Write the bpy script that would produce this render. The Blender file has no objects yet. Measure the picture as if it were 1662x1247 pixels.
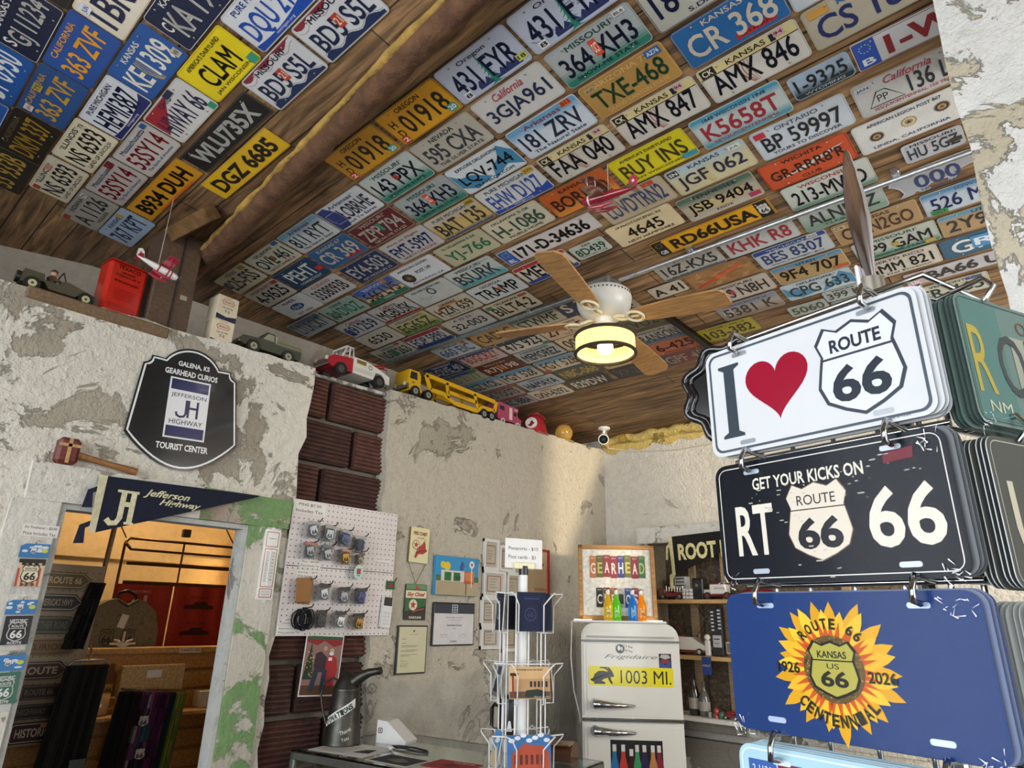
import bpy, math, random
from mathutils import Matrix, Vector
random.seed(7)
SC = bpy.context.scene
COL = SC.collection
H = 1.55                       # eye height of the camera above the floor
# ---------------------------------------------------------------- camera
cam_d = bpy.data.cameras.new('camera'); cam = bpy.data.objects.new('camera', cam_d); COL.objects.link(cam)
RC = ((0.74426744, 0.66759155, 0.01968495), (-0.21119017, 0.26320318, -0.94134096), (-0.63361242, 0.69645216, 0.33688232))
cam.matrix_world = Matrix(((RC[0][0], -RC[1][0], -RC[2][0], 0), (RC[0][1], -RC[1][1], -RC[2][1], 0), (RC[0][2], -RC[1][2], -RC[2][2], H), (0, 0, 0, 1)))
cam_d.sensor_width = 36; cam_d.lens = 1059.15 / 1662 * 36; cam_d.clip_start = .02; cam_d.clip_end = 200
SC.camera = cam
# ---------------------------------------------------------------- sky, daylight, exposure
SC.view_settings.view_transform = 'Standard'; SC.view_settings.look = 'None'
SC.view_settings.gamma = 1; SC.view_settings.use_curve_mapping = False
SC.view_settings.exposure = 0.0
w = bpy.data.worlds.new('world'); SC.world = w; w.use_nodes = True
nt = w.node_tree; bg = nt.nodes['Background']
bg.inputs[0].default_value = (.80, .90, 1.0, 1); bg.inputs[1].default_value = 1.0
def area_light(name, loc, target, sx, sy, power, color):
    l = bpy.data.lights.new(name, 'AREA'); l.shape = 'RECTANGLE'; l.size = sx; l.size_y = sy; l.energy = power; l.color = color
    o = bpy.data.objects.new(name, l); COL.objects.link(o); o.location = loc
    o.rotation_euler = (Vector(target) - Vector(loc)).to_track_quat('-Z', 'Y').to_euler(); return o
# daylight through the shop windows behind the camera and in the near right hand wall
area_light('front_window_daylight', (-1.0, -4.6, 1.9), (-1.2, 4.2, 1.9), 7.5, 3.6, 545, (.93, .97, 1.0))
area_light('side_window_daylight', (1.75, .45, 1.7), (-1.6, 2.0, 1.9), 2.2, 2.0, 30, (.95, .98, 1.0))
area_light('deep_room_fill', (1.75, 2.9, 1.9), (-1.8, 3.2, 1.7), 1.6, 2.0, 150, (1.0, .97, .92))  # fill lamp added outside a made-up opening to brighten the deep room
# low warm sun
sun = bpy.data.lights.new('sun', 'SUN'); sun.energy = 2.8; sun.color = (1, .83, .58); sun.angle = math.radians(2.2)
so = bpy.data.objects.new('sun', sun); COL.objects.link(so)
SUN_DIR = Vector((-.953, .301, -.01)).normalized()
so.rotation_euler = SUN_DIR.to_track_quat('-Z', 'Y').to_euler()
# warm lamps of the room behind the doorway
def point_light(name, loc, power, color, r=.06):
    l = bpy.data.lights.new(name, 'POINT'); l.energy = power; l.color = color; l.shadow_soft_size = r
    o = bpy.data.objects.new(name, l); COL.objects.link(o); o.location = loc; return o
# ---------------------------------------------------------------- materials (all procedural; 'Col' holds a thing's own printed colours)
def s2l(c): return c / 12.92 if c <= .04045 else ((c + .055) / 1.055) ** 2.4
def hx(h):
    if not isinstance(h, str): return h
    h = h.strip('#'); return tuple(s2l(int(h[i:i + 2], 16) / 255) for i in (0, 2, 4)) + (1.0,)
MATS = {}
def node(t, kind, **kw):
    n = t.nodes.new(kind)
    for k, v in kw.items(): setattr(n, k, v)
    return n
def mat(name, rough=.5, metal=0., noise=.0, scale=12., bump=0., bscale=60., coat=0., spec=.5, emit=0., stretch=(1, 1, 1), trans=0., alpha=1., spots=0.):
    if name in MATS: return MATS[name]
    m = bpy.data.materials.new(name); m.use_nodes = True; t = m.node_tree; b = t.nodes['Principled BSDF']; L = t.links.new
    at = node(t, 'ShaderNodeAttribute', attribute_name='Col'); col = at.outputs['Color']
    tc = node(t, 'ShaderNodeTexCoord'); mp = node(t, 'ShaderNodeMapping'); mp.inputs['Scale'].default_value = stretch
    L(tc.outputs['Object'], mp.inputs['Vector'])
    if noise:
        n = node(t, 'ShaderNodeTexNoise'); n.inputs['Scale'].default_value = scale; n.inputs['Detail'].default_value = 5
        L(mp.outputs[0], n.inputs['Vector'])
        r = node(t, 'ShaderNodeMapRange'); r.inputs[1].default_value = .25; r.inputs[2].default_value = .75
        r.inputs[3].default_value = 1 - noise; r.inputs[4].default_value = 1 + noise * .6; L(n.outputs[0], r.inputs[0])
        mx = node(t, 'ShaderNodeMix', data_type='RGBA', blend_type='MULTIPLY'); mx.inputs[0].default_value = 1
        L(col, mx.inputs[6]); L(r.outputs[0], mx.inputs[7]); col = mx.outputs[2]
    if spots:
        n2 = node(t, 'ShaderNodeTexNoise'); n2.inputs['Scale'].default_value = 70; n2.inputs['Detail'].default_value = 4; L(mp.outputs[0], n2.inputs['Vector'])
        r2 = node(t, 'ShaderNodeMapRange'); r2.inputs[1].default_value = .66; r2.inputs[2].default_value = .76; r2.inputs[3].default_value = 0; r2.inputs[4].default_value = spots; L(n2.outputs[0], r2.inputs[0])
        mx2 = node(t, 'ShaderNodeMix', data_type='RGBA'); L(r2.outputs[0], mx2.inputs[0]); L(col, mx2.inputs[6]); mx2.inputs[7].default_value = hx('4a3b2c'); col = mx2.outputs[2]
    L(col, b.inputs['Base Color'])
    b.inputs['Roughness'].default_value = rough; b.inputs['Metallic'].default_value = metal
    b.inputs['Specular IOR Level'].default_value = spec; b.inputs['Coat Weight'].default_value = coat
    b.inputs['Coat Roughness'].default_value = .06
    if trans: b.inputs['Transmission Weight'].default_value = trans
    b.inputs['Alpha'].default_value = alpha
    if emit: L(col, b.inputs['Emission Color']); b.inputs['Emission Strength'].default_value = emit
    if bump:
        n = node(t, 'ShaderNodeTexNoise'); n.inputs['Scale'].default_value = bscale; n.inputs['Detail'].default_value = 4; L(mp.outputs[0], n.inputs['Vector'])
        bp = node(t, 'ShaderNodeBump'); bp.inputs['Strength'].default_value = bump; bp.inputs['Distance'].default_value = .01
        L(n.outputs[0], bp.inputs['Height']); L(bp.outputs[0], b.inputs['Normal'])
    MATS[name] = m; return m
mat('enamel', .42, noise=.13, scale=9, bump=.04, bscale=90, spots=.35)
mat('paint', .5, noise=.08, scale=10)
mat('plastic', .3, noise=.03)
mat('gloss', .16, noise=.02, coat=.5)
mat('paper', .85, noise=.05, scale=20)
mat('fabric', .95, noise=.25, scale=60, bump=.3, bscale=300)
mat('chrome', .12, metal=1., noise=.04)
mat('steel', .34, metal=1., noise=.15, scale=30)
mat('galvan', .42, metal=.85, noise=.3, scale=45)
mat('rust', .9, noise=.55, scale=16, bump=.8, bscale=55, spots=.6)
mat('wood', .6, noise=.35, scale=14, stretch=(1, 1, 1), bump=.1)
mat('grain', .55, noise=.4, scale=7, stretch=(1, 12, 12), bump=.08)
mat('clay', .9, noise=.45, scale=22, bump=.6, bscale=90, spots=.5)
mat('stone', .95, noise=.35, scale=9, bump=.9, bscale=40)
mat('glow', .5, emit=5.5)
mat('glowdim', .5, emit=1.1)
mat('shade', .8, noise=.04, emit=.95)
mat('glass', .03, trans=1., spec=.5)
mat('film', .08, alpha=.07, spec=.6)
mat('lacquer', .22, noise=.03, spec=.12)
mat('wrap', .06, alpha=.05, spec=.5)
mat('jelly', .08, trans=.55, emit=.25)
# ---------------------------------------------------------------- mesh builder
class MB:
    def __init__(s): s.v = []; s.f = []; s.c = []; s.m = []; s.sm = []; s.mats = []; s.T = Matrix()
    def mi(s, m):
        if m not in s.mats: s.mats.append(m)
        return s.mats.index(m)
    def add(s, vs, fs, col, m='paint', smooth=False):
        b = len(s.v); T = s.T; k = s.mi(m); c = hx(col)
        s.v += [tuple(T @ Vector(p)) for p in vs]
        for f in fs: s.f.append([i + b for i in f]); s.c.append(c); s.m.append(k); s.sm.append(smooth)
        return s
    def at(s, loc=(0, 0, 0), rot=(0, 0, 0), sc=1.):
        s.T = Matrix.LocRotScale(Vector(loc), __import__('mathutils').Euler(rot), Vector((sc, sc, sc)) if not hasattr(sc, '__len__') else Vector(sc)); return s
    def box(s, c, d, col, m='paint', bev=0.):
        x, y, z = c; a, b, e = d[0] / 2, d[1] / 2, d[2] / 2
        if bev <= 0:
            vs = [(x + i * a, y + j * b, z + k * e) for i in (-1, 1) for j in (-1, 1) for k in (-1, 1)]
            return s.add(vs, [(0, 1, 3, 2), (4, 6, 7, 5), (0, 4, 5, 1), (2, 3, 7, 6), (0, 2, 6, 4), (1, 5, 7, 3)], col, m)
        bev = min(bev, a * .9, b * .9, e * .9); vs = []; ix = {}
        for i in (-1, 1):
            for j in (-1, 1):
                for k in (-1, 1):
                    for q in range(3):
                        ix[i, j, k, q] = len(vs)
                        vs.append((x + i * (a - (bev if q != 0 else 0)), y + j * (b - (bev if q != 1 else 0)), z + k * (e - (bev if q != 2 else 0))))
        fs = []
        S = (-1, 1)
        for i in S: fs.append([ix[i, j, k, 0] for j, k in ((-1, -1), (1, -1), (1, 1), (-1, 1))][::i])
        for j in S: fs.append([ix[i, j, k, 1] for i, k in ((-1, -1), (-1, 1), (1, 1), (1, -1))][::j])
        for k in S: fs.append([ix[i, j, k, 2] for i, j in ((-1, -1), (1, -1), (1, 1), (-1, 1))][::k])
        for i in S:
            for j in S: fs.append([ix[i, j, -1, 0], ix[i, j, -1, 1], ix[i, j, 1, 1], ix[i, j, 1, 0]][::-i * j])
            for k in S: fs.append([ix[i, -1, k, 0], ix[i, -1, k, 2], ix[i, 1, k, 2], ix[i, 1, k, 0]][::i * k])
        for j in S:
            for k in S: fs.append([ix[-1, j, k, 1], ix[-1, j, k, 2], ix[1, j, k, 2], ix[1, j, k, 1]][::-j * k])
        for i in S:
            for j in S:
                for k in S: fs.append([ix[i, j, k, 0], ix[i, j, k, 1], ix[i, j, k, 2]][::i * j * k])
        return s.add(vs, fs, col, m)
    def prism(s, poly, z0, z1, col, m='paint', side=None, back=True, smooth=False):
        n = len(poly); vs = [(x, y, z0) for x, y in poly] + [(x, y, z1) for x, y in poly]
        s.add(vs, [list(range(n, 2 * n))] + ([list(range(n - 1, -1, -1))] if back else []), col, m)
        s.add(vs, [(i, (i + 1) % n, n + (i + 1) % n, n + i) for i in range(n)], side or col, m, smooth); return s
    def flat(s, poly, z, col, m='paint'):
        a = sum(poly[i][0] * poly[(i + 1) % len(poly)][1] - poly[(i + 1) % len(poly)][0] * poly[i][1] for i in range(len(poly)))
        if a < 0: poly = poly[::-1]
        return s.add([(x, y, z) for x, y in poly], [list(range(len(poly)))], col, m)
    def ring(s, outer, inner, z, col, m='paint'):
        n = len(outer); return s.add([(x, y, z) for x, y in outer + inner], [(i, (i + 1) % n, n + (i + 1) % n, n + i) for i in range(n)], col, m)
    def stroke(s, pts, wd, z, col, m='paint', closed=False):
        n = len(pts); L = []; Rr = []
        for i in range(n):
            a = pts[i - 1] if (i or closed) else pts[0]; b = pts[(i + 1) % n] if (i < n - 1 or closed) else pts[-1]
            dx, dy = b[0] - a[0], b[1] - a[1]; l = math.hypot(dx, dy) or 1; nx, ny = -dy / l * wd / 2, dx / l * wd / 2
            L.append((pts[i][0] + nx, pts[i][1] + ny, z)); Rr.append((pts[i][0] - nx, pts[i][1] - ny, z))
        k = n if closed else n - 1
        return s.add(L + Rr, [(n + i, n + (i + 1) % n, (i + 1) % n, i) for i in range(k)], col, m)
    def tube(s, pts, r, col, m='paint', n=8, closed=False, caps=True, smooth=True):
        P = [Vector(p) for p in pts]; k = len(P); rr = r if hasattr(r, '__len__') else [r] * k; vs = []; up = None
        for i in range(k):
            a = P[i - 1] if (i or closed) else P[0]; b = P[(i + 1) % k] if (i < k - 1 or closed) else P[-1]
            d = (b - a).normalized()
            if up is None: up = Vector((0, 0, 1)) if abs(d.z) < .9 else Vector((1, 0, 0))
            x = up - d * up.dot(d)
            if x.length < 1e-6: x = d.orthogonal()
            x.normalize(); y = d.cross(x); up = x
            vs += [tuple(P[i] + (x * math.cos(q * 2 * math.pi / n) + y * math.sin(q * 2 * math.pi / n)) * rr[i]) for q in range(n)]
        fs = [(i * n + q, i * n + (q + 1) % n, ((i + 1) % k) * n + (q + 1) % n, ((i + 1) % k) * n + q) for i in range(k if closed else k - 1) for q in range(n)]
        s.add(vs, fs, col, m, smooth)
        if caps and not closed: s.add(vs[:n], [list(range(n - 1, -1, -1))], col, m); s.add(vs[-n:], [list(range(n))], col, m)
        return s
    def cyl(s, a, b, r, col, m='paint', r2=None, n=16): return s.tube([a, b], [r, r if r2 is None else r2], col, m, n)
    def lathe(s, prof, col, m='paint', n=24, smooth=True, c=(0, 0, 0)):
        k = len(prof); vs = [(c[0] + r * math.cos(q * 2 * math.pi / n), c[1] + r * math.sin(q * 2 * math.pi / n), c[2] + z) for r, z in prof for q in range(n)]
        s.add(vs, [(i * n + q, i * n + (q + 1) % n, (i + 1) * n + (q + 1) % n, (i + 1) * n + q) for i in range(k - 1) for q in range(n)], col, m, smooth)
        for i, o in ((0, -1), (k - 1, 1)):
            if prof[i][0] > 1e-5: s.add(vs[i * n:(i + 1) * n], [list(range(n))[::o]], col, m)
        return s
    def text(s, t, x, y, z, w, h, col, m='paint', bold=0., shear=0., fit='stretch', align='c'):
        """lettering inside the box w x h centred on x, y (left edge at x for align 'l')"""
        if not t: return s
        vs, fs, bb = glyphs(t, bold, shear); W = bb[2] - bb[0]; Hh = bb[3] - bb[1]
        if W < 1e-6 or Hh < 1e-6: return s
        sy = h / (Hh if fit == 'tight' else max(Hh, .70)); sx = w / W
        if fit == 'max': sx = min(sx, sy * 1.02)
        ox = x - (W * sx / 2 if align == 'c' else 0)
        cy = (bb[1] + bb[3]) / 2 if fit == 'tight' else .35
        return s.add([(ox + (p[0] - bb[0]) * sx, y + (p[1] - cy) * sy, z) for p in vs], fs, col, m)
    def obj(s, name, parent=None, loc=None, rot=None, mw=None):
        me = bpy.data.meshes.new(name); me.from_pydata(s.v, [], s.f)
        for m in s.mats: me.materials.append(MATS[m])
        me.polygons.foreach_set('material_index', s.m); me.polygons.foreach_set('use_smooth', s.sm)
        a = me.attributes.new('Col', 'FLOAT_COLOR', 'CORNER'); buf = []
        for f, c in zip(s.f, s.c): buf += list(c) * len(f)
        a.data.foreach_set('color', buf); me.update()
        o = bpy.data.objects.new(name, me); COL.objects.link(o)
        if parent is not None: o.parent = parent
        if mw is not None: o.matrix_world = mw
        if loc is not None: o.location = loc
        if rot is not None: o.rotation_euler = rot
        return o
GL = {}
def glyphs(t, bold=0., shear=0.):
    k = (t, bold, shear)
    if k in GL: return GL[k]
    cu = bpy.data.curves.new('t', 'FONT'); cu.body = t; cu.resolution_u = 3 if len(t) < 12 else 2; cu.offset = 0 if ('M' in t or '4' in t) else bold; cu.shear = shear; cu.size = 1
    o = bpy.data.objects.new('t', cu); me = o.to_mesh()
    vs = [tuple(v.co) for v in me.vertices]; fs = [tuple(p.vertices) for p in me.polygons]
    # every glyph faces +z
    out = []
    for f in fs:
        a = sum(vs[f[i]][0] * vs[f[(i + 1) % len(f)]][1] - vs[f[(i + 1) % len(f)]][0] * vs[f[i]][1] for i in range(len(f)))
        out.append(f if a >= 0 else f[::-1])
    if bold and ('M' in t or '4' in t):          # these two outlines close up when widened: thicken them by overlapping copies
        n = len(vs); v0, f0 = list(vs), list(out); vs, out = [], []
        for q, (dx, dy) in enumerate(((-bold, 0), (bold, 0), (0, bold), (0, -bold))):
            vs += [(v[0] + dx, v[1] + dy, v[2]) for v in v0]; out += [tuple(i + q * n for i in f) for f in f0]
    xs = [v[0] for v in vs] or [0]; ys = [v[1] for v in vs] or [0]
    GL[k] = (vs, out, (min(xs), min(ys), max(xs), max(ys)))
    o.to_mesh_clear(); bpy.data.objects.remove(o); bpy.data.curves.remove(cu); return GL[k]
def rrect(w, h, r=.012, n=4, cx=0, cy=0):
    r = min(r, w / 2.01, h / 2.01); P = []
    for sx, sy, a0 in ((1, 1, 0), (-1, 1, 90), (-1, -1, 180), (1, -1, 270)):
        for i in range(n + 1):
            a = math.radians(a0 + 90 * i / n); P.append((cx + sx * (w / 2 - r) + r * math.cos(a), cy + sy * (h / 2 - r) + r * math.sin(a)))
    return P
def circ(r, n=20, cx=0, cy=0, ry=None): return [(cx + r * math.cos(i * 2 * math.pi / n), cy + (ry or r) * math.sin(i * 2 * math.pi / n)) for i in range(n)]
def rect(x0, y0, x1, y1): return [(x0, y0), (x1, y0), (x1, y1), (x0, y1)]
def tag(o, label, cat, group=None):
    o['label'] = label; o['category'] = cat
    if group: o['group'] = group
    return o
def thing(name, label, cat, loc=(0, 0, 0), rot=(0, 0, 0), group=None):
    o = bpy.data.objects.new(name, None); COL.objects.link(o); o.location = loc; o.rotation_euler = rot; o.empty_display_size = .02
    return tag(o, label, cat, group)
def struct(o): o['kind'] = 'structure'; return o
def copy_thing(o, label=None):
    c = o.copy(); COL.objects.link(c)
    if label: c['label'] = label
    for ch in list(o.children):
        d = ch.copy(); COL.objects.link(d); d.parent = c
        for g in list(ch.children): e = g.copy(); COL.objects.link(e); e.parent = d
    return c
SHIELD = [(-.36, .5), (-.2, .43), (0, .5), (.2, .43), (.36, .5), (.48, .33), (.42, .18), (.46, .02), (.5, -.16), (.42, -.34), (.22, -.44), (0, -.52), (-.22, -.44), (-.42, -.34), (-.5, -.16), (-.46, .02), (-.42, .18), (-.48, .33)]
def shield(mb, x, y, z, w, h, face, edge, ink, m='paint', top='ROUTE', num='66', dz=.0003):
    P = [(x + a * w, y + b * h) for a, b in SHIELD]; Q = [(x + a * w * .9, y + b * h * .9) for a, b in SHIELD]
    mb.flat(P, z, edge, m); mb.flat(Q, z + dz, face, m)
    if top:
        mb.flat(rect(x - w * .38, y + h * .15, x + w * .38, y + h * .175), z + dz * 2, ink, m); mb.text(top, x, y + h * .28, z + dz * 2, w * .62, h * .13, ink, m, bold=.02)
    mb.text(num, x, y - h * .13, z + dz * 2, w * .62, h * .42, ink, m, bold=.03)

def mixc(a, b, t): a, b = hx(a), hx(b); return tuple(a[i] * (1 - t) + b[i] * t for i in range(3)) + (1,)

# ================================================================= the room
PA, PB, PC = 1.75682702, .00331495, -.09258419     # underside of the boarded roof: z = PA + PB x + PC y above the eye
def ceil_z(x, y): return H + PA + PB * x + PC * y
def led(y): return H + 1.137 + .031 * y
XW, YB = -2.862, 4.25                               # faces of the left and back walls
def plaster(name, top, bare, dirt, amount=.5, scale=2.2, bump=.8, low=None, speck=.5, fine=22):
    m = bpy.data.materials.new(name); m.use_nodes = True; t = m.node_tree; b = t.nodes['Principled BSDF']; L = t.links.new
    tc = node(t, 'ShaderNodeTexCoord'); P = tc.outputs['Object']
    def noise(s, d, dist=0., rough=.6):
        n = node(t, 'ShaderNodeTexNoise'); n.inputs['Scale'].default_value = s; n.inputs['Detail'].default_value = d; n.inputs['Roughness'].default_value = rough
        n.inputs['Distortion'].default_value = dist; L(P, n.inputs['Vector']); return n.outputs[0]
    def rng(x, a, c, e=0., f=1.):
        r = node(t, 'ShaderNodeMapRange'); r.inputs[1].default_value = a; r.inputs[2].default_value = c; r.inputs[3].default_value = e; r.inputs[4].default_value = f; L(x, r.inputs[0]); return r.outputs[0]
    def mix(f, a, c):
        x = node(t, 'ShaderNodeMix', data_type='RGBA'); L(f, x.inputs[0])
        for k, v in ((6, a), (7, c)):
            if isinstance(v, (tuple, str)): x.inputs[k].default_value = hx(v)
            else: L(v, x.inputs[k])
        return x.outputs[2]
    patch = rng(noise(scale, 9, .6, .68), amount - .012, amount + .012)
    tone = rng(noise(1.1, 3), .3, .7)
    base = mix(tone, bare, dirt)
    paint = mix(rng(noise(fine, 5), .42, .72), top, tuple(a * .86 for a in hx(top)[:3]) + (1,))
    c = mix(patch, base, paint)
    sp = rng(noise(38, 3), .60, .68, 0, speck); sp2 = node(t, 'ShaderNodeMath', operation='MULTIPLY'); L(sp, sp2.inputs[0]); L(rng(noise(1.7, 2), .45, .6), sp2.inputs[1])
    c = mix(sp2.outputs[0], c, dirt)
    if low:
        sx = node(t, 'ShaderNodeSeparateXYZ'); L(P, sx.inputs[0]); ad = node(t, 'ShaderNodeMath', operation='ADD'); L(sx.outputs[2], ad.inputs[0])
        L(rng(noise(3, 4), .3, .7, -.06, .06), ad.inputs[1]); f = rng(ad.outputs[0], low[0] - .02, low[0] + .02, 1, 0); c = mix(f, c, mix(rng(noise(5, 6), .35, .65), low[1], low[2]))
    L(c, b.inputs['Base Color']); b.inputs['Roughness'].default_value = .92; b.inputs['Specular IOR Level'].default_value = .2
    h = node(t, 'ShaderNodeMath', operation='MULTIPLY_ADD'); L(patch, h.inputs[0]); h.inputs[1].default_value = .55
    L(noise(55, 6), h.inputs[2])
    h2 = node(t, 'ShaderNodeMath', operation='ADD'); L(h.outputs[0], h2.inputs[0]); L(noise(14, 4), h2.inputs[1])
    bp = node(t, 'ShaderNodeBump'); bp.inputs['Strength'].default_value = bump; bp.inputs['Distance'].default_value = .014
    L(h2.outputs[0], bp.inputs['Height']); L(bp.outputs[0], b.inputs['Normal']); MATS[name] = m; return m
plaster('plaster_left', 'e0dacd', 'beb5a4', '958c7d', .475, 3.2, .9)
plaster('plaster_stucco', 'c1b8a7', 'b4ab9a', '9d9484', .405, 3.0, 1.0, low=(H - .32, 'b9b4a8', 'a09a8e'), speck=.8, fine=40)
plaster('plaster_upper', 'b3a99c', 'a2988b', '8f867a', .4, 1.2, .3, speck=.3)
plaster('plaster_back', 'd6d1c6', 'c8c1b4', 'b0a99c', .33, 1.4, .8, speck=.25)
plaster('plaster_pier', 'e4e2dd', 'd6ccb4', 'beb39c', .50, 4.2, 1.0, speck=.3)
plaster('plaster_low', 'cfcbc2', '938e84', '6f6a61', .5, 3.0, .8)
plaster('plaster_plain', 'cdb994', 'c4b08b', 'b7a27e', .3, 1.2, .25, speck=.1)
plaster('casing_white', 'd6d2c8', 'a49c8e', '7d7567', .40, 5.5, .6, speck=.5)
plaster('casing_green', '7b9a68', 'cfcabd', '7a5a44', .44, 3.6, .6, speck=.5)
plaster('casing_mixed', '7b9a68', 'd2cdc2', 'b3ab9c', .475, 2.6, .6, speck=.2)
plaster('jamb_paint', 'b9bab6', '8b8a84', '6a665e', .36, 6., .4, speck=.4)
plaster('foam', 'd8bf74', 'c0a04e', '9a7c3c', .45, 7., 1.2)
# boards: long planks with their own tones, dark joints and knots
def boards(name, c1, c2, c3, width=.115, length=1.35, rot=0.):
    m = bpy.data.materials.new(name); m.use_nodes = True; t = m.node_tree; b = t.nodes['Principled BSDF']; L = t.links.new
    tc = node(t, 'ShaderNodeTexCoord'); mp = node(t, 'ShaderNodeMapping'); mp.inputs['Rotation'].default_value = (0, 0, rot); L(tc.outputs['Object'], mp.inputs['Vector'])
    br = node(t, 'ShaderNodeTexBrick'); br.offset = .37; br.offset_frequency = 2; L(mp.outputs[0], br.inputs['Vector'])
    br.inputs['Scale'].default_value = 1; br.inputs['Brick Width'].default_value = length; br.inputs['Row Height'].default_value = width; br.inputs['Mortar Size'].default_value = .0028
    br.inputs['Color1'].default_value = hx(c1); br.inputs['Color2'].default_value = hx(c2); br.inputs['Mortar'].default_value = hx('17110c'); br.inputs['Bias'].default_value = -.1
    m2 = node(t, 'ShaderNodeMapping'); m2.inputs['Scale'].default_value = (2.2, 26, 26); L(mp.outputs[0], m2.inputs['Vector'])
    n = node(t, 'ShaderNodeTexNoise'); n.inputs['Scale'].default_value = 1.6; n.inputs['Detail'].default_value = 7; n.inputs['Distortion'].default_value = .8; L(m2.outputs[0], n.inputs['Vector'])
    r = node(t, 'ShaderNodeMapRange'); r.inputs[1].default_value = .3; r.inputs[2].default_value = .72; r.inputs[3].default_value = .45; r.inputs[4].default_value = 1.25; L(n.outputs[0], r.inputs[0])
    mx = node(t, 'ShaderNodeMix', data_type='RGBA', blend_type='MULTIPLY'); mx.inputs[0].default_value = 1; L(br.outputs[0], mx.inputs[6]); L(r.outputs[0], mx.inputs[7])
    n3 = node(t, 'ShaderNodeTexNoise'); n3.inputs['Scale'].default_value = 2.3; n3.inputs['Detail'].default_value = 3; L(mp.outputs[0], n3.inputs['Vector'])
    r3 = node(t, 'ShaderNodeMapRange'); r3.inputs[1].default_value = .45; r3.inputs[2].default_value = .7; r3.inputs[3].default_value = 0; r3.inputs[4].default_value = .25; L(n3.outputs[0], r3.inputs[0])
    m3 = node(t, 'ShaderNodeMix', data_type='RGBA'); L(r3.outputs[0], m3.inputs[0]); L(mx.outputs[2], m3.inputs[6]); m3.inputs[7].default_value = hx(c3)
    m4 = node(t, 'ShaderNodeMix', data_type='RGBA', blend_type='MULTIPLY'); m4.inputs[0].default_value = .8; L(m3.outputs[2], m4.inputs[6]); L(r.outputs[0], m4.inputs[7])
    L(m4.outputs[2], b.inputs['Base Color']); b.inputs['Roughness'].default_value = .72
    bp = node(t, 'ShaderNodeBump'); bp.inputs['Strength'].default_value = .6; bp.inputs['Distance'].default_value = .006
    s1 = node(t, 'ShaderNodeMath', operation='SUBTRACT'); L(n.outputs[0], s1.inputs[0]); L(br.outputs['Fac'], s1.inputs[1]); L(s1.outputs[0], bp.inputs['Height']); L(bp.outputs[0], b.inputs['Normal'])
    MATS[name] = m; return m
boards('ceiling_boards', 'a88259', '76563a', 'a98f70')
boards('shelf_back', '6b5a46', '4e4234', '5d5040', .3, 3., math.pi / 2)
boards('floor_boards', '6a655c', '5a564e', '4e4a43', .4, .4)
boards('slat_boards', 'b98f58', 'a87f4c', 'b08a55', .095, 4.)
# ceiling: a sloping boarded roof
m = MB(); P = [(-4.4, -2.2), (2.0, -2.2), (2.0, 4.7), (-4.4, 4.7)]
vs = [(x, y, ceil_z(x, y) + d) for d in (0, .12) for x, y in P]
m.add(vs, [(3, 2, 1, 0), (4, 5, 6, 7), (0, 1, 5, 4), (1, 2, 6, 5), (2, 3, 7, 6), (3, 0, 4, 7)], '7a5c3e', 'ceiling_boards'); struct(m.obj('ceiling'))
m = MB(); m.box((-1.6, 1.2, -.05), (7.2, 8, .1), '777777', 'floor_boards'); struct(m.obj('floor'))
# left wall: prisms drawn in y,z and given their thickness along x
def yz(poly, x0, x1, mat_, name, col='cccccc', parent=None):
    mb = MB(); mb.T = Matrix(((0, 0, 1, 0), (1, 0, 0, 0), (0, 1, 0, 0), (0, 0, 0, 1))); mb.prism(poly, x0, x1, col, mat_); return mb.obj(name, parent)
rj = random.Random(3)
DY0, DY1, DZ = .68, 1.41, H + .365
edgeA = [(1.585 + rj.uniform(-.018, .018) + .05 * i / 30, i / 30 * (led(1.62))) for i in range(31)]
topA = [(1.62 - 3.2 * i / 40, led(1.62 - 3.2 * i / 40) + rj.uniform(-.009, .006)) for i in range(1, 41)]
struct(yz([(-1.6, 0), (DY0, 0), (DY0, DZ), (DY1, DZ), (DY1, 0)] + edgeA + topA + [(-1.6, led(-1.6))], -2.93, XW, 'plaster_left', 'wall_left'))
edgeB = [(2.155 + rj.uniform(-.014, .014) - .03 * i / 30, i / 30 * led(2.15)) for i in range(31)]
topB = [(2.125 + (YB - 2.125) * i / 40, led(2.125 + (YB - 2.125) * i / 40) + rj.uniform(-.006, .006)) for i in range(1, 41)]
o = yz([(YB, 0)] + edgeB + topB, -3.12, XW, 'plaster_stucco', 'wall_left'); struct(o)
# clay block pier showing between the two plastered stretches
m = MB(); m.box((-3.03, 1.87, led(1.9) / 2 - .01), (.16, .72, led(1.9) - .02), '6e655a', 'stone')
zt = led(1.9) - .035; row = 0
while zt > .1:
    hh = .205; cuts = [(1.60, 1.76), (1.785, 2.17)] if row % 2 == 0 else [(1.58, 1.93), (1.955, 2.17)]
    for a, c in cuts:
        j = rj.uniform(-.006, .004); cc = rj.choice(['5a372d', '643e32', '4e3029', '6a4438', '563a30'])
        m.box((-2.938 + j, (a + c) / 2, zt - hh / 2), (.06, c - a, hh), mixc(cc, '2a1a15', .45), 'clay', .008)
        for q in range(9):
            m.box((-2.903 + j, (a + c) / 2, zt - .016 - q * (hh - .03) / 8.1), (.018, c - a - .012, .012), cc, 'clay', .004)
    zt -= hh + .026; row += 1
struct(m.obj('wall_brick'))
m = MB(); m.box((XW - .02, .66, led(.66) - .028), (.06, .52, .05), '7a6248', 'grain', .006); struct(m.obj('trim_10'))
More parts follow.
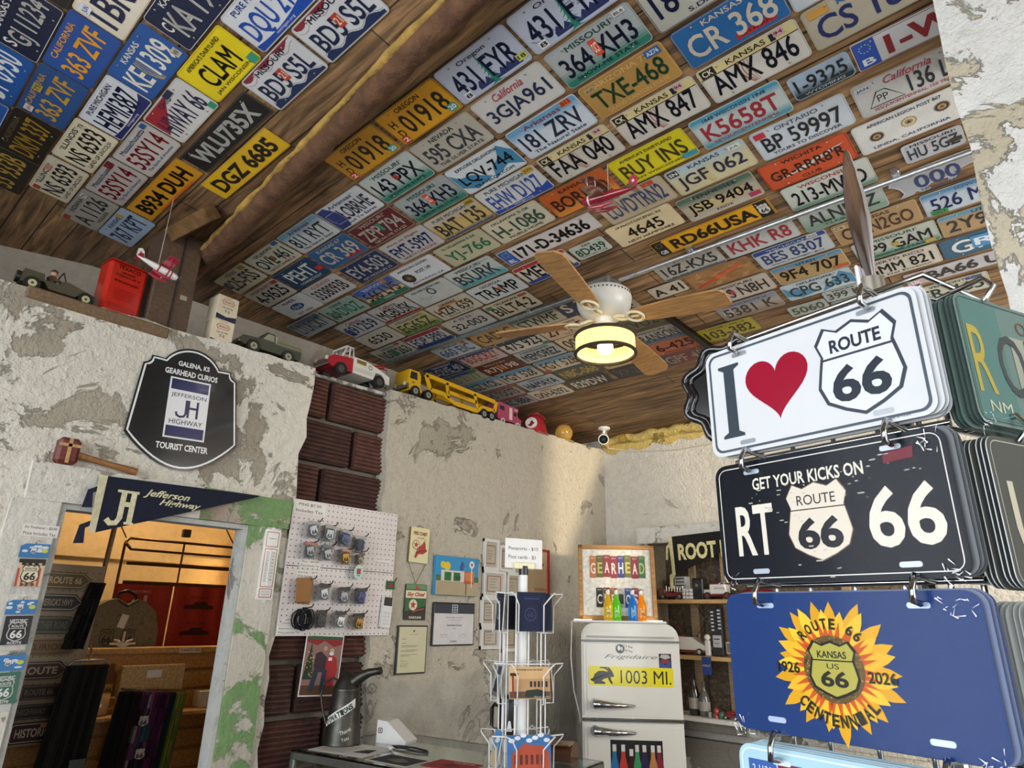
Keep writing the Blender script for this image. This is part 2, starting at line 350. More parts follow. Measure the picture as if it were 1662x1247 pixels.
# ledge on top of the left wall, and the rough panel behind it
m = MB(); P = [(-2.90, -1.6), (-2.90, YB), (-3.2, YB), (-3.3, 2.5), (-4.2, .2), (-4.2, -1.6)]
m.add([(x, y, led(y) - .012) for x, y in P] + [(x, y, led(y) - .03) for x, y in P], [(0, 1, 2, 3, 4, 5), (11, 10, 9, 8, 7, 6)] + [(i, i + 6, (i + 1) % 6 + 6, (i + 1) % 6) for i in range(6)], '8a7f70', 'plaster_low'); struct(m.obj('trim_1'))
m = MB(); m.T = Matrix(); plan = [(-4.02, -1.6), (-3.84, .38), (-3.64, .74), (-3.29, 2.45), (-3.22, 3.4), (-3.16, YB + .1), (-4.35, YB + .1), (-4.35, -1.6)]
m.prism(plan[::-1], led(-1.6) - .1, H + 2.0, '9c9488', 'plaster_upper'); struct(m.obj('wall_upper'))
# back wall with the yellow foam line under the roof
m = MB(); m.box((-.7, YB + .1, 1.6), (5.0, .2, 3.3), 'cccccc', 'plaster_back'); struct(m.obj('wall_back'))
m = MB(); pts = [(-2.86 + i * .05, YB - .012 + rj.uniform(-.008, .004), ceil_z(-2.8, YB) - .028 + rj.uniform(-.012, .01)) for i in range(80)]
m.tube(pts, [.034 + rj.uniform(-.008, .012) for _ in pts], 'd0b56a', 'foam', 8); lo = [(-2.86 + i * .05, ceil_z(-2.8, YB) - .085 - .045 * abs(math.sin(i * .7)) + rj.uniform(-.015, .015)) for i in range(80)]
m.T = Matrix(((1, 0, 0, 0), (0, 0, -1, YB - .001), (0, 1, 0, 0), (0, 0, 0, 1))); m.prism(lo + [(1.09, ceil_z(1, YB)), (-2.86, ceil_z(-2.8, YB))], 0, .006, 'd0b56a', 'foam'); struct(m.obj('trim_2'))
# plastered pier close on the right, right wall, front wall with the shop windows
ex = [(-.052 - .03 * i / 24 + rj.uniform(-.006, .006), (H + 1.6) * (1 - i / 24)) for i in range(25)]
m = MB(); m.T = Matrix(((1, 0, 0, 0), (0, 0, -1, 1.66), (0, 1, 0, 0), (0, 0, 0, 1)))
m.prism([(1.5, 0), (1.5, H + 1.62), (.6, H + 1.63), (.3, H + 1.61), (.12, H + 1.625), (.0, H + 1.60)] + ex, -.32, 0, 'e6e2da', 'plaster_pier'); struct(m.obj('wall_pier'))
m = MB()
for a, c, z0, z1 in ((-2.2, -.75, 0, 3.7), (-.75, 4.5, 0, .85), (-.75, 4.5, 2.95, 3.7), (1.1, 2.0, .85, 2.95), (3.75, 4.5, .85, 2.95)): m.box((1.5, (a + c) / 2, (z0 + z1) / 2), (.2, c - a, z1 - z0), 'd8d4cc', 'plaster_back')
m.T = Matrix(((0, 0, 1, 0), (1, 0, 0, 0), (0, 1, 0, 0), (0, 0, 0, 1)))   # tapering wedge added in the made-up far opening to shape the sun patch
m.prism([(2.0, .85), (3.22, .85), (3.12, H + .2), (2.97, H + 1.3), (2.9, H + 1.3), (2.26, H + .2)], 1.4, 1.6, 'd8d4cc', 'plaster_back')
struct(m.obj('wall_right'))
m = MB()
for a, c, z0, z1 in ((-4.4, -2.75, 0, 3.75), (.95, 1.6, 0, 3.75), (-2.75, .95, 0, .62), (-2.75, .95, 2.9, 3.75)): m.box(((a + c) / 2, -1.7, (z0 + z1) / 2), (c - a, .2, z1 - z0), 'd8d4cc', 'plaster_back')
struct(m.obj('wall_front'))
m = MB(); m.box((3.6, -.6, 1.6), (.2, 4.2, 3.2), 'b0a898', 'plaster_back'); struct(m.obj('wall_sun_blocker'))  # unseen wall added outside to keep the sun off the near side window
m = MB()
for x in (-2.72, -1.5, -.3, .92): m.box((x, -1.7, 1.76), (.06, .07, 2.28), 'e2e2de', 'paint', .006)
for z in (.65, 2.87): m.box((-.9, -1.7, z), (3.7, .07, .06), 'e2e2de', 'paint', .006)
fr = m.obj('window_1'); struct(fr)
# ------------------------------------------------------------- doorway: casing boards, jamb, header
def casing(name, poly, mt, x1=XW + .022, x0=XW - .01): struct(yz(poly, x0, x1, mt, name))
rj2 = random.Random(5)
casing('trim_3', [(.50, 0), (DY0, 0), (DY0, DZ), (.53, DZ)], 'casing_white')
casing('trim_4', [(DY1, 0), (1.565, 0), (1.57, DZ), (DY1, DZ)], 'casing_mixed')
casing('trim_5', [(.565, DZ), (1.18, DZ), (1.18, H + .498), (.56, H + .502)], 'casing_white', XW + .028)
casing('trim_6', [(1.18, DZ), (1.595, DZ - .0), (1.60, H + .495), (1.18, H + .498)], 'casing_green', XW + .028)
m = MB()
for y in (DY0 + .011, DY1 - .011): m.box((XW - .028, y, DZ / 2 - .001), (.08, .02, DZ - .002), 'b5b5b0', 'jamb_paint')
m.box((XW - .029, (DY0 + DY1) / 2, DZ - .011), (.078, DY1 - DY0 - .041, .02), 'b5b5b0', 'jamb_paint')
struct(m.obj('door_1'))
# ------------------------------------------------------------- the store room seen through the doorway
m = MB(); m.box((-5.05, 1.2, 1.3), (.1, 4.6, 2.6), 'd0b98f', 'plaster_plain'); struct(m.obj('wall_storeroom'))
m = MB(); m.box((-4.1, 3.45, 1.3), (2.0, .1, 2.6), 'd0b98f', 'plaster_plain'); struct(m.obj('wall_storeroom_right'))
m = MB(); m.box((-4.1, -1.05, 1.3), (2.0, .1, 2.6), 'd0b98f', 'plaster_plain'); struct(m.obj('wall_storeroom_left'))
m = MB(); m.box((-4.1, 1.2, 2.58), (2.0, 4.6, .06), 'd6c8a8', 'plaster_plain'); struct(m.obj('ceiling_storeroom'))
point_light('storeroom_lamp', (-4.3, 1.5, 2.45), 25, (1, .72, .40), .12)

# ================================================================= number plates nailed to the ceiling
SIZE = {'us': (.305, .152), 'us2': (.325, .152), 'uk': (.52, .111), 'mc': (.178, .102), 'bear': (.305, .152)}
BEAR = [(-.47, .30), (-.42, .42), (-.30, .47), (.10, .50), (.30, .50), (.40, .46), (.47, .38), (.5, .20), (.47, .05), (.40, .02), (.30, -.02), (.20, -.08), (.14, -.12), (.20, -.2), (.16, -.34), (.08, -.36), (.10, -.24), (.02, -.2), (-.08, -.22), (-.14, -.30), (-.10, -.42), (-.2, -.44), (-.25, -.34), (-.30, -.42), (-.44, -.46), (-.38, -.3), (-.40, -.1), (-.44, .04), (-.5, .14)]
def band(w, h, f, side, r=.011, ins=.0035):
    x, y = w / 2 - ins, h / 2 - ins; c = r * .7
    P = [(-x, y - f * h), (x, y - f * h), (x, y - c), (x - c, y), (-x + c, y), (-x, y - c)]
    return P if side > 0 else [(a, -b) for a, b in P][::-1]
def squiggle(mb, rnd, x, y, w, h, z, col, n=14, wd=.0016):
    mb.stroke([(x - w / 2 + w * i / n, y + rnd.uniform(-h, h) / 2) for i in range(n + 1)], wd, z, col, 'enamel')
def number_plate(spec, name='license_plate', k=0, weathered='enamel', label=None, thick=.0012):
    """a pressed metal plate lying in local x,y with its face towards +z; returns the object, screws and stickers are its parts"""
    kind, bgc, fg, main, top, bot, ext, lab = spec
    w, h = SIZE[kind]; r = .014 if kind != 'uk' else .006; mb = MB(); E = weathered; Z = thick; d = .00035; rnd = random.Random(k + len(main) * 7)
    X = [e.split() for e in ext.split(';') if e.strip()]; K = {}
    for e in X: K.setdefault(e[0], []).append(e[1:])
    body = [(a * w, b * h) for a, b in BEAR] if kind == 'bear' else rrect(w, h, r)
    mb.prism(body, 0, Z, bgc, E, side=mixc(bgc, '8a8a86', .6))
    rim = rrect(w - .005, h - .005, r * .8); inn = rrect(w - .0085, h - .0085, r * .66)
    bdc = K['bd'][0][0] if 'bd' in K and K['bd'][0] else mixc(bgc, '3a3a3a', .35)
    z1 = Z + d; z2 = Z + 2 * d; z3 = Z + 3 * d; z4 = Z + 4 * d
    stick = []
    for key, s in (('tb', 1), ('tg', 1), ('bb', -1), ('bg', -1)):
        for a in K.get(key, []):
            f = float(a[1]); sd = s
            if f < 0: f, sd = -f, -sd
            if key[1] == 'b': mb.flat(band(w, h, f, sd), z1, a[0], E)
            else:
                for q in range(4): mb.flat(band(w, h, f * (1.25 - .25 * q), sd), z1 + d * .2 * q, mixc(bgc, a[0], .28 + .24 * q), E)
    if 'mid' in K: mb.flat(rect(-w * .49, -h * .28, w * .49, 0), z1, K['mid'][0][0], E)
    if 'bc' in K:
        a = K['bc'][0]; f = float(a[1]) * h; y0 = -h / 2 + .0035
        mb.flat([(-w / 2 + .006, y0), (w / 2 - .006, y0), (w / 2 - .0035, y0 + f * 1.35)] + [(w / 2 - .004 - (w - .008) * i / 10, y0 + f * (.45 + .9 * ((10 - i) / 10 - .35) ** 2 * 1.9)) for i in range(1, 11)], z1, a[0], E)
        mb.text(a[2], 0, y0 + f * .3, z2, w * .32, h * .07, 'e6e6ea', E)
    if 'lb' in K:
        a = K['lb'][0]; f = float(a[1]) * w
        mb.flat(rect(-w / 2 + .004, -h / 2 + .004, -w / 2 + .004 + f, h / 2 - .004), z1, a[0], E)
        mb.text(a[2], -w / 2 + .004 + f / 2, -h * .26, z2, f * .6, h * .24, 'e8e8ea', E, bold=.02)
        for q in range(10): mb.flat(circ(.0022, 5, -w / 2 + .004 + f / 2 + math.cos(q * .628) * f * .26, h * .2 + math.sin(q * .628) * f * .26), z2, 'd8cf70' if a[2] not in ('GB',) else 'b8b08a', E)
    if 'tr' in K: mb.flat([(-w * .48, h * .44), (-w * .48, -h * .18), (w * .12, h * .46), (-w * .44, h * .46)], z1, K['tr'][0][0], E)
    if 'brd' in K:
        c = K['brd'][0][0]
        mb.flat([(-w * .49, -h * .2), (-w * .3, -h * .44), (w * .0, -h * .3), (-w * .22, h * .04), (-w * .4, h * .1), (-w * .49, h * .36)], z1, c, E)
        mb.flat([(w * .0, -h * .46), (w * .3, -h * .2), (w * .49, -h * .44), (w * .49, h * .1), (w * .36, h * .44), (w * .26, h * .1), (w * .1, -h * .08)], z1, c, E)
    if 'wv' in K:
        for c, s in zip(K['wv'][0], (1, -1)):
            mb.flat([(-w * .46, s * h * .47)] + [(-w * .46 + w * .92 * i / 16, s * h * (.40 - .06 * math.sin(i * 1.1) - (.06 if s < 0 else 0))) for i in range(17)] + [(w * .46, s * h * .47)], z1, c, E)
            mb.stroke([(-w * .46 + w * .92 * i / 16, s * h * (.31 - .06 * math.sin(i * 1.1))) for i in range(17)], .0024, z1, mixc(c, bgc, .5), E)
    if 'kb' in K:
        mb.flat(band(w, h, .27, 1), z1, 'd8c891', E); mb.flat(rect(-w * .49, h * .215, w * .49, h * .235), z2, '1c1a18', E)
        mb.flat(rect(-w * .47, h * .24, -w * .32, h * .46), z2, '24221f', E); mb.text('CK', -w * .395, h * .35, z3, w * .11, h * .15, 'e0d8b8', E, bold=.02)
        mb.flat(rect(w * .24, h * .26, w * .29, h * .44), z2, '1c2038', E)
    if 'wh' in K:
        c = K['wh'][0][0]
        for q in range(4): mb.stroke([(-w * .02 + w * .012 * q - w * .11 * math.sin(i / 8 * 1.9 + .3) * (1 - q * .2), -h * .42 + h * .62 * i / 8) for i in range(9)], .0045 - q * .0006, z1, mixc(c, bgc, .12 * q), E)
    if 'fir' in K:
        rr = random.Random(4)
        for q in range(7): yy = h * (.34 - q * .115); ww = w * (.02 + .018 * q); mb.flat([(w * .02 - ww + rr.uniform(0, .004), yy - h * .15), (w * .02 - ww * .3, yy - h * .10), (w * .02, yy + h * .05), (w * .02 + ww * .35, yy - h * .1), (w * .02 + ww, yy - h * .14), (w * .02, yy - h * .11)], z2 + d * .1 * q, '1f8068', E)
        mb.flat([(-w * .2, -h * .42)] + [(-w * .2 + w * .6 * i / 12, -h * (.36 - .13 * (i % 2) - .04 * rr.random())) for i in range(13)] + [(w * .4, -h * .42)], z1, '2c3566', E)
    if 'rs' in K: mb.flat(rect(w * .0, -h * .40, w * .38, -h * .26), z1, K['rs'][0][0], E); mb.text('RM FARM', w * .19, -h * .33, z2, w * .28, h * .07, '3a1418', E)
    if 'rt' in K: mb.stroke([(-w * .4, -h * .28), (-w * .3, h * .12), (-w * .22, h * .12), (-w * .08, -h * .28)], .004, z2, '2a2e36', E, True); mb.text('PP', -w * .26, -h * .08, z2, w * .1, h * .2, '2a2e36', E)
    if 'se3' in K:
        for i, (a, b) in enumerate(((-.30, -.04), (.02, .02), (.33, .06))):
            q = 16; mb.flat([(a * w + (.021 if j % 2 else .0245) * math.cos(j * math.pi / q), b * h + (.021 if j % 2 else .0245) * math.sin(j * math.pi / q)) for j in range(2 * q)], z1, 'a08a4c', E)
            mb.flat(circ(.019, 20, a * w, b * h), z2, '27305a' if i != 1 else 'd0c8a8', E); mb.flat(circ(.0125, 16, a * w, b * h), z3, 'b39a58', E)
            mb.flat([(a * w + (.0095 if j % 2 == 0 else .004) * math.sin(j * math.pi / 5), b * h + (.0095 if j % 2 == 0 else .004) * math.cos(j * math.pi / 5)) for j in range(10)], z4, '2a3668' if i == 1 else '6a4a2a', E)
    if 'fe' in K: mb.flat([(-w * .34, -h * .2), (-w * .05, -h * .02), (w * .3, h * .16), (w * .44, h * .2), (w * .2, h * .0), (-w * .05, -h * .14)], z1, 'd9d0ca', E)
    if 's66' in K: shield(mb, -w * .36, -h * .02, z1, h * .42, h * .42, 'c8c0b8', '3a342f', '3a342f', E)
    if 'r66' in K: mb.flat(rect(w * .385, -h * .46, w * .485, h * .46), z1, '1b1812', E); shield(mb, w * .435, 0, z2, w * .085, h * .6, 'e2e0dc', 'b0aca4', '1b1812', E)
    if 'brk' in K:
        for q in range(9):
            for j in range(9): x0 = -w * .47 + j * w * .104 + (q % 2) * w * .03; mb.flat(rect(x0, -h * .44 + q * h * .098, x0 + w * .092, -h * .44 + q * h * .098 + h * .078), z1, rnd.choice(['a5794c', 'b58a58', '94683f', '8f6a48']), E)
        for q in range(7): x0 = -w * .4 + q * w * .11; y0 = -h * .28 + q * h * .075; mb.flat([(x0, y0 - .012), (x0 + w * .15, y0 + .004), (x0 + w * .08, y0 + .014), (x0 - .01, y0 + .006)], z2 + d * .1 * q, rnd.choice(['c8452c', 'd85a34', 'b83a34']), E)
    if 'sun' in K:
        for q in range(9): a = math.radians(20 + q * 17); mb.flat([(0, -h * .3), (w * .44 * math.cos(a), -h * .3 + h * .7 * math.sin(a)), (w * .44 * math.cos(a + .14), -h * .3 + h * .7 * math.sin(a + .14))], z1, 'd8bc74', E)
    if 'pe' in K: mb.flat(circ(.016, 16, w * .06, 0), z1, 'c98058', E)
    if 'rnb' in K:
        for q, c in enumerate(('b8543a', 'c9823c', 'c9a860')): mb.stroke([(w * .36 * math.cos(a / 10 * math.pi) - w * .02, -h * .1 + h * (.42 - .06 * q) * math.sin(a / 10 * math.pi)) for a in range(11)], .007, z1 + d * .2 * q, c, E)
    if 'ring' in K: mb.ring(circ(.026, 24, w * .02, h * .12, .028), circ(.016, 24, w * .02, h * .12, .018), z1, '34363c', E); squiggle(mb, rnd, -w * .2, -h * .1, w * .3, h * .2, z2, '4a4c54'); squiggle(mb, rnd, -w * .1, h * .3, w * .4, h * .1, z2, '7a7c80')
    if 'seal' in K:
        mb.flat([(-w * .3 + (.034 if j % 2 else .038) * math.cos(j * math.pi / 14), -h * .06 + (.034 if j % 2 else .038) * math.sin(j * math.pi / 14)) for j in range(28)], z1, '2c2823', E); mb.flat(circ(.02, 18, -w * .3, -h * .06), z2, '57492f', E); mb.flat(circ(.009, 12, -w * .3, -h * .06), z3, '8a7648', E)
    if 'md' in K: mb.text(' '.join(K['md'][0]), w * .1, h * .05, z2, w * .34, h * .15, fg, E, bold=.02)
    if 'lt' in K: mb.flat([(-w * .485, -h * .46), (-w * .485, h * .44), (-w * .32, h * .46), (-w * .16, h * .0), (-w * .26, -h * .46)], z1, K['lt'][0][0], E); mb.stroke([(-w * .44, h * .2), (-w * .22, h * .2), (-w * .2, -h * .25), (-w * .4, -h * .25), (-w * .44, -h * .05)], .002, z2, 'c8ccd4', E, True)
    if 'lt3' in K: mb.flat(rect(-w * .485, -h * .44, -w * .33, h * .44), z1, K['lt3'][0][0], E)
    if 'osg' in K:
        mb.flat(circ(.019, 18, w * .0, 0), z1, '8a6238', E)
        for q in (-1, 0, 1): mb.stroke([(-.02, .012 * q - .006), (.02, .012 * q + .006)], .0025, z2, '5a3a20', E)
    if 'bl' in K: mb.flat([(w * .1, -h * .1), (w * .48, -h * .1), (w * .48, -h * .44), (w * .1, -h * .44)], z1, '26304e', E); mb.flat([(w * .14, -h * .14), (w * .3, -h * .12), (w * .44, -h * .3), (w * .2, -h * .42)], z2, 'c4ccd2', E)
    if 'bl2' in K:
        for q in range(6): mb.flat(circ(rnd.uniform(.008, .02), 9, -w * .36 + rnd.uniform(-.02, .05), rnd.uniform(-h * .35, h * .1), rnd.uniform(.006, .014)), z1 + d * .1 * q, mixc(K['bl2'][0][0], bgc, rnd.uniform(0, .4)), E)
    if 'lbox' in K: mb.flat(rect(-w * .46, -h * .38, -w * .3, h * .08), z1, K['lbox'][0][0], E)
    if 'oval' in K: mb.flat(circ(.062, 28, 0, 0, .030), z1, 'd0d4d8', E); mb.flat(circ(.058, 28, 0, 0, .0265), z2, K['oval'][0][0], E); mb.text(K['oval'][0][1], 0, 0, z3, .075, .03, 'dfe3e8', E, shear=.3)
    if 'sg' in K or 'sg2' in K or 'hw' in K:
        c = '20202a' if 'sg2' not in K else '7a3a34'
        for q in range(3 if 'hw' in K else 1): squiggle(mb, rnd, (w * rnd.choice((-.3, .3, .2)) if 'hw' in K else w * .2), (rnd.uniform(-.3, .3) * h if 'hw' in K else -h * .34), w * .3, h * .12, z4, c)
        if 'sg2' in K: squiggle(mb, rnd, -w * .4, h * .1, w * .14, h * .3, z4, c); squiggle(mb, rnd, w * .38, h * .38, w * .16, h * .12, z4, '2a2a30')
    if kind != 'bear' and kind != 'mc': mb.ring(rim, inn, z2 if 'bd' in K else z1, bdc, E)
    if kind == 'bear': mb.stroke([(a * w * .97, b * h * .97) for a, b in BEAR], .0028, z1, bdc, E, True)
    # lettering
    has_t, has_b = bool(top), bool(bot)
    hf = float(K['hf'][0][0]) if 'hf' in K else (.66 if kind == 'uk' else .5 if (has_t and has_b) else .56 if (has_t or has_b) else .62)
    yc = (-.03 if has_t and not has_b else .05 if has_b and not has_t else 0) * h - (.02 * h if has_t else 0)
    x0, x1 = -w * .42, w * .42
    if 'lb' in K: x0 = -w * .34
    if 'r66' in K: x1 = w * .37
    if 'rt' in K: x0 = -w * .02
    if 'sl' in K: x0 = -w * .33; mb.text(K['sl'][0][0], -w * .39, h * .06, z2, w * .07, h * .26, fg, E, bold=.02)
    if 'hd' in K: x0 = -w * .27; mb.text('H', -w * .37, h * .12, z2, w * .08, h * .22, fg, E, bold=.015); mb.text('D', -w * .37, -h * .18, z2, w * .08, h * .22, fg, E, bold=.015)
    if 'lt' in K: x0 = -w * .2
    if 'lt3' in K: x0 = -w * .44
    nm = len(main)
    W = min(x1 - x0, (h * hf) * (.98 if kind == "uk" else .62) * nm) if nm else 0
    if main:
        mb.text(main, (x0 + x1) / 2, yc, z3, W, h * hf, fg, E, bold=.016 if kind != 'uk' else .035)
        if 'lastred' in K: pass
    tcol = K['tc'][0][0] if 'tc' in K else fg; bcol = K['bt'][0][0] if 'bt' in K else fg
    if top:
        if 'sc' in K: mb.text(top, 0, h * .34, z3, w * .42, h * .2, K['sc'][0][0], E, shear=.35, bold=.01)
        else: mb.text(top, 0, h * .36, z3, min(w * .7, len(top) * .020), h * (.13 if len(top) < 14 else .10), '2a2620' if 'kb' in K else tcol, E, bold=.012)
    if bot: mb.text(bot, 0, -h * (.36 if 'bc' not in K else .2), z3, min(w * .74, len(bot) * .017), h * .10, bcol, E, bold=.01)
    o = mb.obj(name)
    # parts: registration stickers and screws
    for a in K.get('st', []):
        cx, cy, sw, sh = (float(v) for v in a[1:5]); sm = MB(); sm.prism(rect(-sw * w / 2, -sh * h / 2, sw * w / 2, sh * h / 2), 0, .0003, a[0], E)
        if len(a) > 5: sm.text(a[5], 0, 0, .0006, sw * w * .8, sh * h * .6, a[6], E, bold=.02)
        sm.obj('sticker', o, (cx * w, cy * h, z4 + d))
    if kind != 'bear':
        sc = [(-.29, .40), (.29, .40), (-.29, -.40), (.29, -.40)] if kind == 'us' else [(-.4, .36), (.4, .36)]
        for i, (a, b) in enumerate(sc[:4 if k % 3 == 0 else 2]):
            if SCREW[0] is None:
                s_ = MB(); s_.lathe([(.0036, 0), (.0036, .0008), (.0024, .0018), (0, .002)], 'b9b6ae', 'steel', 10); q = s_.obj('screw', o, (a * w, b * h, z3)); SCREW[0] = q.data
            else: q = bpy.data.objects.new('screw', SCREW[0]); COL.objects.link(q); q.parent = o; q.location = (a * w, b * h, z3)
    tag(o, label or lab, 'license plate')
    return o
SCREW = [None]
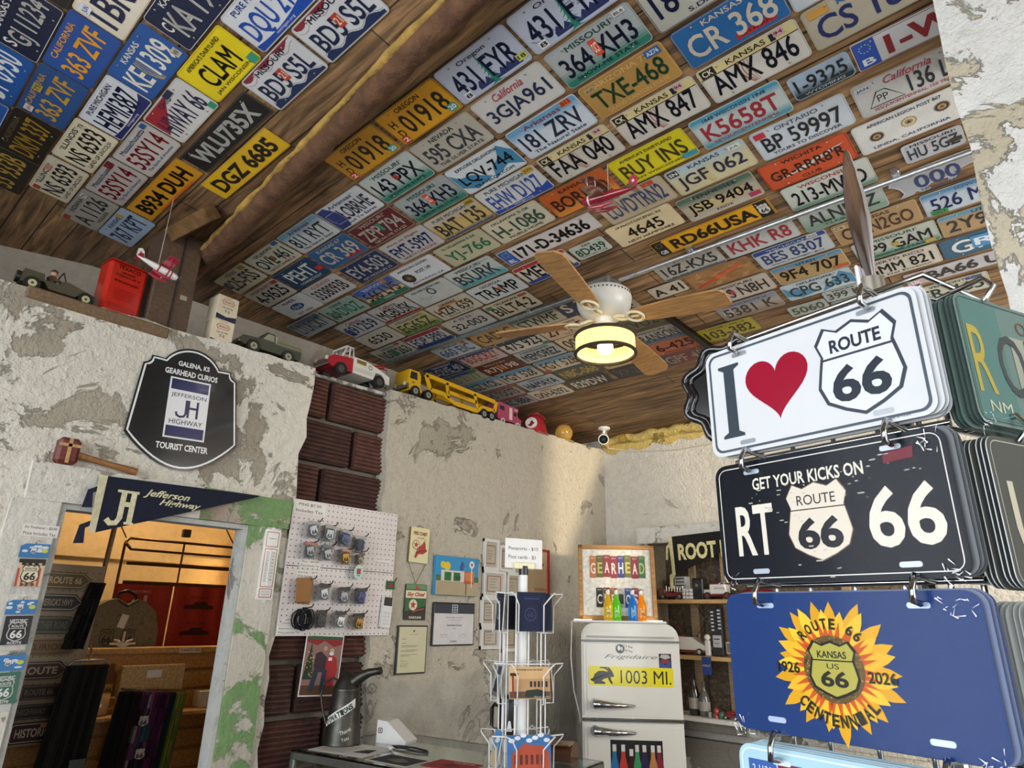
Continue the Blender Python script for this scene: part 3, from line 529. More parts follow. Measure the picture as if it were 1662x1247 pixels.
PLATES = '''-2.208|0.105|us|1d2440|e9e7df|GJ 11234|KANSAS 76||bd e9e7df;sl S|navy Kansas license plate reading GJ 11234 with a white border
-1.894|0.105|us|2a2825|55504a|HC 77|||bd 4a4640|dark plate cut by the top edge, left of the cream 1BR31 plate
-1.868|0.261|us|efe4cf|23284a|1BR31|||bd d8ccb4;st eef0f4 -.40 .30 .12 .2 JUN 2b4fa0|cream license plate reading 1BR31 with a JUN tag
-1.730|0.417|us|1b2544|e8e6de|KA 194|KANSAS||bd e8e6de;sl C|navy license plate reading KA 194 with a white border
-2.179|0.261|us|2c56a4|f0a52c|363 ZVF|CALIFORNIA||hf .46|brighter of the two blue plates reading 363 ZVF
-2.490|0.261|us|2f5590|c79a3c|363 ZVF|CALIFORNIA||hf .46;st b0a052 .05 .34 .14 .18 75 6b6330;st d8d4cc -.40 .3 .12 .18 JAN b0382c|faded blue plate reading 363 ZVF with a red JAN tag
-2.517|0.101|us|2459a6|e8ebee|BY 0950||||scratched bright blue license plate reading BY 0950
-2.049|0.420|us|2c5ea8|efe9da|KE 1309|KANSAS||wh c9b458;st c9c3b0 .42 -.28 .1 .2 W 30405c|blue Kansas license plate reading KE 1309 with a wheat ear
-2.358|0.424|us|dfe2ea|23284e|HEMI387|PURE MICHIGAN||bc 2a2f6a .24 michigan.org|white license plate reading HEMI387 with a navy bottom band
-2.173|0.582|us|dedbd8|24284a|HIWAY 66|OHIO||tr a52a33;st 28354f .16 .42 .16 .14;st 2f9a6c .43 -.38 .1 .16|white license plate reading HIWAY 66 with a red triangle
-1.863|0.576|us|f2d91c|1d1b15|CLAM|AMERICA'S DAIRYLAND|JAN WISCONSIN|bd d8bd10;st 3f9c82 .42 -.36 .12 .2|bright yellow license plate reading CLAM
-1.538|0.573|us|e2e3e8|1f4fae|DQU 217|PURE MICHIGAN||bc 1f4fae .24 michigan.org|white license plate reading DQU 217 in blue
-2.804|0.257|us|29251f|d1a63c|DKM 337|CALIFORNIA||tc 6b5f45|black license plate reading DKM 337 in yellow
-2.831|0.098|us|2a5fae|e6e6e6|AKZ 12|||bd dfe3ea;st d5cf9c .40 .30 .14 .22|blue plate at the left picture edge, above the black 33 933B plate
-3.113|0.254|us|2d2a24|b9953f|33 933B|||bd 3d3a32|black plate reading 33 933B in dull yellow
-2.673|0.419|us|e6dcbf|1e1d1c|NS 6593|ILLINOIS|LAND OF LINCOLN|bd cfc4a4;st dcd2b5 .38 .33 .1 .16 73 222222|upper of the two cream plates reading NS 6593
-2.993|0.415|us|ded4ba|1e1d1c|NS 6593|ILLINOIS|LAND OF LINCOLN|bd c4b999;st b5402f -.41 .33 .1 .16;st c98f88 .2 .36 .13 .14|lower of the two cream plates reading NS 6593, with a red tag
-2.487|0.582|us|c9c4bd|a02a38|53SY14|Massachusetts|The Spirit of America|tc 2f5a96;bt 2f5a96;st 2c58a0 .42 .4 .1 .12|grey plate reading red 53SY14, the one nearer the pipe
-2.800|0.578|us|bdb6ae|9a2432|53SY14|Massachusetts|The Spirit of America|tc 34588c;bt 34588c;st 7a2327 .32 .4 .16 .18|grey plate reading red 53SY14 beside the cream NS 6593 plate
-3.115|0.573|us|a7a198|2f2e2c|A 1126|INDIANA|HOOSIER|st a8322c -.44 .36 .12 .16;st d6d2c8 .33 .36 .1 .16 73 222222|grey Indiana license plate reading A 1126
-3.114|0.729|us|a9bdd2|26355a|767 KPT|KANSAS||tc 2c4672;st c9a23c .25 .38 .1 .16|pale blue license plate reading 767 KPT
-2.688|0.727|uk|d99a20|1f1b12|B934 DUH|||st d9662c .05 -.44 .6 .08|amber long plate reading B934 DUH
-2.151|0.736|uk|1c1c1c|a9a9a5|WLU735X|||bd 5d5d5a|black long plate reading WLU735X in silver
-2.249|0.864|uk|edbd22|1c1a14|DGZ 6685||||yellow long plate reading DGZ 6685 beside the rusty beam
-1.716|0.732|us|d8d8da|1e2748|BD5 S5L|MISSOURI||wv 8c2e3c 26355c;st c4402a .0 .02 .09 .3 21 e8d8c8;hf .46|white plate reading BD5 S5L, the one farther from the top edge
-1.398|0.732|us|dadadc|1e2748|BD5 S5L|MISSOURI||wv 8c2e3c 26355c;st c4402a .0 .02 .09 .3 21 e8d8c8;hf .46|white plate reading BD5 S5L near the top edge
-1.483|1.115|us|d99a1e|201a10|01918|OREGON||bd 2b2212;hd;st c93a2c -.40 -.36 .1 .2 2 f0e8e0;st 3f9a8c .40 -.33 .12 .2 20 f0f0f0|orange Oregon plate reading 01918, the one nearer the top edge
-1.805|1.114|us|cf9420|201a10|01918|OREGON||bd 2b2212;hd;st c93a2c -.40 -.36 .1 .2 2 f0e8e0;st 4a9a8c .40 -.33 .12 .2 20 f0f0f0|orange Oregon plate reading 01918, the one beside the 143 PPX plate
-1.172|1.115|us|b9c0d2|232c52|431 FYR|Oregon||fir;tc 2f3340;st c5c860 .42 -.3 .12 .16 18 333333;st e3e3e3 -.36 -.36 .1 .18 8 222222|lilac plate with a fir tree reading 431 FYR, lower of the two
-0.854|1.116|us|bcc3d4|232c52|431 FYR|Oregon||fir;tc 2f3340;st e3e3e3 -.36 -.36 .1 .18 8 222222;hw|lilac fir tree plate reading 431 FYR with black handwriting
-0.847|1.283|us|a9aeb0|1d2440|364 XH3|MISSOURI|SHOW-ME STATE|tc 2f6a58;bg 2c7a66 .3;st d4532f .0 .05 .08 .4 OCT f0e0d8;st dcdcd8 .38 .42 .12 .12 BL6 333333|larger-looking Missouri plate reading 364 XH3 with a red OCT tag
-0.521|1.284|us|b5b4a8|1f2a52|18 4072||S.DAK.|bd 28304a;bl|grey South Dakota plate with a navy border, cut by the top edge
-0.506|1.452|us|26649f|c9bfae|CR 368|KANSAS||bd a89a80;rs b02c30|blue Kansas truck plate reading CR 368 with a red strip
-0.196|1.456|us|c7ced2|8a9298|A 21|||bd aab0b4|pale blank-looking plate cut by the top edge beside the blue truck plate
-0.839|1.447|us|b58a4a|2f5a3a|TXE-468|ARIZONA 73|GRAND CANYON STATE|tc d2ab6e;bt d2ab6e;bd d2ab6e;st 3460a0 .38 .36 .16 .18 AZ76 d8e0ea;st b9a078 -.38 .34 .12 .14 AUG 6b4a3a|tan license plate reading TXE-468 in green
-0.826|1.612|us|cfcac0|1e2334|AMX 847|KANSAS||kb;st d0a6b0 .33 .40 .1 .14 94 a03060;wh a8604c|white Kansas plate reading AMX 847
-0.508|1.616|us|d3cec4|1e2334|AMX 846|KANSAS||kb;st d0a6b0 .33 .40 .1 .14 94 a03060;wh a8604c|white Kansas plate reading AMX 846
-1.169|1.280|us|c9c6c2|1d2748|3GJA961|California||sc b0344a;hf .5|white plate reading 3GJA961 under a red script heading
-1.158|1.446|us|cdd6e0|1e2640|181 ZRV|Arkansas|The Natural State|tc 7a2838;bg 6aa0c4 -.3;st cc5a2c .36 .40 .13 .15 011 3a2020|sky topped Arkansas plate reading 181 ZRV
-1.152|1.611|us|c9c3b6|1e2130|FAA 040|KANSAS||kb;wh a8705c;st d0a6b0 .38 .40 .1 .13 94 a03060|white Kansas plate reading FAA 040
-1.493|1.283|us|b3ac9e|33363e|595 CXA|NEVADA|THE SILVER STATE|tc 20201e|grey Nevada plate reading 595 CXA
-1.482|1.450|us|d2d8dc|171c24|LQV-744|EXPLORE OKLAHOMA|TRAVELOK.COM|brd 3f86ae;hf .42|blue and white plate with a bird wing reading LQV-744
-1.479|1.611|us|d0cfcc|26499e|EHW D127|PURE MICHIGAN||bc 2149a2 .22 michigan.org;tc 44608c;st c8a238 .40 .40 .15 .18 JUN 4a3818|white plate reading EHW D127 with a blue bottom band
-1.280|1.778|us|bf5a24|2a1a14|BORP Q|KANSAS||bg d98a3a .3|orange sunset plate reading BORP Q behind the red toy plane
-0.953|1.783|us|d9cb20|3a360e|BUY INS|AMERICA'S DAIRYLAND|JAN WISCONSIN|bd b9ab18;st 3c92ae .40 -.36 .18 .16|yellow license plate reading BUY INS
-0.625|1.786|us|c2cbc8|a02a38|K5658T|1848 WISCONSIN 1998|SESQUICENTENNIAL|tc 2c3f66;bt a83440;bg 5a98aa .22;tg 4a9ab8 .2|teal edged Wisconsin plate reading K5658T in red
-0.812|1.950|us|c9c09a|2a2c44|JGF 062|KANSAS||tg a9c0cc .3;wh c8a860;st 1f2230 -.40 .35 .13 .2 SN e8e4d4;st e0dcd0 .38 .35 .14 .14 JUL 223a6a|pale yellow Kansas plate reading JGF 062
-0.487|1.957|us|c6cdd6|20242c|BP 59997|ONTARIO|YOURS TO DISCOVER|tc 4a5668;st c03440 -.40 .34 .12 .18|white Ontario plate reading BP 59997
-0.366|1.786|mc|9fb4c8|1b1f26|1-9325||WYOMING|bg 24343c .38;bd c8d4dc;bt e0e4e4|small blue Wyoming plate reading 1-9325
-0.190|1.616|us|b9b09c|232f66|CS 189|KANSAS||tc 2f66a0;bd a89e88;st d29a4a -.36 .36 .18 .18|beige plate reading CS 189 with an orange sunrise tag
-0.008|1.785|uk|d4d2d4|8c1c26|1-WNDC|||lb 2456b4 .11 B;bd 7a1c24|long white plate reading 1-WNDC in red with a blue end
-0.162|1.960|us|bfbfbc|20242c|136 LP|California|SESQUICENTENNIAL 150 YEARS|sc b0304a;bt a83a44;st c6c6c4 -.40 .34 .14 .14 JAN 2a3a80;rt|white plate reading 136 LP with a triangle and red script heading
-0.211|2.130|us|d8d8d6|1f3060||AMERICAN LEGION POST 807|LINDA, CALIFORNIA|se3;tc 25356a;bt 25356a|white plate with three round gold and navy seals
-0.169|2.286|mc|b9bcc2|282c36|HU 5GZ|MISSOURI||st 3a3428 .36 -.1 .2 .2|small grey Missouri plate reading HU 5GZ above the conduit
-0.529|2.125|us|c8502a|2a1a16|GR-RRR8'R|WICHITA|CLUB|bd 7a2c1c;hf .36;fe|orange plate with a white feather reading GR-RRR8'R
-0.508|2.286|us|c8ccc4|1e2024|213-MWD|WISCONSIN||tc a02834;st c0503c .30 .38 .1 .14;bg 6a9a86 .12|white Wisconsin plate reading 213-MWD above the conduit
-0.512|2.450|us|b2c0bc|20262a|ALNR7Z|Tennessee|CLAIBORNE|bg 7a9c8a .4;st c3ccc8 -.40 .34 .14 .16 MAR 333333|misty green Tennessee plate reading ALNR7Z
-0.190|2.448|bear|a9adb6|24386e|000|EXPLORE CANADA'S ARCTIC|NUNAVUT|bd d8dcde|grey plate cut in the shape of a bear reading 000
-0.116|2.615|us|b6c2cc|26397c|526 MAR|IOWA||tg 4a7fa8 .25;st 2f8a4a -.36 -.38 .18 .2 OCT 10301c;tc 24508c|blue topped Iowa plate reading 526 MAR beside the white pillar
-0.433|2.614|us|a98a60|3a1f18|CWN2GO|KANSAS||bd c0aa84;st c6b494 -.40 .34 .14 .18 CR 3a2f20|brown plate reading CWN2GO behind the spear-shaped pole tip
-0.095|2.791|us|a98c64|221f1e|2Y9 LK|UTAH||tg 4a8cae .2;bd b8b4a4|sandy arch plate reading 2Y9 LK
-0.407|2.786|us|b2b8ae|23272e|PP9 GAM|MISSOURI|SHOW-ME STATE|bg 2f7a68 .25;tc 3a6a54;st b49a34 .0 -.05 .07 .2;st b49a34 .38 -.36 .12 .16|green edged plate reading PP9 GAM
-0.435|2.955|us|c6c0b4|22221f|GMM 821|PUERTO RICO|Isla Del Encanto|bd a8a294|white Puerto Rico plate reading GMM 821
-0.123|2.960|us|2a5a78|d8dce0|GR 8|||st 3f86b8 .0 .05 .3 .6 R d8e4f0;st b4bcc0 .33 .0 .28 .9|blue sectioned plate reading GR 8
-0.185|3.117|uk|bab6bc|201c1f|BA66 UKX|||lb c6a4ac .12 UK|long white plate reading BA66 behind the wire rack
-0.309|3.283|us|c0bcaa|2f5a48|TR 465|VERMONT||bd a09c88;st 2f4a80 .33 .36 .2 .14|white plate reading TR 465 in green under the wire hook
-0.618|3.190|us|7d8a88|2e4a44|BQ 0J0||||dull grey green plate reading BQ 0J0 behind the pole sleeve
-0.840|2.444|us|bfc3c6|a82a36|KHK R8|TEXAS||tc 1c2036;st 22304c .33 .36 .2 .12|white Texas plate reading KHK R8 in red
-0.758|2.607|us|b9bfc4|22376a|BES 8307|MICHIGAN|www.Michigan.gov|tb 23438a .2;tc d2d6de;st c9cccc .33 .40 .13 .16 AUG 333344|blue banded Michigan plate reading BES 8307
-0.745|2.772|us|b0925e|29211a|9F4 707|UTAH||tg 3f88b4 .22;bd c8c4b4;st c2542c .38 -.36 .2 .14|sandy Utah plate reading 9F4 707
-0.762|2.928|us|b6c4cc|1e2a34|CPG 633|OKLAHOMA||brd 4a8ab0|blue and white plate reading CPG 633
-0.870|3.108|mc|a5aca4|3a463e|5060||||small grey plate reading 5060 behind the wire rack
-0.688|3.059|mc|a9b0ac|333a38|399 K|TEXAS|||small grey plate reading 399 K beside the 5060 plate
-1.094|2.940|us|a49c98|3a342f|5381 K|ILLINOIS ROUTE 66||bg 8a7a62 .3;s66;tg 8088a0 .3|weathered plate with a small route shield reading 5381 K
-1.280|3.106|us|a99a24|2b2a10|103-382|COSTER L MO 73||bd 7a7018|olive yellow plate reading 103-382
-1.068|2.772|us|c0b4aa|2a2420|S7S N8H|MISSOURI||st a8343a -.12 .0 .07 .25|pinkish white plate reading S7S N8H behind the fan blade tip
-1.084|2.604|us|a07448|4a2c1c||||brk|plate with an orange brick picture and no number
-1.163|2.448|us|b4b2ac|2a2f36|16Z-KX5|QUEBEC|Je me souviens|bg 3c4048 .10|worn grey plate reading 16Z-KX5
-1.342|2.584|mc|c3b8a8|3a3028|A 41||||small pale plate reading A 41 above the right fan blade
-1.324|2.783|mc|c0b2a2|2a2420|7 18||||small pale plate reading 7 18 below the right fan blade
-0.972|2.276|uk|e2a51e|1a1710|RD66USA|||bd 1a1710;lb 1c1a14 .10 GB;r66|yellow long plate reading RD66USA with a route shield
-1.180|2.100|us|dcc9a2|252018|4645|19 PHOTOSCENIC 63|NEW HAMPSHIRE|hf .44;bd c2ae86|cream New Hampshire plate reading 4645
-0.856|2.117|us|b3a994|211f22|JSB 9404|TENNESSEE|KNOX|tg 4f6a5c .3;bg c0b8aa .14;st b03454 .40 -.33 .14 .16;sun|scenic plate with sun rays reading JSB 9404
-1.128|1.944|us|b9a990|2c4270|LUVDTRN2|||st c0442f .30 .40 .16 .14;sg|speckled plate reading LUVDTRN2 under the red toy plane
-1.576|1.941|uk|cfc8c6|1c1a1c|171-D-34636|||lb 2456a8 .12 IRL|long white plate reading 171-D-34636 with a blue end
-1.453|2.097|mc|b9c0b6|2a6258|8D439|NH|MOTORCYCLE|tc 20302c|small green lettered plate reading 8D439
-1.598|1.773|us|c9c0a8|2a4a3c|H-1086|OKLAHOMA IS OK|MOBILE HOME|bd b4aa90|cream Oklahoma plate reading H-1086
-1.792|1.609|us|c5a968|252226|BAT 135|PURE MICHIGAN||tg bdb8b0 .3;bg 2f4a66 .12;st b89a30 .40 .40 .15 .16 MAR 4a3818|amber bridge picture plate reading BAT 135
-1.911|1.773|us|b8b294|1f6a4a|YJ-766|75 OKLAHOMA IS OK||bd a09a7c|olive cream plate reading YJ-766 in green
-1.710|2.098|us|cfc6ba|1f2226|MERT 1|||tb a82c30 .16;bb 28489a .16|white plate reading MERT 1 with red and blue bands under the left fan blade
-2.020|1.940|us|b9c2be|1d2734|BSURK|MISSOURI||bg 4a98a0 .32;sg2|teal fading plate reading BSURK
-2.031|2.106|us|c2c6c8|1a1c20|TRAMP|GEORGIA||tc 3a4044;pe|white Georgia plate reading TRAMP with an orange peach
-2.074|2.269|us|c3b89e|2a2a24|BILT4-2|OKLAHOMA||st a84038 .38 .38 .18 .12;st 3c7a54 -.40 .3 .14 .2|cream plate reading BILT4-2
-2.344|2.105|us|c0b8a8|2c2622|HZR 659|HAWAII|ALOHA STATE|rnb;bt 3a3430|plate with a rainbow arc reading HZR 659
-2.397|2.269|us|b3b2ac|24262a|32-003|A 33 55||hf .42|grey plate reading 32-003
-2.330|1.944|us|b9bdba|23356a||ROD AND CUSTOM CARS||ring|white plate with a dark ring emblem and blue lettering
-2.236|1.774|us|cfd2d6|243050||AMERICAN LEGION|ESCONDIDO, CA|seal;md POST 149|white plate with a dark round seal reading POST 149
-2.101|1.605|us|b9b6b4|26387a|FMT-5997|First in Flight|NORTH CAROLINA|tc a04048;bt 8c3040|grey plate reading FMT-5997 in blue
-1.791|1.446|us|9ea4a6|1d2440|364 XH3|MISSOURI|SHOW-ME STATE|tc 2f6a58;bg 2c7a66 .3;st d4532f .0 .05 .08 .4 OCT f0e0d8|smaller-looking Missouri plate reading 364 XH3 beside the maroon plate
-1.806|1.279|us|bcc4c2|1e2634|143 PPX|MISSOURI|SHOW-ME STATE|tc 2f5f50;bg 2c7f6c .3;st a83430 .02 .05 .07 .16|green fading Missouri plate reading 143 PPX
-2.122|1.279|us|cdd0d6|1d2232|LOBRHE|Arkansas|Proud To Serve|tc 2c3a72;lt 26387a|white plate with a navy panel reading LOBRHE
-2.434|1.274|us|bcc2c4|262c38|811 RYT|Arkansas|The Natural State|tc 6a2838;tg 6a94ac .28|sky topped plate reading 811 RYT
-2.115|1.441|us|5e1f24|d8cfc6|ZPP 794|MISSOURI|SHOW-ME STATE|bd c8bcb0;st 2f8a6c .02 .05 .06 .35|maroon Missouri plate reading ZPP 794
-2.436|1.435|us|2a5a8a|b9ae9c|CR 369|KANSAS 67||bd 9a8e76;rs b02c34|blue Kansas truck plate reading CR 369
-2.752|1.275|us|bdb9a8|1f5a44|OVL 461|OKLAHOMA|NATIVE AMERICA|tc 2a2f34;bt a8583c;osg;st 2f6090 .4 .42 .14 .14|cream Oklahoma plate reading OVL 461 in green
-3.076|1.273|us|c0b9a2|23222a|225-FSS|TEXAS||st a87c28 .36 .36 .16 .18;st 3a2c50 -.42 .0 .1 .3|cream Texas plate reading 225-FSS above the stacked oil boxes
-3.076|1.443|us|b5b0a2|2c3440|4-9625|MASSACHUSETTS||tc a8403c;st a02c2c .42 .36 .14 .16|grey plate reading 4-9625 beside the 225-FSS plate
-2.754|1.439|us|24405f|c9ccca|PEHT||CONNECTICUT|st c03038 .42 -.1 .14 .2;bd 46607c|dark blue plate reading PEHT
-2.421|1.602|us|1f2f54|d6d4ce|EY4-503||APR MISSOURI 75|bd c0c2c4|navy Missouri plate reading EY4-503
-2.763|1.602|us|bab7b4|2c2c36|3338093B|ILLINOIS||tc a04850;lastred|white plate reading 3338093B with a red last letter
-3.072|1.604|us|c6c8c8|3a2c30||MUNDEL|EST 1950|oval 2c4a84 Ford;tc 5a3040|white plate with a blue oval emblem
-2.876|1.774|us|8ea39a|2f6a56|RADIOZ|MAINE||bd b0b4a4;bl2 5a4030|grey green plate reading RADIOZ
-3.200|1.773|us|9aa0a6|26303c|LTLRCKT|||tg 44566c .35;bd b4b8ba|grey blue plate reading LTLRCKT above the green toy pickup
-2.548|1.776|us|8c98ac|3a1c28|566 LVS|KENTUCKY|TRIGG|tg 3658a0 .45;bb 1f6a48 .22;mid c0b088;tc c0ccd8;bt c0ccc4;st b0702c .30 .38 .1 .2|blue and green Kentucky plate reading 566 LVS
-2.645|1.944|us|b5b4b0|22262a|MGBUSK|California||sc 8c4048;bb 8c2a34 .12|white plate reading MGBUSK with a red bottom stripe
-2.961|1.944|us|b0b0b2|26304c|591259|California||sc 94484c;lbox 28489a|white plate reading 591259 with a blue square
-2.982|2.103|us|b9b4a6|22211e|6530|||hf .5;bd cac6b8|cream plate reading 6530
-2.662|2.104|us|b0a878|3a4a2c|EG65Z|MISSISSIPPI||bg 5a7a3c .3;tg b0b0a4 .25;tc 8a4a40;st b09a28 .36 .36 .1 .2|green and yellow picture plate reading EG65Z
-3.056|2.269|us|a8a698|2a302c|NSO 263|OREGON||st 2f6f50 .0 -.02 .16 .5;st 8a4038 .33 .42 .14 .12|grey plate with a green centre reading NSO 263
-2.737|2.269|us|b4b4b8|222c48|EQP 5890|||tb 8c2c34 .2;bb 26386e .2|white plate reading EQP 5890 with red and navy bands
-2.705|2.461|us|a8b2bc|4a5a74|660 EIC|GEORGIA||st b0583c .36 .36 .1 .2|pale blue plate reading 660 EIC below the strip conduit
-2.373|2.460|us|b09060|5a2a1e|CADLC|||bd 9a7a50|tan plate reading CADLC beside the thin fan blade
-2.967|2.630|us|1e2f52|d0d2d0|LOVE 40|VIRGINIA|FOR LOVERS|bd 34486c|navy plate reading LOVE 40
-2.637|2.623|us|b9a4a0|8a3038|BUGCRZY||CALIFORNIA|tb 2c4078 .16|pinkish plate reading BUGCRZY
-2.310|2.617|us|c8bfb8|2a282c|47S 923|||tb 2c3444 .26;st 2f7a50 .42 -.40 .14 .14|white plate reading 47S 923 with a dark top band
-2.635|2.786|us|501c1c|cdb8ae|R7J 198|MISSOURI||bd 7a4a40;st b07028 .0 .0 .08 .45|maroon plate reading R7J 198
-2.955|2.789|us|a09c84|7a7a64|SS 2177|||tb 2c4678 .2;st 3a6a48 .38 .38 .2 .2|faded khaki plate with a blue top edge next to the navy LOVE 40 plate
-2.934|2.945|us|b4b0a4|3a3c40|SGZ KOL|||tg 5a94ac .3|blue topped plate reading SGZ KOL above the yellow car carrier
-2.618|2.942|us|bdb5a4|2b2a2a|FGY 528|||tg 4a8cae .3|blue topped plate reading FGY 528, the one without a red map
-2.306|2.774|us|a8acac|2c343c|MEMOREZ|MISSISSIPPI||tc 50606a|grey plate reading MEMOREZ
-2.287|2.938|us|cabda4|2b2a2a|FGY 52B|||tg 4a90b4 .3;st b8442c -.42 -.38 .14 .2|blue topped plate reading FGY 52B with a red corner map
-1.998|2.614|us|d2b89a|8a3226|27 495|Massachusetts|TAXI|tc 3a4a70|peach plate reading 27 495 beside the lamp shade
-1.986|2.770|us|d2bc96|3a3424|00 518|||st 5a9a5a -.30 -.40 .16 .2|cream plate reading 00 518 partly behind the lamp shade
-2.914|3.112|us|a89c94|33302f|HS TOOTS|||tb 8c4a40 .14|dull plate with a rust red top edge reading HS TOOTS
-2.575|3.107|us|aab2b8|24344c|HAMAYA|OREGON||bl2 4a5a86;bd ccd0d0|blue picture plate reading HAMAYA
-2.931|3.272|us|a4a09c|34323a|NKC 888A|||tb 8a4038 .14|grey plate reading NKC 888A, nearest the pink camper
-2.619|3.268|us|cfc4ae|23211f|SXH-6292|TEXAS||tc 7a3a30|cream plate reading SXH-6292
-2.257|3.097|us|3a4644|b89a3a|NBC-068|||bd 4e5a58|dark slate plate reading NBC-068 in yellow
-2.291|3.263|us|2a271f|cfcac0|R29DW|||bl2 5a5226;bd 45402f|black plate reading R29DW in white
-1.941|3.260|us2|2f2e2b|5a564e|XP-23-18|||bd 403d37|black plate with dull grey letters XP-23-18
-1.601|3.263|us|6e2c30|c8b4a0|GPF 451|||lt3 3a3e4c;bd a88c78|dark red plate reading GPF 451
-1.614|3.107|us|b8603c|4a241c|16-425||MISSOURI|bt 6a3020|rust orange plate reading 16-425
-1.626|2.951|us|b4b0a8|23252a|BRANSON|MISSOURI||bb 4a6280 .24|white plate reading BRANSON with a blue grey bottom
-1.637|2.795|us|75705a|3a3c34|XVU2||ALBERTA|bb 6a5430 .18|dull olive plate reading XVU2
-1.753|2.458|us|24344f|d6cfc0|S 377||GOREA|bt b0b4bc|navy plate reading S 377 behind the fan motor
-2.062|2.458|us|b0aa92|4a4a48|STWMF|COLORADO||tg 3a5a5c .3|green topped plate reading STWMF above the thin fan blade
-1.677|2.639|us|bcae9c|2a2a2a|AL 905||||pale plate reading AL 905 behind the fan pole
-1.935|3.101|us|c9b078|6a5a30|A 7703||||cream plate hidden mostly behind the lamp shade'''
nz = Vector((PB, PC, -1)).normalized(); ax = Vector((1, 0, PB)).normalized(); ay = nz.cross(ax)
rp = random.Random(11)
for k, line in enumerate(PLATES.split('\n')):
    a = line.split('|'); x, y = float(a[0]), float(a[1])
    o = number_plate(a[2:], k=k); t = math.radians(rp.uniform(-.45, .45))
    X = ax * math.cos(t) + ay * math.sin(t); Y = nz.cross(X); p = Vector((x, y, ceil_z(x, y))) + nz * .0045
    o.matrix_world = Matrix(((X.x, Y.x, nz.x, p.x), (X.y, Y.y, nz.y, p.y), (X.z, Y.z, nz.z, p.z), (0, 0, 0, 1)))
    o['group'] = 'license plates on the ceiling'

# ================================================================= beams, conduits, fan and toy planes under the ceiling
def under(x, y, d): return (x, y, ceil_z(x, y) - d)
# rusty iron beam: a half round hollow channel with a lumpy lip, running from the near ceiling to the ledge post
m = MB(); a, b = Vector(under(-.62, .872, .05)), Vector(under(-3.2, 1.062, .06)); n = 46; rb = random.Random(2)
pts = [a + (b - a) * i / n + Vector((0, rb.uniform(-.003, .003), rb.uniform(-.003, .003))) for i in range(n + 1)]
m.tube(pts, [.041 + rb.uniform(-.002, .002) for _ in pts], '6b4a33', 'rust', 14)
bo = m.obj('iron_beam'); tag(bo, 'long rusty iron beam crossing the boarded ceiling down to the ledge post', 'beam')
m = MB(); pts = [a + (b - a) * i / n + Vector((0, -.040 + rb.uniform(-.003, .003), .016 + rb.uniform(-.004, .004))) for i in range(n + 1)]  # golden highlight of the beam put into the colour of a lumpy strip
m.tube(pts, [.013 + rb.uniform(-.005, .006) for _ in pts], 'b08c46', 'rust', 6); m.obj('highlight_strip', bo)['label'] = 'crumbly golden edge strip with its highlight painted in'
m = MB(); a, b = Vector(under(-2.59, .903, .045)), Vector(under(-2.895, .861, .048)); d = (b - a)
pts = [a + d * i / 10 for i in range(11)]; m.tube(pts, [.042] * 11, '7a5a34', 'rust', 4, smooth=False)
tag(m.obj('timber_stub'), 'short square brown beam stub beside the rusty iron beam above the ledge', 'beam')
# boxed wooden post on the ledge
m = MB(); zc = ceil_z(-3.1, .92) - .01; z0 = led(.92); m.box((-3.0, .92, (z0 + zc) / 2), (.19, .175, zc - z0), '5b4636', 'grain', .006)
po = m.obj('ledge_post'); tag(po, 'boxed brown wooden post standing on the ledge between red oil can and stacked boxes', 'post')
m = MB(); m.box((-2.903, .925, (z0 + zc) / 2 - .005), (.006, .006, zc - z0 - .03), '2c2119', 'grain'); m.box((-2.904, .965, z0 + .17), (.004, .03, .022), 'a39a84', 'paint', .001); m.obj('joint', po)
# thin electric conduit in two runs meeting the fan
m = MB(); m.tube([under(1.3, 2.385, .026), under(.3, 2.372, .026), under(-1.47, 2.352, .026)], .0105, 'c4c8cc', 'galvan', 10)
cd = m.obj('conduit'); tag(cd, 'bright metal conduit running across the plates from the fan to the pillar', 'conduit')
for x in (-.30, -1.1):
    m = MB(); m.box(under(x, 2.349, .012), (.03, .05, .024), 'b9bec2', 'steel', .004); m.cyl(under(x, 2.33, .02), under(x, 2.33, .032), .006, 'd0d2d4', 'steel'); m.obj('strap', cd)
m = MB(); P1, P2 = (-1.66, 2.375), (-3.2, 2.335)
m.tube([under(P1[0], P1[1], .016), under(-2.4, 2.352, .018), under(P2[0], P2[1], .018)], .0135, '8f979b', 'galvan', 8)
cd2 = m.obj('conduit'); tag(cd2, 'dull grey conduit from the fan to the ledge behind the tow truck', 'conduit')
for x in (-2.02, -2.58):
    m = MB(); m.box(under(x, 2.352, .014), (.028, .05, .028), 'a9b0b2', 'steel', .004); m.obj('strap', cd2)
m = MB(); a, b = under(-1.462, 2.70, .020), under(-1.432, 3.26, .020); m.add([(a[0] - .017, a[1], a[2] + .012), (a[0] + .017, a[1], a[2] + .012), (b[0] + .017, b[1], b[2] + .012), (b[0] - .017, b[1], b[2] + .012)] + [(a[0] - .017, a[1], a[2] - .012), (a[0] + .017, a[1], a[2] - .012), (b[0] + .017, b[1], b[2] - .012), (b[0] - .017, b[1], b[2] - .012)], [(0, 1, 2, 3), (7, 6, 5, 4), (0, 4, 5, 1), (1, 5, 6, 2), (2, 6, 7, 3), (3, 7, 4, 0)], '3b3a36', 'steel')
tag(m.obj('wire_channel'), 'dark flat wire channel on the ceiling beside the rust orange plate', 'wire channel')
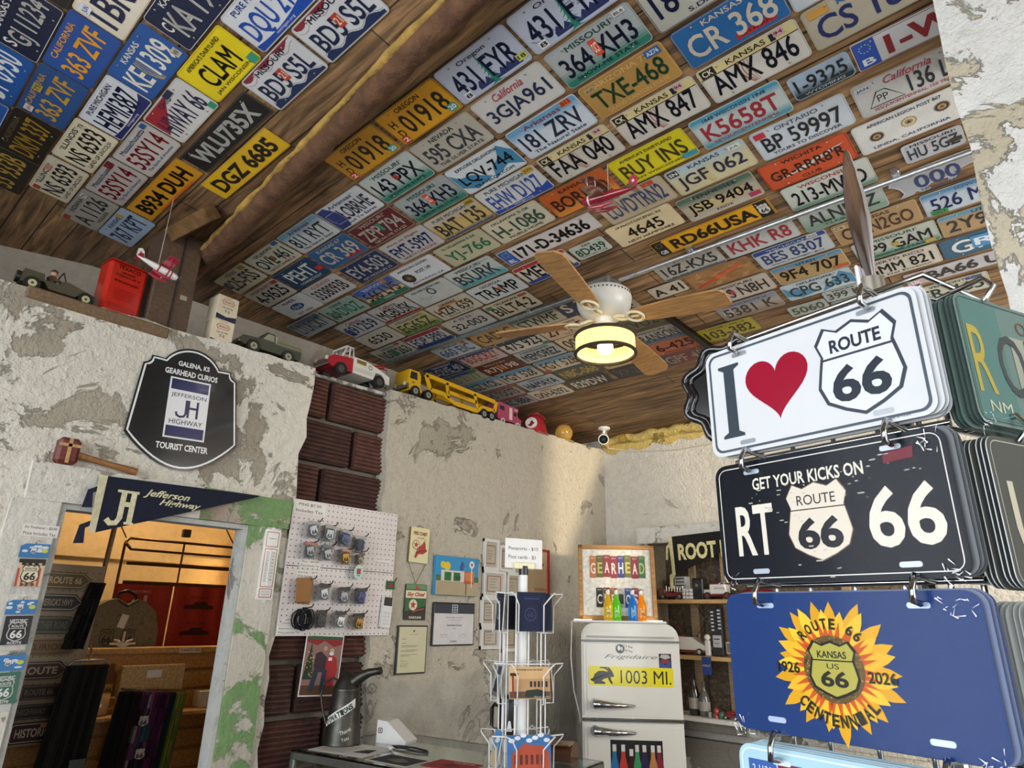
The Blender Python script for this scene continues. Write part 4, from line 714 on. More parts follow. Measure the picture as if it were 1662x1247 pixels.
# ------------------------------------------------------------- ceiling fan with a drum light
FX, FY = -1.575, 2.375; FZ = ceil_z(FX, FY)
fan = thing('ceiling_fan', 'white ceiling fan with wooden blades and a lit drum lamp', 'ceiling fan', (FX, FY, FZ))
tilt = math.atan(-PC)
m = MB(); m.box((0, -.01, -.022), (.15, .12, .044), 'a9adaa', 'galvan', .004); m.obj('junction_box', fan)
m = MB(); m.lathe([(.03, -.04), (.11, -.045), (.130, -.06), (.134, -.085), (.131, -.10), (.127, -.125), (.106, -.165), (.065, -.185), (.02, -.19)], 'd3d2ca', 'plastic', 36); mo = m.obj('motor_housing', fan)
m = MB()
for q in range(44): a = q * math.pi / 22; m.box((.1345 * math.cos(a), .1345 * math.sin(a), -.076), (.004, .004, .007), '2b2a27', 'plastic')
m.obj('vent_slot', mo)
m = MB(); m.lathe([(.045, -.18), (.045, -.20), (.041, -.205), (.041, -.245), (.047, -.25), (.047, -.264), (.03, -.268)], 'd9d6c8', 'plastic', 24); m.obj('stem', fan)
ZB = -.195
for ang, ztip, ln in ((3, -.245, .60), (94, -.265, .575), (190, -.15, .60), (281, -.145, .60)):
    t = math.radians(ang); rise = math.atan2(ztip - ZB, ln - .1)
    R_ = Matrix.Rotation(t, 4, 'Z') @ Matrix.Rotation(-rise, 4, 'Y') @ Matrix.Rotation(math.radians(-11), 4, 'X')
    T_ = Matrix.Translation((0, 0, ZB))
    prof = [(.155, .034), (.17, .046), (.22, .054), (.35, .063), (ln - .06, .069), (ln - .02, .062), (ln, .04)]
    m = MB(); m.T = T_ @ R_; m.prism([(x, y) for x, y in prof] + [(x, -y) for x, y in prof[::-1]], -.004, .004, 'b98a55', 'grain'); bl = m.obj('blade', fan)
    m = MB(); m.T = T_ @ R_
    m.tube([(.05, 0, .012), (.085, .018, .002), (.12, .012, -.004)], .008, 'e3d9b8', 'plastic', 8); m.tube([(.05, 0, .012), (.085, -.018, .002), (.12, -.012, -.004)], .008, 'e3d9b8', 'plastic', 8)
    m.ring(circ(.047, 22, .165, 0), circ(.030, 22, .165, 0), -.0085, 'e3d9b8', 'plastic'); m.tube([(.165 + .0385 * math.cos(q * .2856), .0385 * math.sin(q * .2856), -.006) for q in range(22)], .0075, 'e3d9b8', 'plastic', 6, closed=True)
    m.box((.175, 0, -.006), (.06, .012, .006), 'e3d9b8', 'plastic', .002)
    for q in (-.028, 0, .028): m.cyl((.19, q, -.004), (.19, q, -.0125), .005, 'c9a860', 'steel', n=8)
    m.obj('bracket', bl)
SZ0, SZ1, SR = -.278, -.365, .139
m = MB()
prof = []
for q in range(120):
    r = SR if q % 2 else SR - .0035; a = q * math.pi / 60; prof.append((r * math.cos(a), r * math.sin(a)))
m.add([(x, y, SZ0) for x, y in prof] + [(x, y, SZ1) for x, y in prof], [(i, i + 120, (i + 1) % 120 + 120, (i + 1) % 120) for i in range(120)], 'f0d48a', 'shade'); sh = m.obj('lamp_shade', fan)
m = MB()
for z in (SZ0, SZ1): m.tube([(SR * math.cos(q * math.pi / 24), SR * math.sin(q * math.pi / 24), z) for q in range(48)], .0085, '3a2f22', 'fabric', 8, closed=True)
m.obj('shade_trim', sh)
m = MB(); m.lathe([(.045, -.262), (.07, -.272), (.05, -.277), (0, -.277)], 'e6dcc0', 'plastic', 20); m.obj('lamp_holder', fan)
m = MB(); m.lathe([(.014, -.277), (.02, -.292), (.036, -.322), (.038, -.342), (.028, -.358), (0, -.364)], 'fff0c4', 'glow', 18); m.obj('bulb', fan)
fl = point_light('fan_bulb_light', (FX, FY, FZ - .335), 22, (1, .80, .50), .035)
# ------------------------------------------------------------- toy planes hung from the ceiling
def toy_plane(name, label, loc, rot, s, body, trim, wing, bi=True, floats=False):
    o = thing(name, label, 'toy plane', loc, rot, None)
    m = MB(); S = s
    m.tube([(-.5 * S, 0, .02 * S), (-.3 * S, 0, .01 * S), (0, 0, 0), (.25 * S, 0, 0), (.42 * S, 0, -.005 * S), (.48 * S, 0, -.005 * S)], [.018 * S, .05 * S, .085 * S, .092 * S, .088 * S, .06 * S], body, 'gloss', 14)
    m.obj('fuselage', o)
    m = MB()
    for z in ([.0, .16] if bi else [.11]): m.prism([(p[0] * S, p[1] * S) for p in ((.2, -.62), (.26, -.58), (.26, .58), (.2, .62), (.06, .62), (.02, .58), (.02, -.58), (.06, -.62))], (z - .008) * S, (z + .008) * S, wing, 'gloss')
    if bi:
        for y in (-.4, .4):
            for x in (.06, .2): m.cyl((x * S, y * S, 0), (x * S, y * S, .16 * S), .007 * S, 'd8d4cc', 'paint', n=6)
    m.obj('wing', o)
    m = MB(); m.prism([(p[0] * S, p[1] * S) for p in ((-.5, -.2), (-.42, -.22), (-.36, -.05), (-.36, .05), (-.42, .22), (-.5, .2))], .012 * S, .024 * S, wing, 'gloss')
    m.T = Matrix(((1, 0, 0, 0), (0, 0, 1, 0), (0, 1, 0, 0), (0, 0, 0, 1))); m.prism([(p[0] * S, p[1] * S) for p in ((-.52, .02), (-.54, .2), (-.47, .25), (-.40, .2), (-.34, .04))], -.006 * S, .006 * S, trim, 'gloss')
    for sg in (-1, 1): m.flat([((-.46 + (.035 if j % 2 == 0 else .015) * math.sin(j * math.pi / 5)) * S, (.14 + (.035 if j % 2 == 0 else .015) * math.cos(j * math.pi / 5)) * S) for j in range(10)], sg * .0075 * S, 'e8e4e0' if trim != 'e6e4e2' else '7a7a80', 'gloss')
    m.obj('tail_fin', o)
    m = MB(); m.cyl((.48 * S, 0, 0), (.52 * S, 0, 0), .03 * S, '55524e', 'steel'); m.box((.515 * S, 0, 0), (.012 * S, .34 * S, .03 * S), '6a6660', 'plastic', .003); m.obj('propeller', o)
    m = MB()
    for y in (-.12, .12):
        if floats: m.tube([(-.1 * S, y * S, -.18 * S), (.1 * S, y * S, -.2 * S), (.34 * S, y * S, -.17 * S)], [.02 * S, .045 * S, .02 * S], trim if trim != 'e6e4e2' else 'b03044', 'gloss', 8)
        else: m.cyl((.2 * S, (y - .02) * S, -.17 * S), (.2 * S, (y + .02) * S, -.17 * S), .05 * S, '2a2a2a', 'plastic')
        m.cyl((.18 * S, y * .6 * S, -.05 * S), (.18 * S, y * S, -.17 * S), .01 * S, body, 'paint', n=6)
    m.obj('undercarriage', o)
    m = MB(); m.tube([(-.25 * S, 0, .052 * S), (.25 * S, 0, .092 * S)], .008 * S, trim if body != trim else 'e8e0dc', 'gloss', 6); m.box((.1 * S, 0, .075 * S), (.14 * S, .06 * S, .06 * S), '3a3a40', 'gloss', .01); m.obj('cockpit', o)
    m = MB(); [m.cyl((x * S, 0, -.003 * S), ((x + .03) * S, 0, -.003 * S), .0945 * S, 'a82c40' if body == 'e6e4e2' else 'd8c8c4', 'gloss', n=16) for x in ((.30, .22, -.0) if body == 'e6e4e2' else (.34,))]; m.obj('stripe', o)
    return o

# ================================================================= things standing on the ledge
XL = -2.905
def wheel(m, x, y, z, r, wd, tyre='1d1d1c', hub='c9c4b0', ax='y'):
    a = Vector((0, wd / 2, 0)) if ax == 'y' else Vector((wd / 2, 0, 0)); c = Vector((x, y, z))
    m.cyl(tuple(c - a), tuple(c + a), r, tyre, 'plastic', n=20); m.cyl(tuple(c - a * 1.06), tuple(c + a * 1.06), r * .55, hub, 'plastic', n=14); m.cyl(tuple(c - a * 1.12), tuple(c + a * 1.12), r * .2, '4a4a46', 'plastic', n=8)
def wheels(o, spots, r, wd, **k):
    for x, y in spots: mb = MB(); wheel(mb, 0, 0, 0, r, wd, **k); mb.obj('wheel', o, (x, y, r))
def ship(x, y): return (x, y, led(y) - .008)
# vehicles are modelled along local x (front +x) and set along the wall (world y) by turning them
def xz(m): m.T = Matrix(((1, 0, 0, 0), (0, 0, 1, 0), (0, 1, 0, 0), (0, 0, 0, 1))); return m       # profile in x,z, thickness along y
YAW = math.pi / 2
# army car with a driver
o = thing('toy_army_car', 'olive open toy army car with a soldier at the wheel', 'toy car', ship(XL - .02, .50), (0, 0, YAW))
m = xz(MB()); m.prism([(-.125, .028), (-.09, .025), (-.075, .05), (-.05, .05), (-.03, .026), (.06, .026), (.075, .045), (.1, .045), (.118, .028), (.128, .03), (.13, .052), (.03, .078), (.01, .074), (.0, .058), (-.05, .058), (-.055, .082), (-.12, .082)], -.045, .045, '4a4634', 'paint'); m.obj('body', o)
wheels(o, [(-.088, -.047), (-.088, .047), (.094, -.047), (.094, .047)], .027, .02, hub='b9b98a')
m = MB(); m.tube([(.02, -.038, .074), (.005, -.036, .115), (.005, .036, .115), (.02, .038, .074)], .0028, '33332a', 'paint', 6); m.obj('windscreen', o)
m = MB(); m.tube([(-.025, -.012, .056), (-.025, -.012, .085), (-.022, -.012, .098)], [.016, .018, .008], '5a4636', 'fabric', 10); m.tube([(-.024, -.03, .088), (-.01, -.03, .074), (.005, -.022, .078)], .006, '5a4636', 'fabric', 6); m.obj('driver', o)
m = MB(); m.lathe([(0, .094), (.009, .098), (.0115, .107), (.0105, .114)], 'c79a78', 'paint', 12, c=(-.022, -.012, 0)); m.lathe([(.013, .112), (.0125, .119), (.006, .125), (0, .126)], '4f4a34', 'paint', 12, c=(-.022, -.012, 0)); m.obj('driver_head', o)
m = MB(); m.tube([(.012 + .012 * math.cos(q), -.014 + .012 * math.sin(q), .08) for q in [i * .628 for i in range(10)]], .002, '2a2a26', 'plastic', 5, closed=True); m.cyl((.02, -.014, .07), (.012, -.014, .08), .002, '2a2a26', n=5); m.obj('steering_wheel', o)
m = MB(); wheel(m, -.13, 0, .058, .024, .014, hub='6a6a4a', ax='x'); m.obj('spare_wheel', o)
# red oil can
o = thing('oil_can', 'large red rectangular oil can with dark lettering on the ledge', 'oil can', ship(-2.955, .725), (0, 0, YAW + .12))
m = MB(); m.box((0, 0, .127), (.158, .10, .248), 'c22a1c', 'gloss', .014); m.box((0, 0, .254), (.15, .09, .006), 'b02418', 'gloss', .002); m.obj('body', o)
m = MB(); m.T = Matrix(((1, 0, 0, 0), (0, 0, -1, 0), (0, 1, 0, 0), (0, 0, 0, 1)))
for t, z, wd, h in (('TEXACO', .226, .092, .018), ('AIRCRAFT', .203, .058, .010), ('HYDRAULIC OIL 15', .188, .10, .0095), ('PETROLEUM BASED', .160, .10, .010)): m.text(t, 0, z, .0508, wd, h, '3a1010', 'gloss', bold=.03)
for i in range(6): m.text('MEETS SPECIFICATION FOR AIRCRAFT USE'[i * 2:i * 2 + 22], 0, .125 - i * .009, .0508, .08, .0045, '5a1812', 'gloss')
for i in range(3): m.text('KEEP CLOSED WHEN NOT IN USE', 0, .052 - i * .009, .0508, .11, .0045, '5a1812', 'gloss')
m.obj('printing', o)
m = MB(); m.cyl((.045, 0, .256), (.045, 0, .272), .014, '8a1f16', 'gloss'); m.obj('cap', o)
# stacked filter boxes
for k, z in enumerate((0, .127)):
    o = thing('filter_box', ('upper' if k else 'lower') + ' of the two stacked cream and navy oil filter boxes', 'box', (-2.945, 1.163, led(1.163) - .008 + z), (0, 0, YAW + (.06 if k else -.05)), 'stacked oil filter boxes')
    m = MB(); m.box((0, 0, .063), (.102, .09, .126), 'd9cbb0', 'paper', .002); m.obj('carton', o)
    m = MB(); m.T = Matrix(((1, 0, 0, 0), (0, 0, -1, 0), (0, 1, 0, 0), (0, 0, 0, 1))); zz = .0453; m.T = m.T @ Matrix.Diagonal((1.08, 1.22, 1, 1))
    m.flat([(-.046, .002), (.046, .002), (.046, .026), (.0, .017), (-.046, .024)], zz, '242a48', 'paper')
    m.flat([(-.030, .078), (-.022, .089), (.022, .089), (.030, .078), (.022, .067), (-.022, .067)], zz, 'a83028', 'paper'); m.flat([(-.027, .078), (-.020, .087), (.020, .087), (.027, .078), (.020, .069), (-.020, .069)], zz + .0002, 'd9cbb0', 'paper')
    m.text('TEXACO', 0, .078, zz + .0004, .043, .0085, '9a2a24', 'paper', bold=.03); m.text('OIL FILTER', 0, .054, zz, .050, .0065, '3a3a30', 'paper', bold=.02); m.text('T-2', 0, .040, zz, .024, .010, '2c3248', 'paper', bold=.03)
    m.text('GENUINE', 0, .097, zz, .03, .004, '6a6450', 'paper'); m.obj('printing', o)
# green pickup
o = thing('toy_pickup', 'dark green toy pickup truck beside the stacked filter boxes', 'toy truck', ship(XL - .025, 1.40), (0, 0, YAW + math.pi))
m = xz(MB()); m.prism([(-.16, .045), (-.155, .03), (-.12, .03), (-.105, .062), (-.07, .062), (-.055, .03), (.06, .03), (.075, .062), (.115, .062), (.13, .03), (.155, .035), (.16, .06), (.15, .075), (.065, .082), (-.02, .082), (-.02, .078), (-.16, .078)], -.055, .055, '3f4030', 'gloss'); m.obj('body', o)
m = xz(MB()); m.prism([(-.02, .08), (-.012, .128), (.03, .128), (.062, .082)], -.048, .048, '35362a', 'gloss'); c = m.obj('cab', o)
m = xz(MB())
for z in (.0485, -.0485): m.flat([(-.012, .088), (-.007, .121), (.024, .121), (.048, .088)], z, '8b8a74', 'gloss')
m.obj('window', c)
wheels(o, [(-.088, -.052), (-.088, .052), (.095, -.052), (.095, .052)], .032, .024, hub='9a9678')
m = xz(MB()); m.prism([(-.158, .078), (-.158, .098), (-.03, .098), (-.03, .092), (-.152, .092), (-.152, .078)], .05, .054, '6a7040', 'gloss'); m.box((-.03, .10, .02), (.012, .06, .02), 'd8d2bc', 'plastic', .004); m.obj('side_rail', o)
m = MB(); m.box((.163, 0, .042), (.012, .11, .014), 'b9b4a4', 'chrome', .003); m.obj('bumper', o)
# tow truck, red cab with white bed
o = thing('toy_tow_truck', 'red and white toy tow truck with a red hoist', 'toy truck', ship(XL - .03, 1.915), (0, 0, YAW + math.pi + .05))
m = xz(MB()); m.prism([(.06, .04), (.19, .04), (.205, .048), (.21, .085), (.185, .105), (.10, .118), (.055, .118), (.055, .04)], -.07, .07, 'a82330', 'gloss'); m.obj('hood', o)
m = xz(MB()); m.prism([(-.20, .04), (-.165, .04), (-.15, .085), (-.10, .085), (-.085, .04), (.055, .04), (.055, .132), (-.02, .132), (-.12, .112), (-.2, .085)], -.072, .072, 'dcd8ce', 'gloss'); bed = m.obj('bed', o)
m = xz(MB())
for z in (.0725, -.0725):
    m.flat(rect(-.03, .102, .035, .125), z, '8a7434', 'gloss'); m.text('24 HOUR', .005, .1175, z + .0004 if z > 0 else z - .0004, .05, .006, '2a2014', 'gloss'); m.flat(circ(.013, 16, -.06, .102), z, '3a3a3a', 'gloss'); m.flat(circ(.010, 16, -.06, .102), z * 1.004, 'd0ccc0', 'gloss')
    for q in range(9): m.flat(rect(-.075 + q * .014, .055, -.066 + q * .014, .078), z, 'c4c0b6', 'gloss')
m.obj('lettering', bed)
m = MB()
for y in (-.06, .06): m.tube([(.125, y, .112), (.10, y, .178), (.055, y, .182), (.05, y, .118)], .0052, 'dcd8ce', 'gloss', 6); m.tube([(.078, y, .118), (.078, y, .18)], .004, 'dcd8ce', 'gloss', 6)
for x in (.10, .056): m.tube([(x, -.06, .18), (x, .06, .18)], .0052, 'dcd8ce', 'gloss', 6)
m.box((.078, 0, .183), (.055, .13, .006), 'dcd8ce', 'gloss', .002); m.obj('cab_frame', o)
wheels(o, [(.135, -.066), (.135, .066), (-.125, -.066), (-.125, .066)], .037, .03, hub='4a4a46')
m = MB(); m.tube([(-.06, -.02, .12), (-.20, -.01, .165), (-.235, 0, .162)], [.011, .009, .007], 'a02430', 'gloss', 8); m.tube([(-.06, .02, .12), (-.20, .01, .165)], [.011, .009], 'a02430', 'gloss', 8); m.cyl((-.235, 0, .16), (-.235, 0, .06), .0018, '6a6258', n=5); m.tube([(-.235, 0, .06), (-.24, 0, .05), (-.232, 0, .044), (-.226, 0, .052)], .0028, '4a463e', 'steel', 6); m.obj('hoist', o)
m = MB(); m.box((.209, 0, .066), (.006, .10, .03), '8a8a86', 'chrome', .002); m.cyl((.205, .048, .085), (.214, .048, .085), .011, 'd8d4c4', 'gloss'); m.cyl((.205, -.048, .085), (.214, -.048, .085), .011, 'd8d4c4', 'gloss'); m.box((.214, 0, .046), (.01, .15, .014), 'bcb8ae', 'chrome', .003); m.obj('grille', o)
# car carrier
o = thing('toy_car_carrier', 'yellow toy truck hauling an open double deck car trailer', 'toy truck', ship(XL - .03, 2.63), (0, 0, YAW + math.pi))
Yc = 'd6a51c'
m = xz(MB()); m.prism([(.27, .035), (.36, .035), (.375, .05), (.38, .09), (.375, .16), (.30, .16), (.285, .14), (.285, .06), (.27, .055)], -.065, .065, Yc, 'gloss'); m.box((.24, .05, 0), (.10, .03, .08), Yc, 'gloss', .004); c = m.obj('cab', o)
m = xz(MB())
for z in (.0655, -.0655): m.flat([(.31, .105), (.315, .15), (.362, .15), (.368, .105)], z, '2a2a26', 'gloss'); m.flat(rect(.33, .08, .35, .088), z, '7a4a1a', 'gloss')
m.obj('window', c)
m = MB(); m.box((.381, 0, .055), (.012, .14, .03), '9a9a92', 'chrome', .003); m.cyl((.384, .045, .07), (.392, .045, .07), .012, 'd8d4c0', 'gloss'); m.cyl((.384, -.045, .07), (.392, -.045, .07), .012, 'd8d4c0', 'gloss'); m.obj('grille', c)
m = MB()
for y in (-.062, .062):
    m.T = Matrix(((1, 0, 0, 0), (0, 0, 1, y), (0, 1, 0, 0), (0, 0, 0, 1)))
    hh = .004
    for a, b, w_ in (((.245, .16), (-.36, .142), .027), ((.245, .16), (.205, .075), .027), ((.205, .075), (.10, .075), .027), ((.10, .075), (.0, .04), .024), ((.0, .04), (-.20, .04), .028), ((-.2, .04), (-.24, .075), .024), ((-.24, .075), (-.36, .075), .027), ((-.36, .075), (-.375, .145), .027), ((.075, .155), (.055, .06), .020), ((-.17, .148), (-.20, .06), .020), ((.06, .10), (-.19, .095), .024)):
        dx, dz = b[0] - a[0], b[1] - a[1]; l = math.hypot(dx, dz); nx, nz_ = -dz / l * w_ / 2, dx / l * w_ / 2
        m.prism([(a[0] + nx, a[1] + nz_), (b[0] + nx, b[1] + nz_), (b[0] - nx, b[1] - nz_), (a[0] - nx, a[1] - nz_)][::-1], -hh, hh, Yc, 'gloss')
    m.flat(rect(-.12, .096, -.02, .107), (.0045 if y > 0 else -.0045), 'b9861a', 'gloss'); m.text('CAR CARRIER', -.07, .1015, (.005 if y > 0 else -.005), .075, .006, '4a3a10', 'gloss')
m.T = Matrix(); m.box((-.06, 0, .148), (.56, .118, .004), 'b98d18', 'gloss'); m.box((-.10, 0, .05), (.20, .118, .006), 'b98d18', 'gloss'); m.box((-.3, 0, .08), (.12, .118, .005), 'b98d18', 'gloss')
m.obj('trailer', o)
wheels(o, [(.325, -.06), (.325, .06), (.225, -.06), (.225, .06), (-.255, -.06), (-.255, .06), (-.325, -.06), (-.325, .06)], .033, .028, hub='8a8a84')
# pink camper van
o = thing('toy_camper', 'pink toy camper van behind the yellow car carrier', 'toy van', ship(XL - .03, 3.155), (0, 0, YAW))
m = xz(MB()); m.prism([(-.12, .03), (.10, .03), (.118, .04), (.12, .065), (.085, .075), (.075, .105), (.085, .112), (.085, .14), (-.115, .148), (-.12, .14)], -.05, .05, 'a84a64', 'gloss'); m.obj('body', o)
m = xz(MB())
for z in (.0506, -.0506):
    m.flat(rect(-.10, .095, -.055, .125), z, '2c2428', 'gloss'); m.flat(rect(-.005, .045, .025, .13), z, 'd8c8c0', 'gloss'); m.flat(rect(.04, .08, .068, .103), z, '2c2428', 'gloss'); m.flat(rect(.045, .118, .08, .13), z, 'c8a8a8', 'gloss')
m.obj('window', o)
wheels(o, [(-.07, -.046), (-.07, .046), (.08, -.046), (.08, .046)], .02, .018, tyre='c8bcb4', hub='8a6a6a')
# red helmet sign, amber globe, camera
o = thing('toy_fire_helmet', 'red toy fire helmet with a round white badge', 'toy helmet', (XL - .03, 3.47, led(3.47) - .01), (0, 0, math.radians(-62)))
m = MB(); m.lathe([(.098, .0), (.096, .02), (.088, .07), (.072, .115), (.045, .145), (0, .158)], 'ab2a2e', 'gloss', 28); m.lathe([(.108, .004), (.109, .009), (.097, .014), (.096, .002), (.108, .004)], 'ab2a2e', 'gloss', 28); m.tube([(0, -.098, .03), (0, -.085, .10), (0, -.04, .155), (0, .03, .168), (0, .08, .12)], .009, '9a2428', 'gloss', 8); m.obj('shell', o)
m = MB(); m.T = Matrix.Translation((.088, 0, .07)) @ Matrix(((0, 0, 1, 0), (1, 0, 0, 0), (0, 1, 0, 0), (0, 0, 0, 1))) @ Matrix.Rotation(math.radians(-14), 4, 'X')
m.prism(circ(.043, 28), -.01, .004, 'e4e0d8', 'gloss'); m.flat([(.03 * x, .03 * y - .004) for x, y in ((-.8, -.4), (-.3, -.2), (-.2, .5), (.3, .8), (.5, .3), (.9, .0), (.5, -.3), (.2, -.8), (-.4, -.8))], .0045, '8a2a28', 'gloss'); m.text('TEXACO', 0, .03, .0045, .035, .008, '8a2a28', 'gloss'); m.obj('badge', o)
o = thing('glass_globe', 'small amber glass globe with a wide foot on the ledge end', 'glass globe', (XL - .01, 3.80, led(3.8) - .01))
m = MB(); m.lathe([(.03, .02), (.052, .035), (.066, .07), (.064, .095), (.045, .128), (0, .142)], 'b8924a', 'jelly', 24); m.obj('globe', o)
m = MB(); m.lathe([(.075, 0), (.078, .008), (.05, .014), (.032, .024)], '8a7848', 'plastic', 24); m.obj('foot', o)
o = thing('security_camera', 'white security camera with a black lens hanging in the corner', 'camera', (-2.70, 4.02, ceil_z(-2.7, 4.02)))
m = MB(); m.lathe([(.045, 0), (.046, -.012), (.03, -.018), (.012, -.024)], 'e3e3e0', 'plastic', 20); m.cyl((0, 0, -.02), (-.0, -.01, -.06), .011, 'e3e3e0', 'plastic'); m.obj('mount', o)
d = (Vector((0, 0, H)) - Vector((-2.7, 4.02, ceil_z(-2.7, 4.02) - .09))); d.z -= 1.0; d.normalize(); c = Vector((0, -.01, -.085))
m = MB(); m.cyl(tuple(c - d * .05), tuple(c + d * .045), .034, 'dcdcd8', 'plastic', r2=.040, n=20); bd = m.obj('body', o)
m = MB(); m.cyl(tuple(c + d * .044), tuple(c + d * .048), .033, '17181a', 'gloss', n=20); m.cyl(tuple(c + d * .047), tuple(c + d * .050), .012, '2c3848', 'gloss', n=12); m.obj('lens', bd)
m = MB(); m.tube([(-2.7, 4.05, ceil_z(-2.7, 4.05) - .02), (-2.76, 4.16, ceil_z(0, 4.16) - .12), (-2.6, 4.232, H + 1.22), (-2.2, 4.235, H + 1.175), (-1.6, 4.235, H + 1.19)], .0035, 'd8cfb8', 'plastic', 6); tag(m.obj('camera_cable'), 'thin pale cable drooping along the back wall from the camera', 'cable')
# toy planes on threads
def thread(o, x, y):
    bpy.context.view_layer.update(); inv = o.matrix_world.inverted(); mb = MB(); mb.cyl(tuple(inv @ (Vector(o.location) + Vector((0, 0, .02)))), tuple(inv @ Vector((x, y, ceil_z(x, y) - .002))), .0011, 'cfc9bd', n=5); mb.obj('thread', o)
o = toy_plane('toy_plane', 'white and red toy plane hanging over the ledge post', (-2.70, .775, H + 1.335), (0, .20, math.pi / 2), .172, 'e6e4e2', 'e6e4e2', 'a82c40', False, True)
thread(o, -2.7, .775)
o = toy_plane('toy_plane', 'glossy dark red toy biplane hanging beneath the yellow BUY INS plate', (-1.10, 1.71, H + 1.455), (-.25, -.06, math.radians(190)), .212, '8e1c2c', 'a83a4c', '7a4a3a', True, True)
thread(o, -1.1, 1.71)

# ================================================================= things fixed to the left wall
RL = (math.pi / 2, 0, math.pi / 2)                 # local x,y,z -> world y,z,x : a face looking into the room
def wl(y, z, off=0.): return (XW + off, y, H + z)
def panel(mb, w, h, t, col, mt='paper', edge=None, z0=0.): mb.prism(rect(-w / 2, -h / 2, w / 2, h / 2), z0, z0 + t, col, mt, side=edge)
# scalloped black highway sign
o = thing('wall_sign', 'black scalloped sign with white border, blue and white emblem and domed top', 'sign', wl(1.055, .822, .004), (math.pi / 2, math.radians(-3.2), math.pi / 2))
def sign_outline(s=1.):
    L_ = [(-.200, .165), (-.188, .170), (-.178, .178), (-.172, .19), (-.171, .203), (-.142, .203)]
    dome = [(.135 * math.cos(math.radians(a)), .132 + .138 * math.sin(math.radians(a))) for a in range(150, 29, -8)]
    left = L_ + dome + [(-x, y) for x, y in L_[::-1]]
    arc = [(.232 - .464 * i / 16, -.135 - .135 * math.sin(math.pi * i / 16) ** .9) for i in range(17)]
    return [(x * s, y * s) for x, y in left + arc][::-1]
m = MB(); m.prism(sign_outline(), 0, .008, '141619', 'gloss'); m.obj('board', o)
m = MB(); m.stroke(sign_outline(.955), .0075, .0086, 'e8e8ea', 'gloss', True); m.obj('border', o)
m = MB(); m.text('GALENA, KS', .005, .193, .0086, .135, .026, 'e8e8ea', 'gloss', bold=.03); m.text('GEARHEAD CURIOS', .0, .152, .0086, .225, .026, 'e8e8ea', 'gloss', bold=.03); m.text('TOURIST CENTER', .0, -.172, .0086, .215, .028, 'e8e8ea', 'gloss', bold=.03); m.obj('lettering', o)
m = MB(); m.flat(rect(-.086, -.137, .086, .128), .0086, 'e8e8ea', 'gloss'); m.flat(rect(-.079, .075, .079, .121), .009, '232a5c', 'gloss'); m.flat(rect(-.079, -.130, .079, -.084), .009, '232a5c', 'gloss')
m.text('JEFFERSON', 0, .053, .009, .148, .022, '2a2c48', 'gloss'); m.text('HIGHWAY', 0, -.064, .009, .138, .022, '2a2c48', 'gloss')
m.stroke([(-.046, -.022), (-.042, -.036), (-.028, -.042), (-.012, -.038), (-.006, -.025), (-.006, .034)], .0095, .009, '26294e', 'gloss'); m.flat(rect(-.001, -.042, .008, .034), .009, '26294e', 'gloss'); m.flat(rect(.036, -.042, .046, .034), .009, '26294e', 'gloss'); m.flat(rect(.0, -.004, .04, .006), .0092, '26294e', 'gloss'); m.obj('emblem', o)
# wooden mallet lying on the door header
o = thing('wooden_mallet', 'wooden mallet with striped head lying on top of the door header', 'mallet', (XW + .026, .655, H + .500), (0, 0, 0))
m = MB(); m.box((0, 0, .052), (.05, .074, .098), '6a2c26', 'grain', .012); m.obj('head', o)
m = MB(); m.box((.0252, 0, .052), (.002, .012, .092), 'c49a62', 'grain'); m.box((.0252, 0, .072), (.002, .07, .011), 'c49a62', 'grain'); m.obj('inlay', o)
m = MB(); m.tube([(.0, .03, .045), (0, .09, .037), (0, .17, .026), (0, .235, .018), (0, .25, .016)], [.014, .012, .012, .015, .014], '9a6a3c', 'grain', 10); m.obj('handle', o)
# felt pennant
o = thing('felt_pennant', 'dark navy triangular felt pennant with cream lettering across the door header', 'pennant', (XW + .052, .80, H + .373), RL)
m = MB(); m.prism([(0, -.108), (0, .105), (.615, .122), (.612, .114)][::1] if False else [(.0, -.106), (.61, .112), (.617, .120), (.0, .106)], 0, .003, '14182c', 'fabric'); m.obj('flag', o)
m = MB(); m.prism([(-.022, -.108), (.0, -.106), (.0, .106), (-.028, .108)], 0, .0045, 'cfc9a8', 'fabric'); m.obj('binding', o)
m = MB()
C_ = 'd9d3ad'
m.stroke([(.025, -.052), (.04, -.067), (.06, -.064), (.07, -.045), (.07, .055)], .020, .0035, C_, 'fabric'); m.flat(rect(.045, .052, .092, .062), .0036, C_, 'fabric')
m.flat(rect(.096, -.064, .116, .062), .0036, C_, 'fabric'); m.flat(rect(.072, .0, .10, .018), .0037, C_, 'fabric'); m.flat(rect(.09, .052, .123, .062), .0037, C_, 'fabric'); m.flat(rect(.088, -.066, .122, -.057), .0037, C_, 'fabric')
m.text('Jefferson', .228, .066, .0037, .18, .036, C_, 'fabric', shear=.45, bold=.02); m.text('Highway', .285, .036, .0037, .165, .032, C_, 'fabric', shear=.45, bold=.02); m.obj('lettering', o)
m = MB()
for y0, dz in ((.055, .03), (-.075, .0)):
    m.T = Matrix.Translation((0, y0, 0)); m.prism([(-.02, .012), (-.055, -.008), (-.062, -.075), (-.03, -.072), (-.036, -.018), (-.018, -.006)][::-1], -.002, .003, '1a2036', 'fabric')
m.obj('ribbon', o)
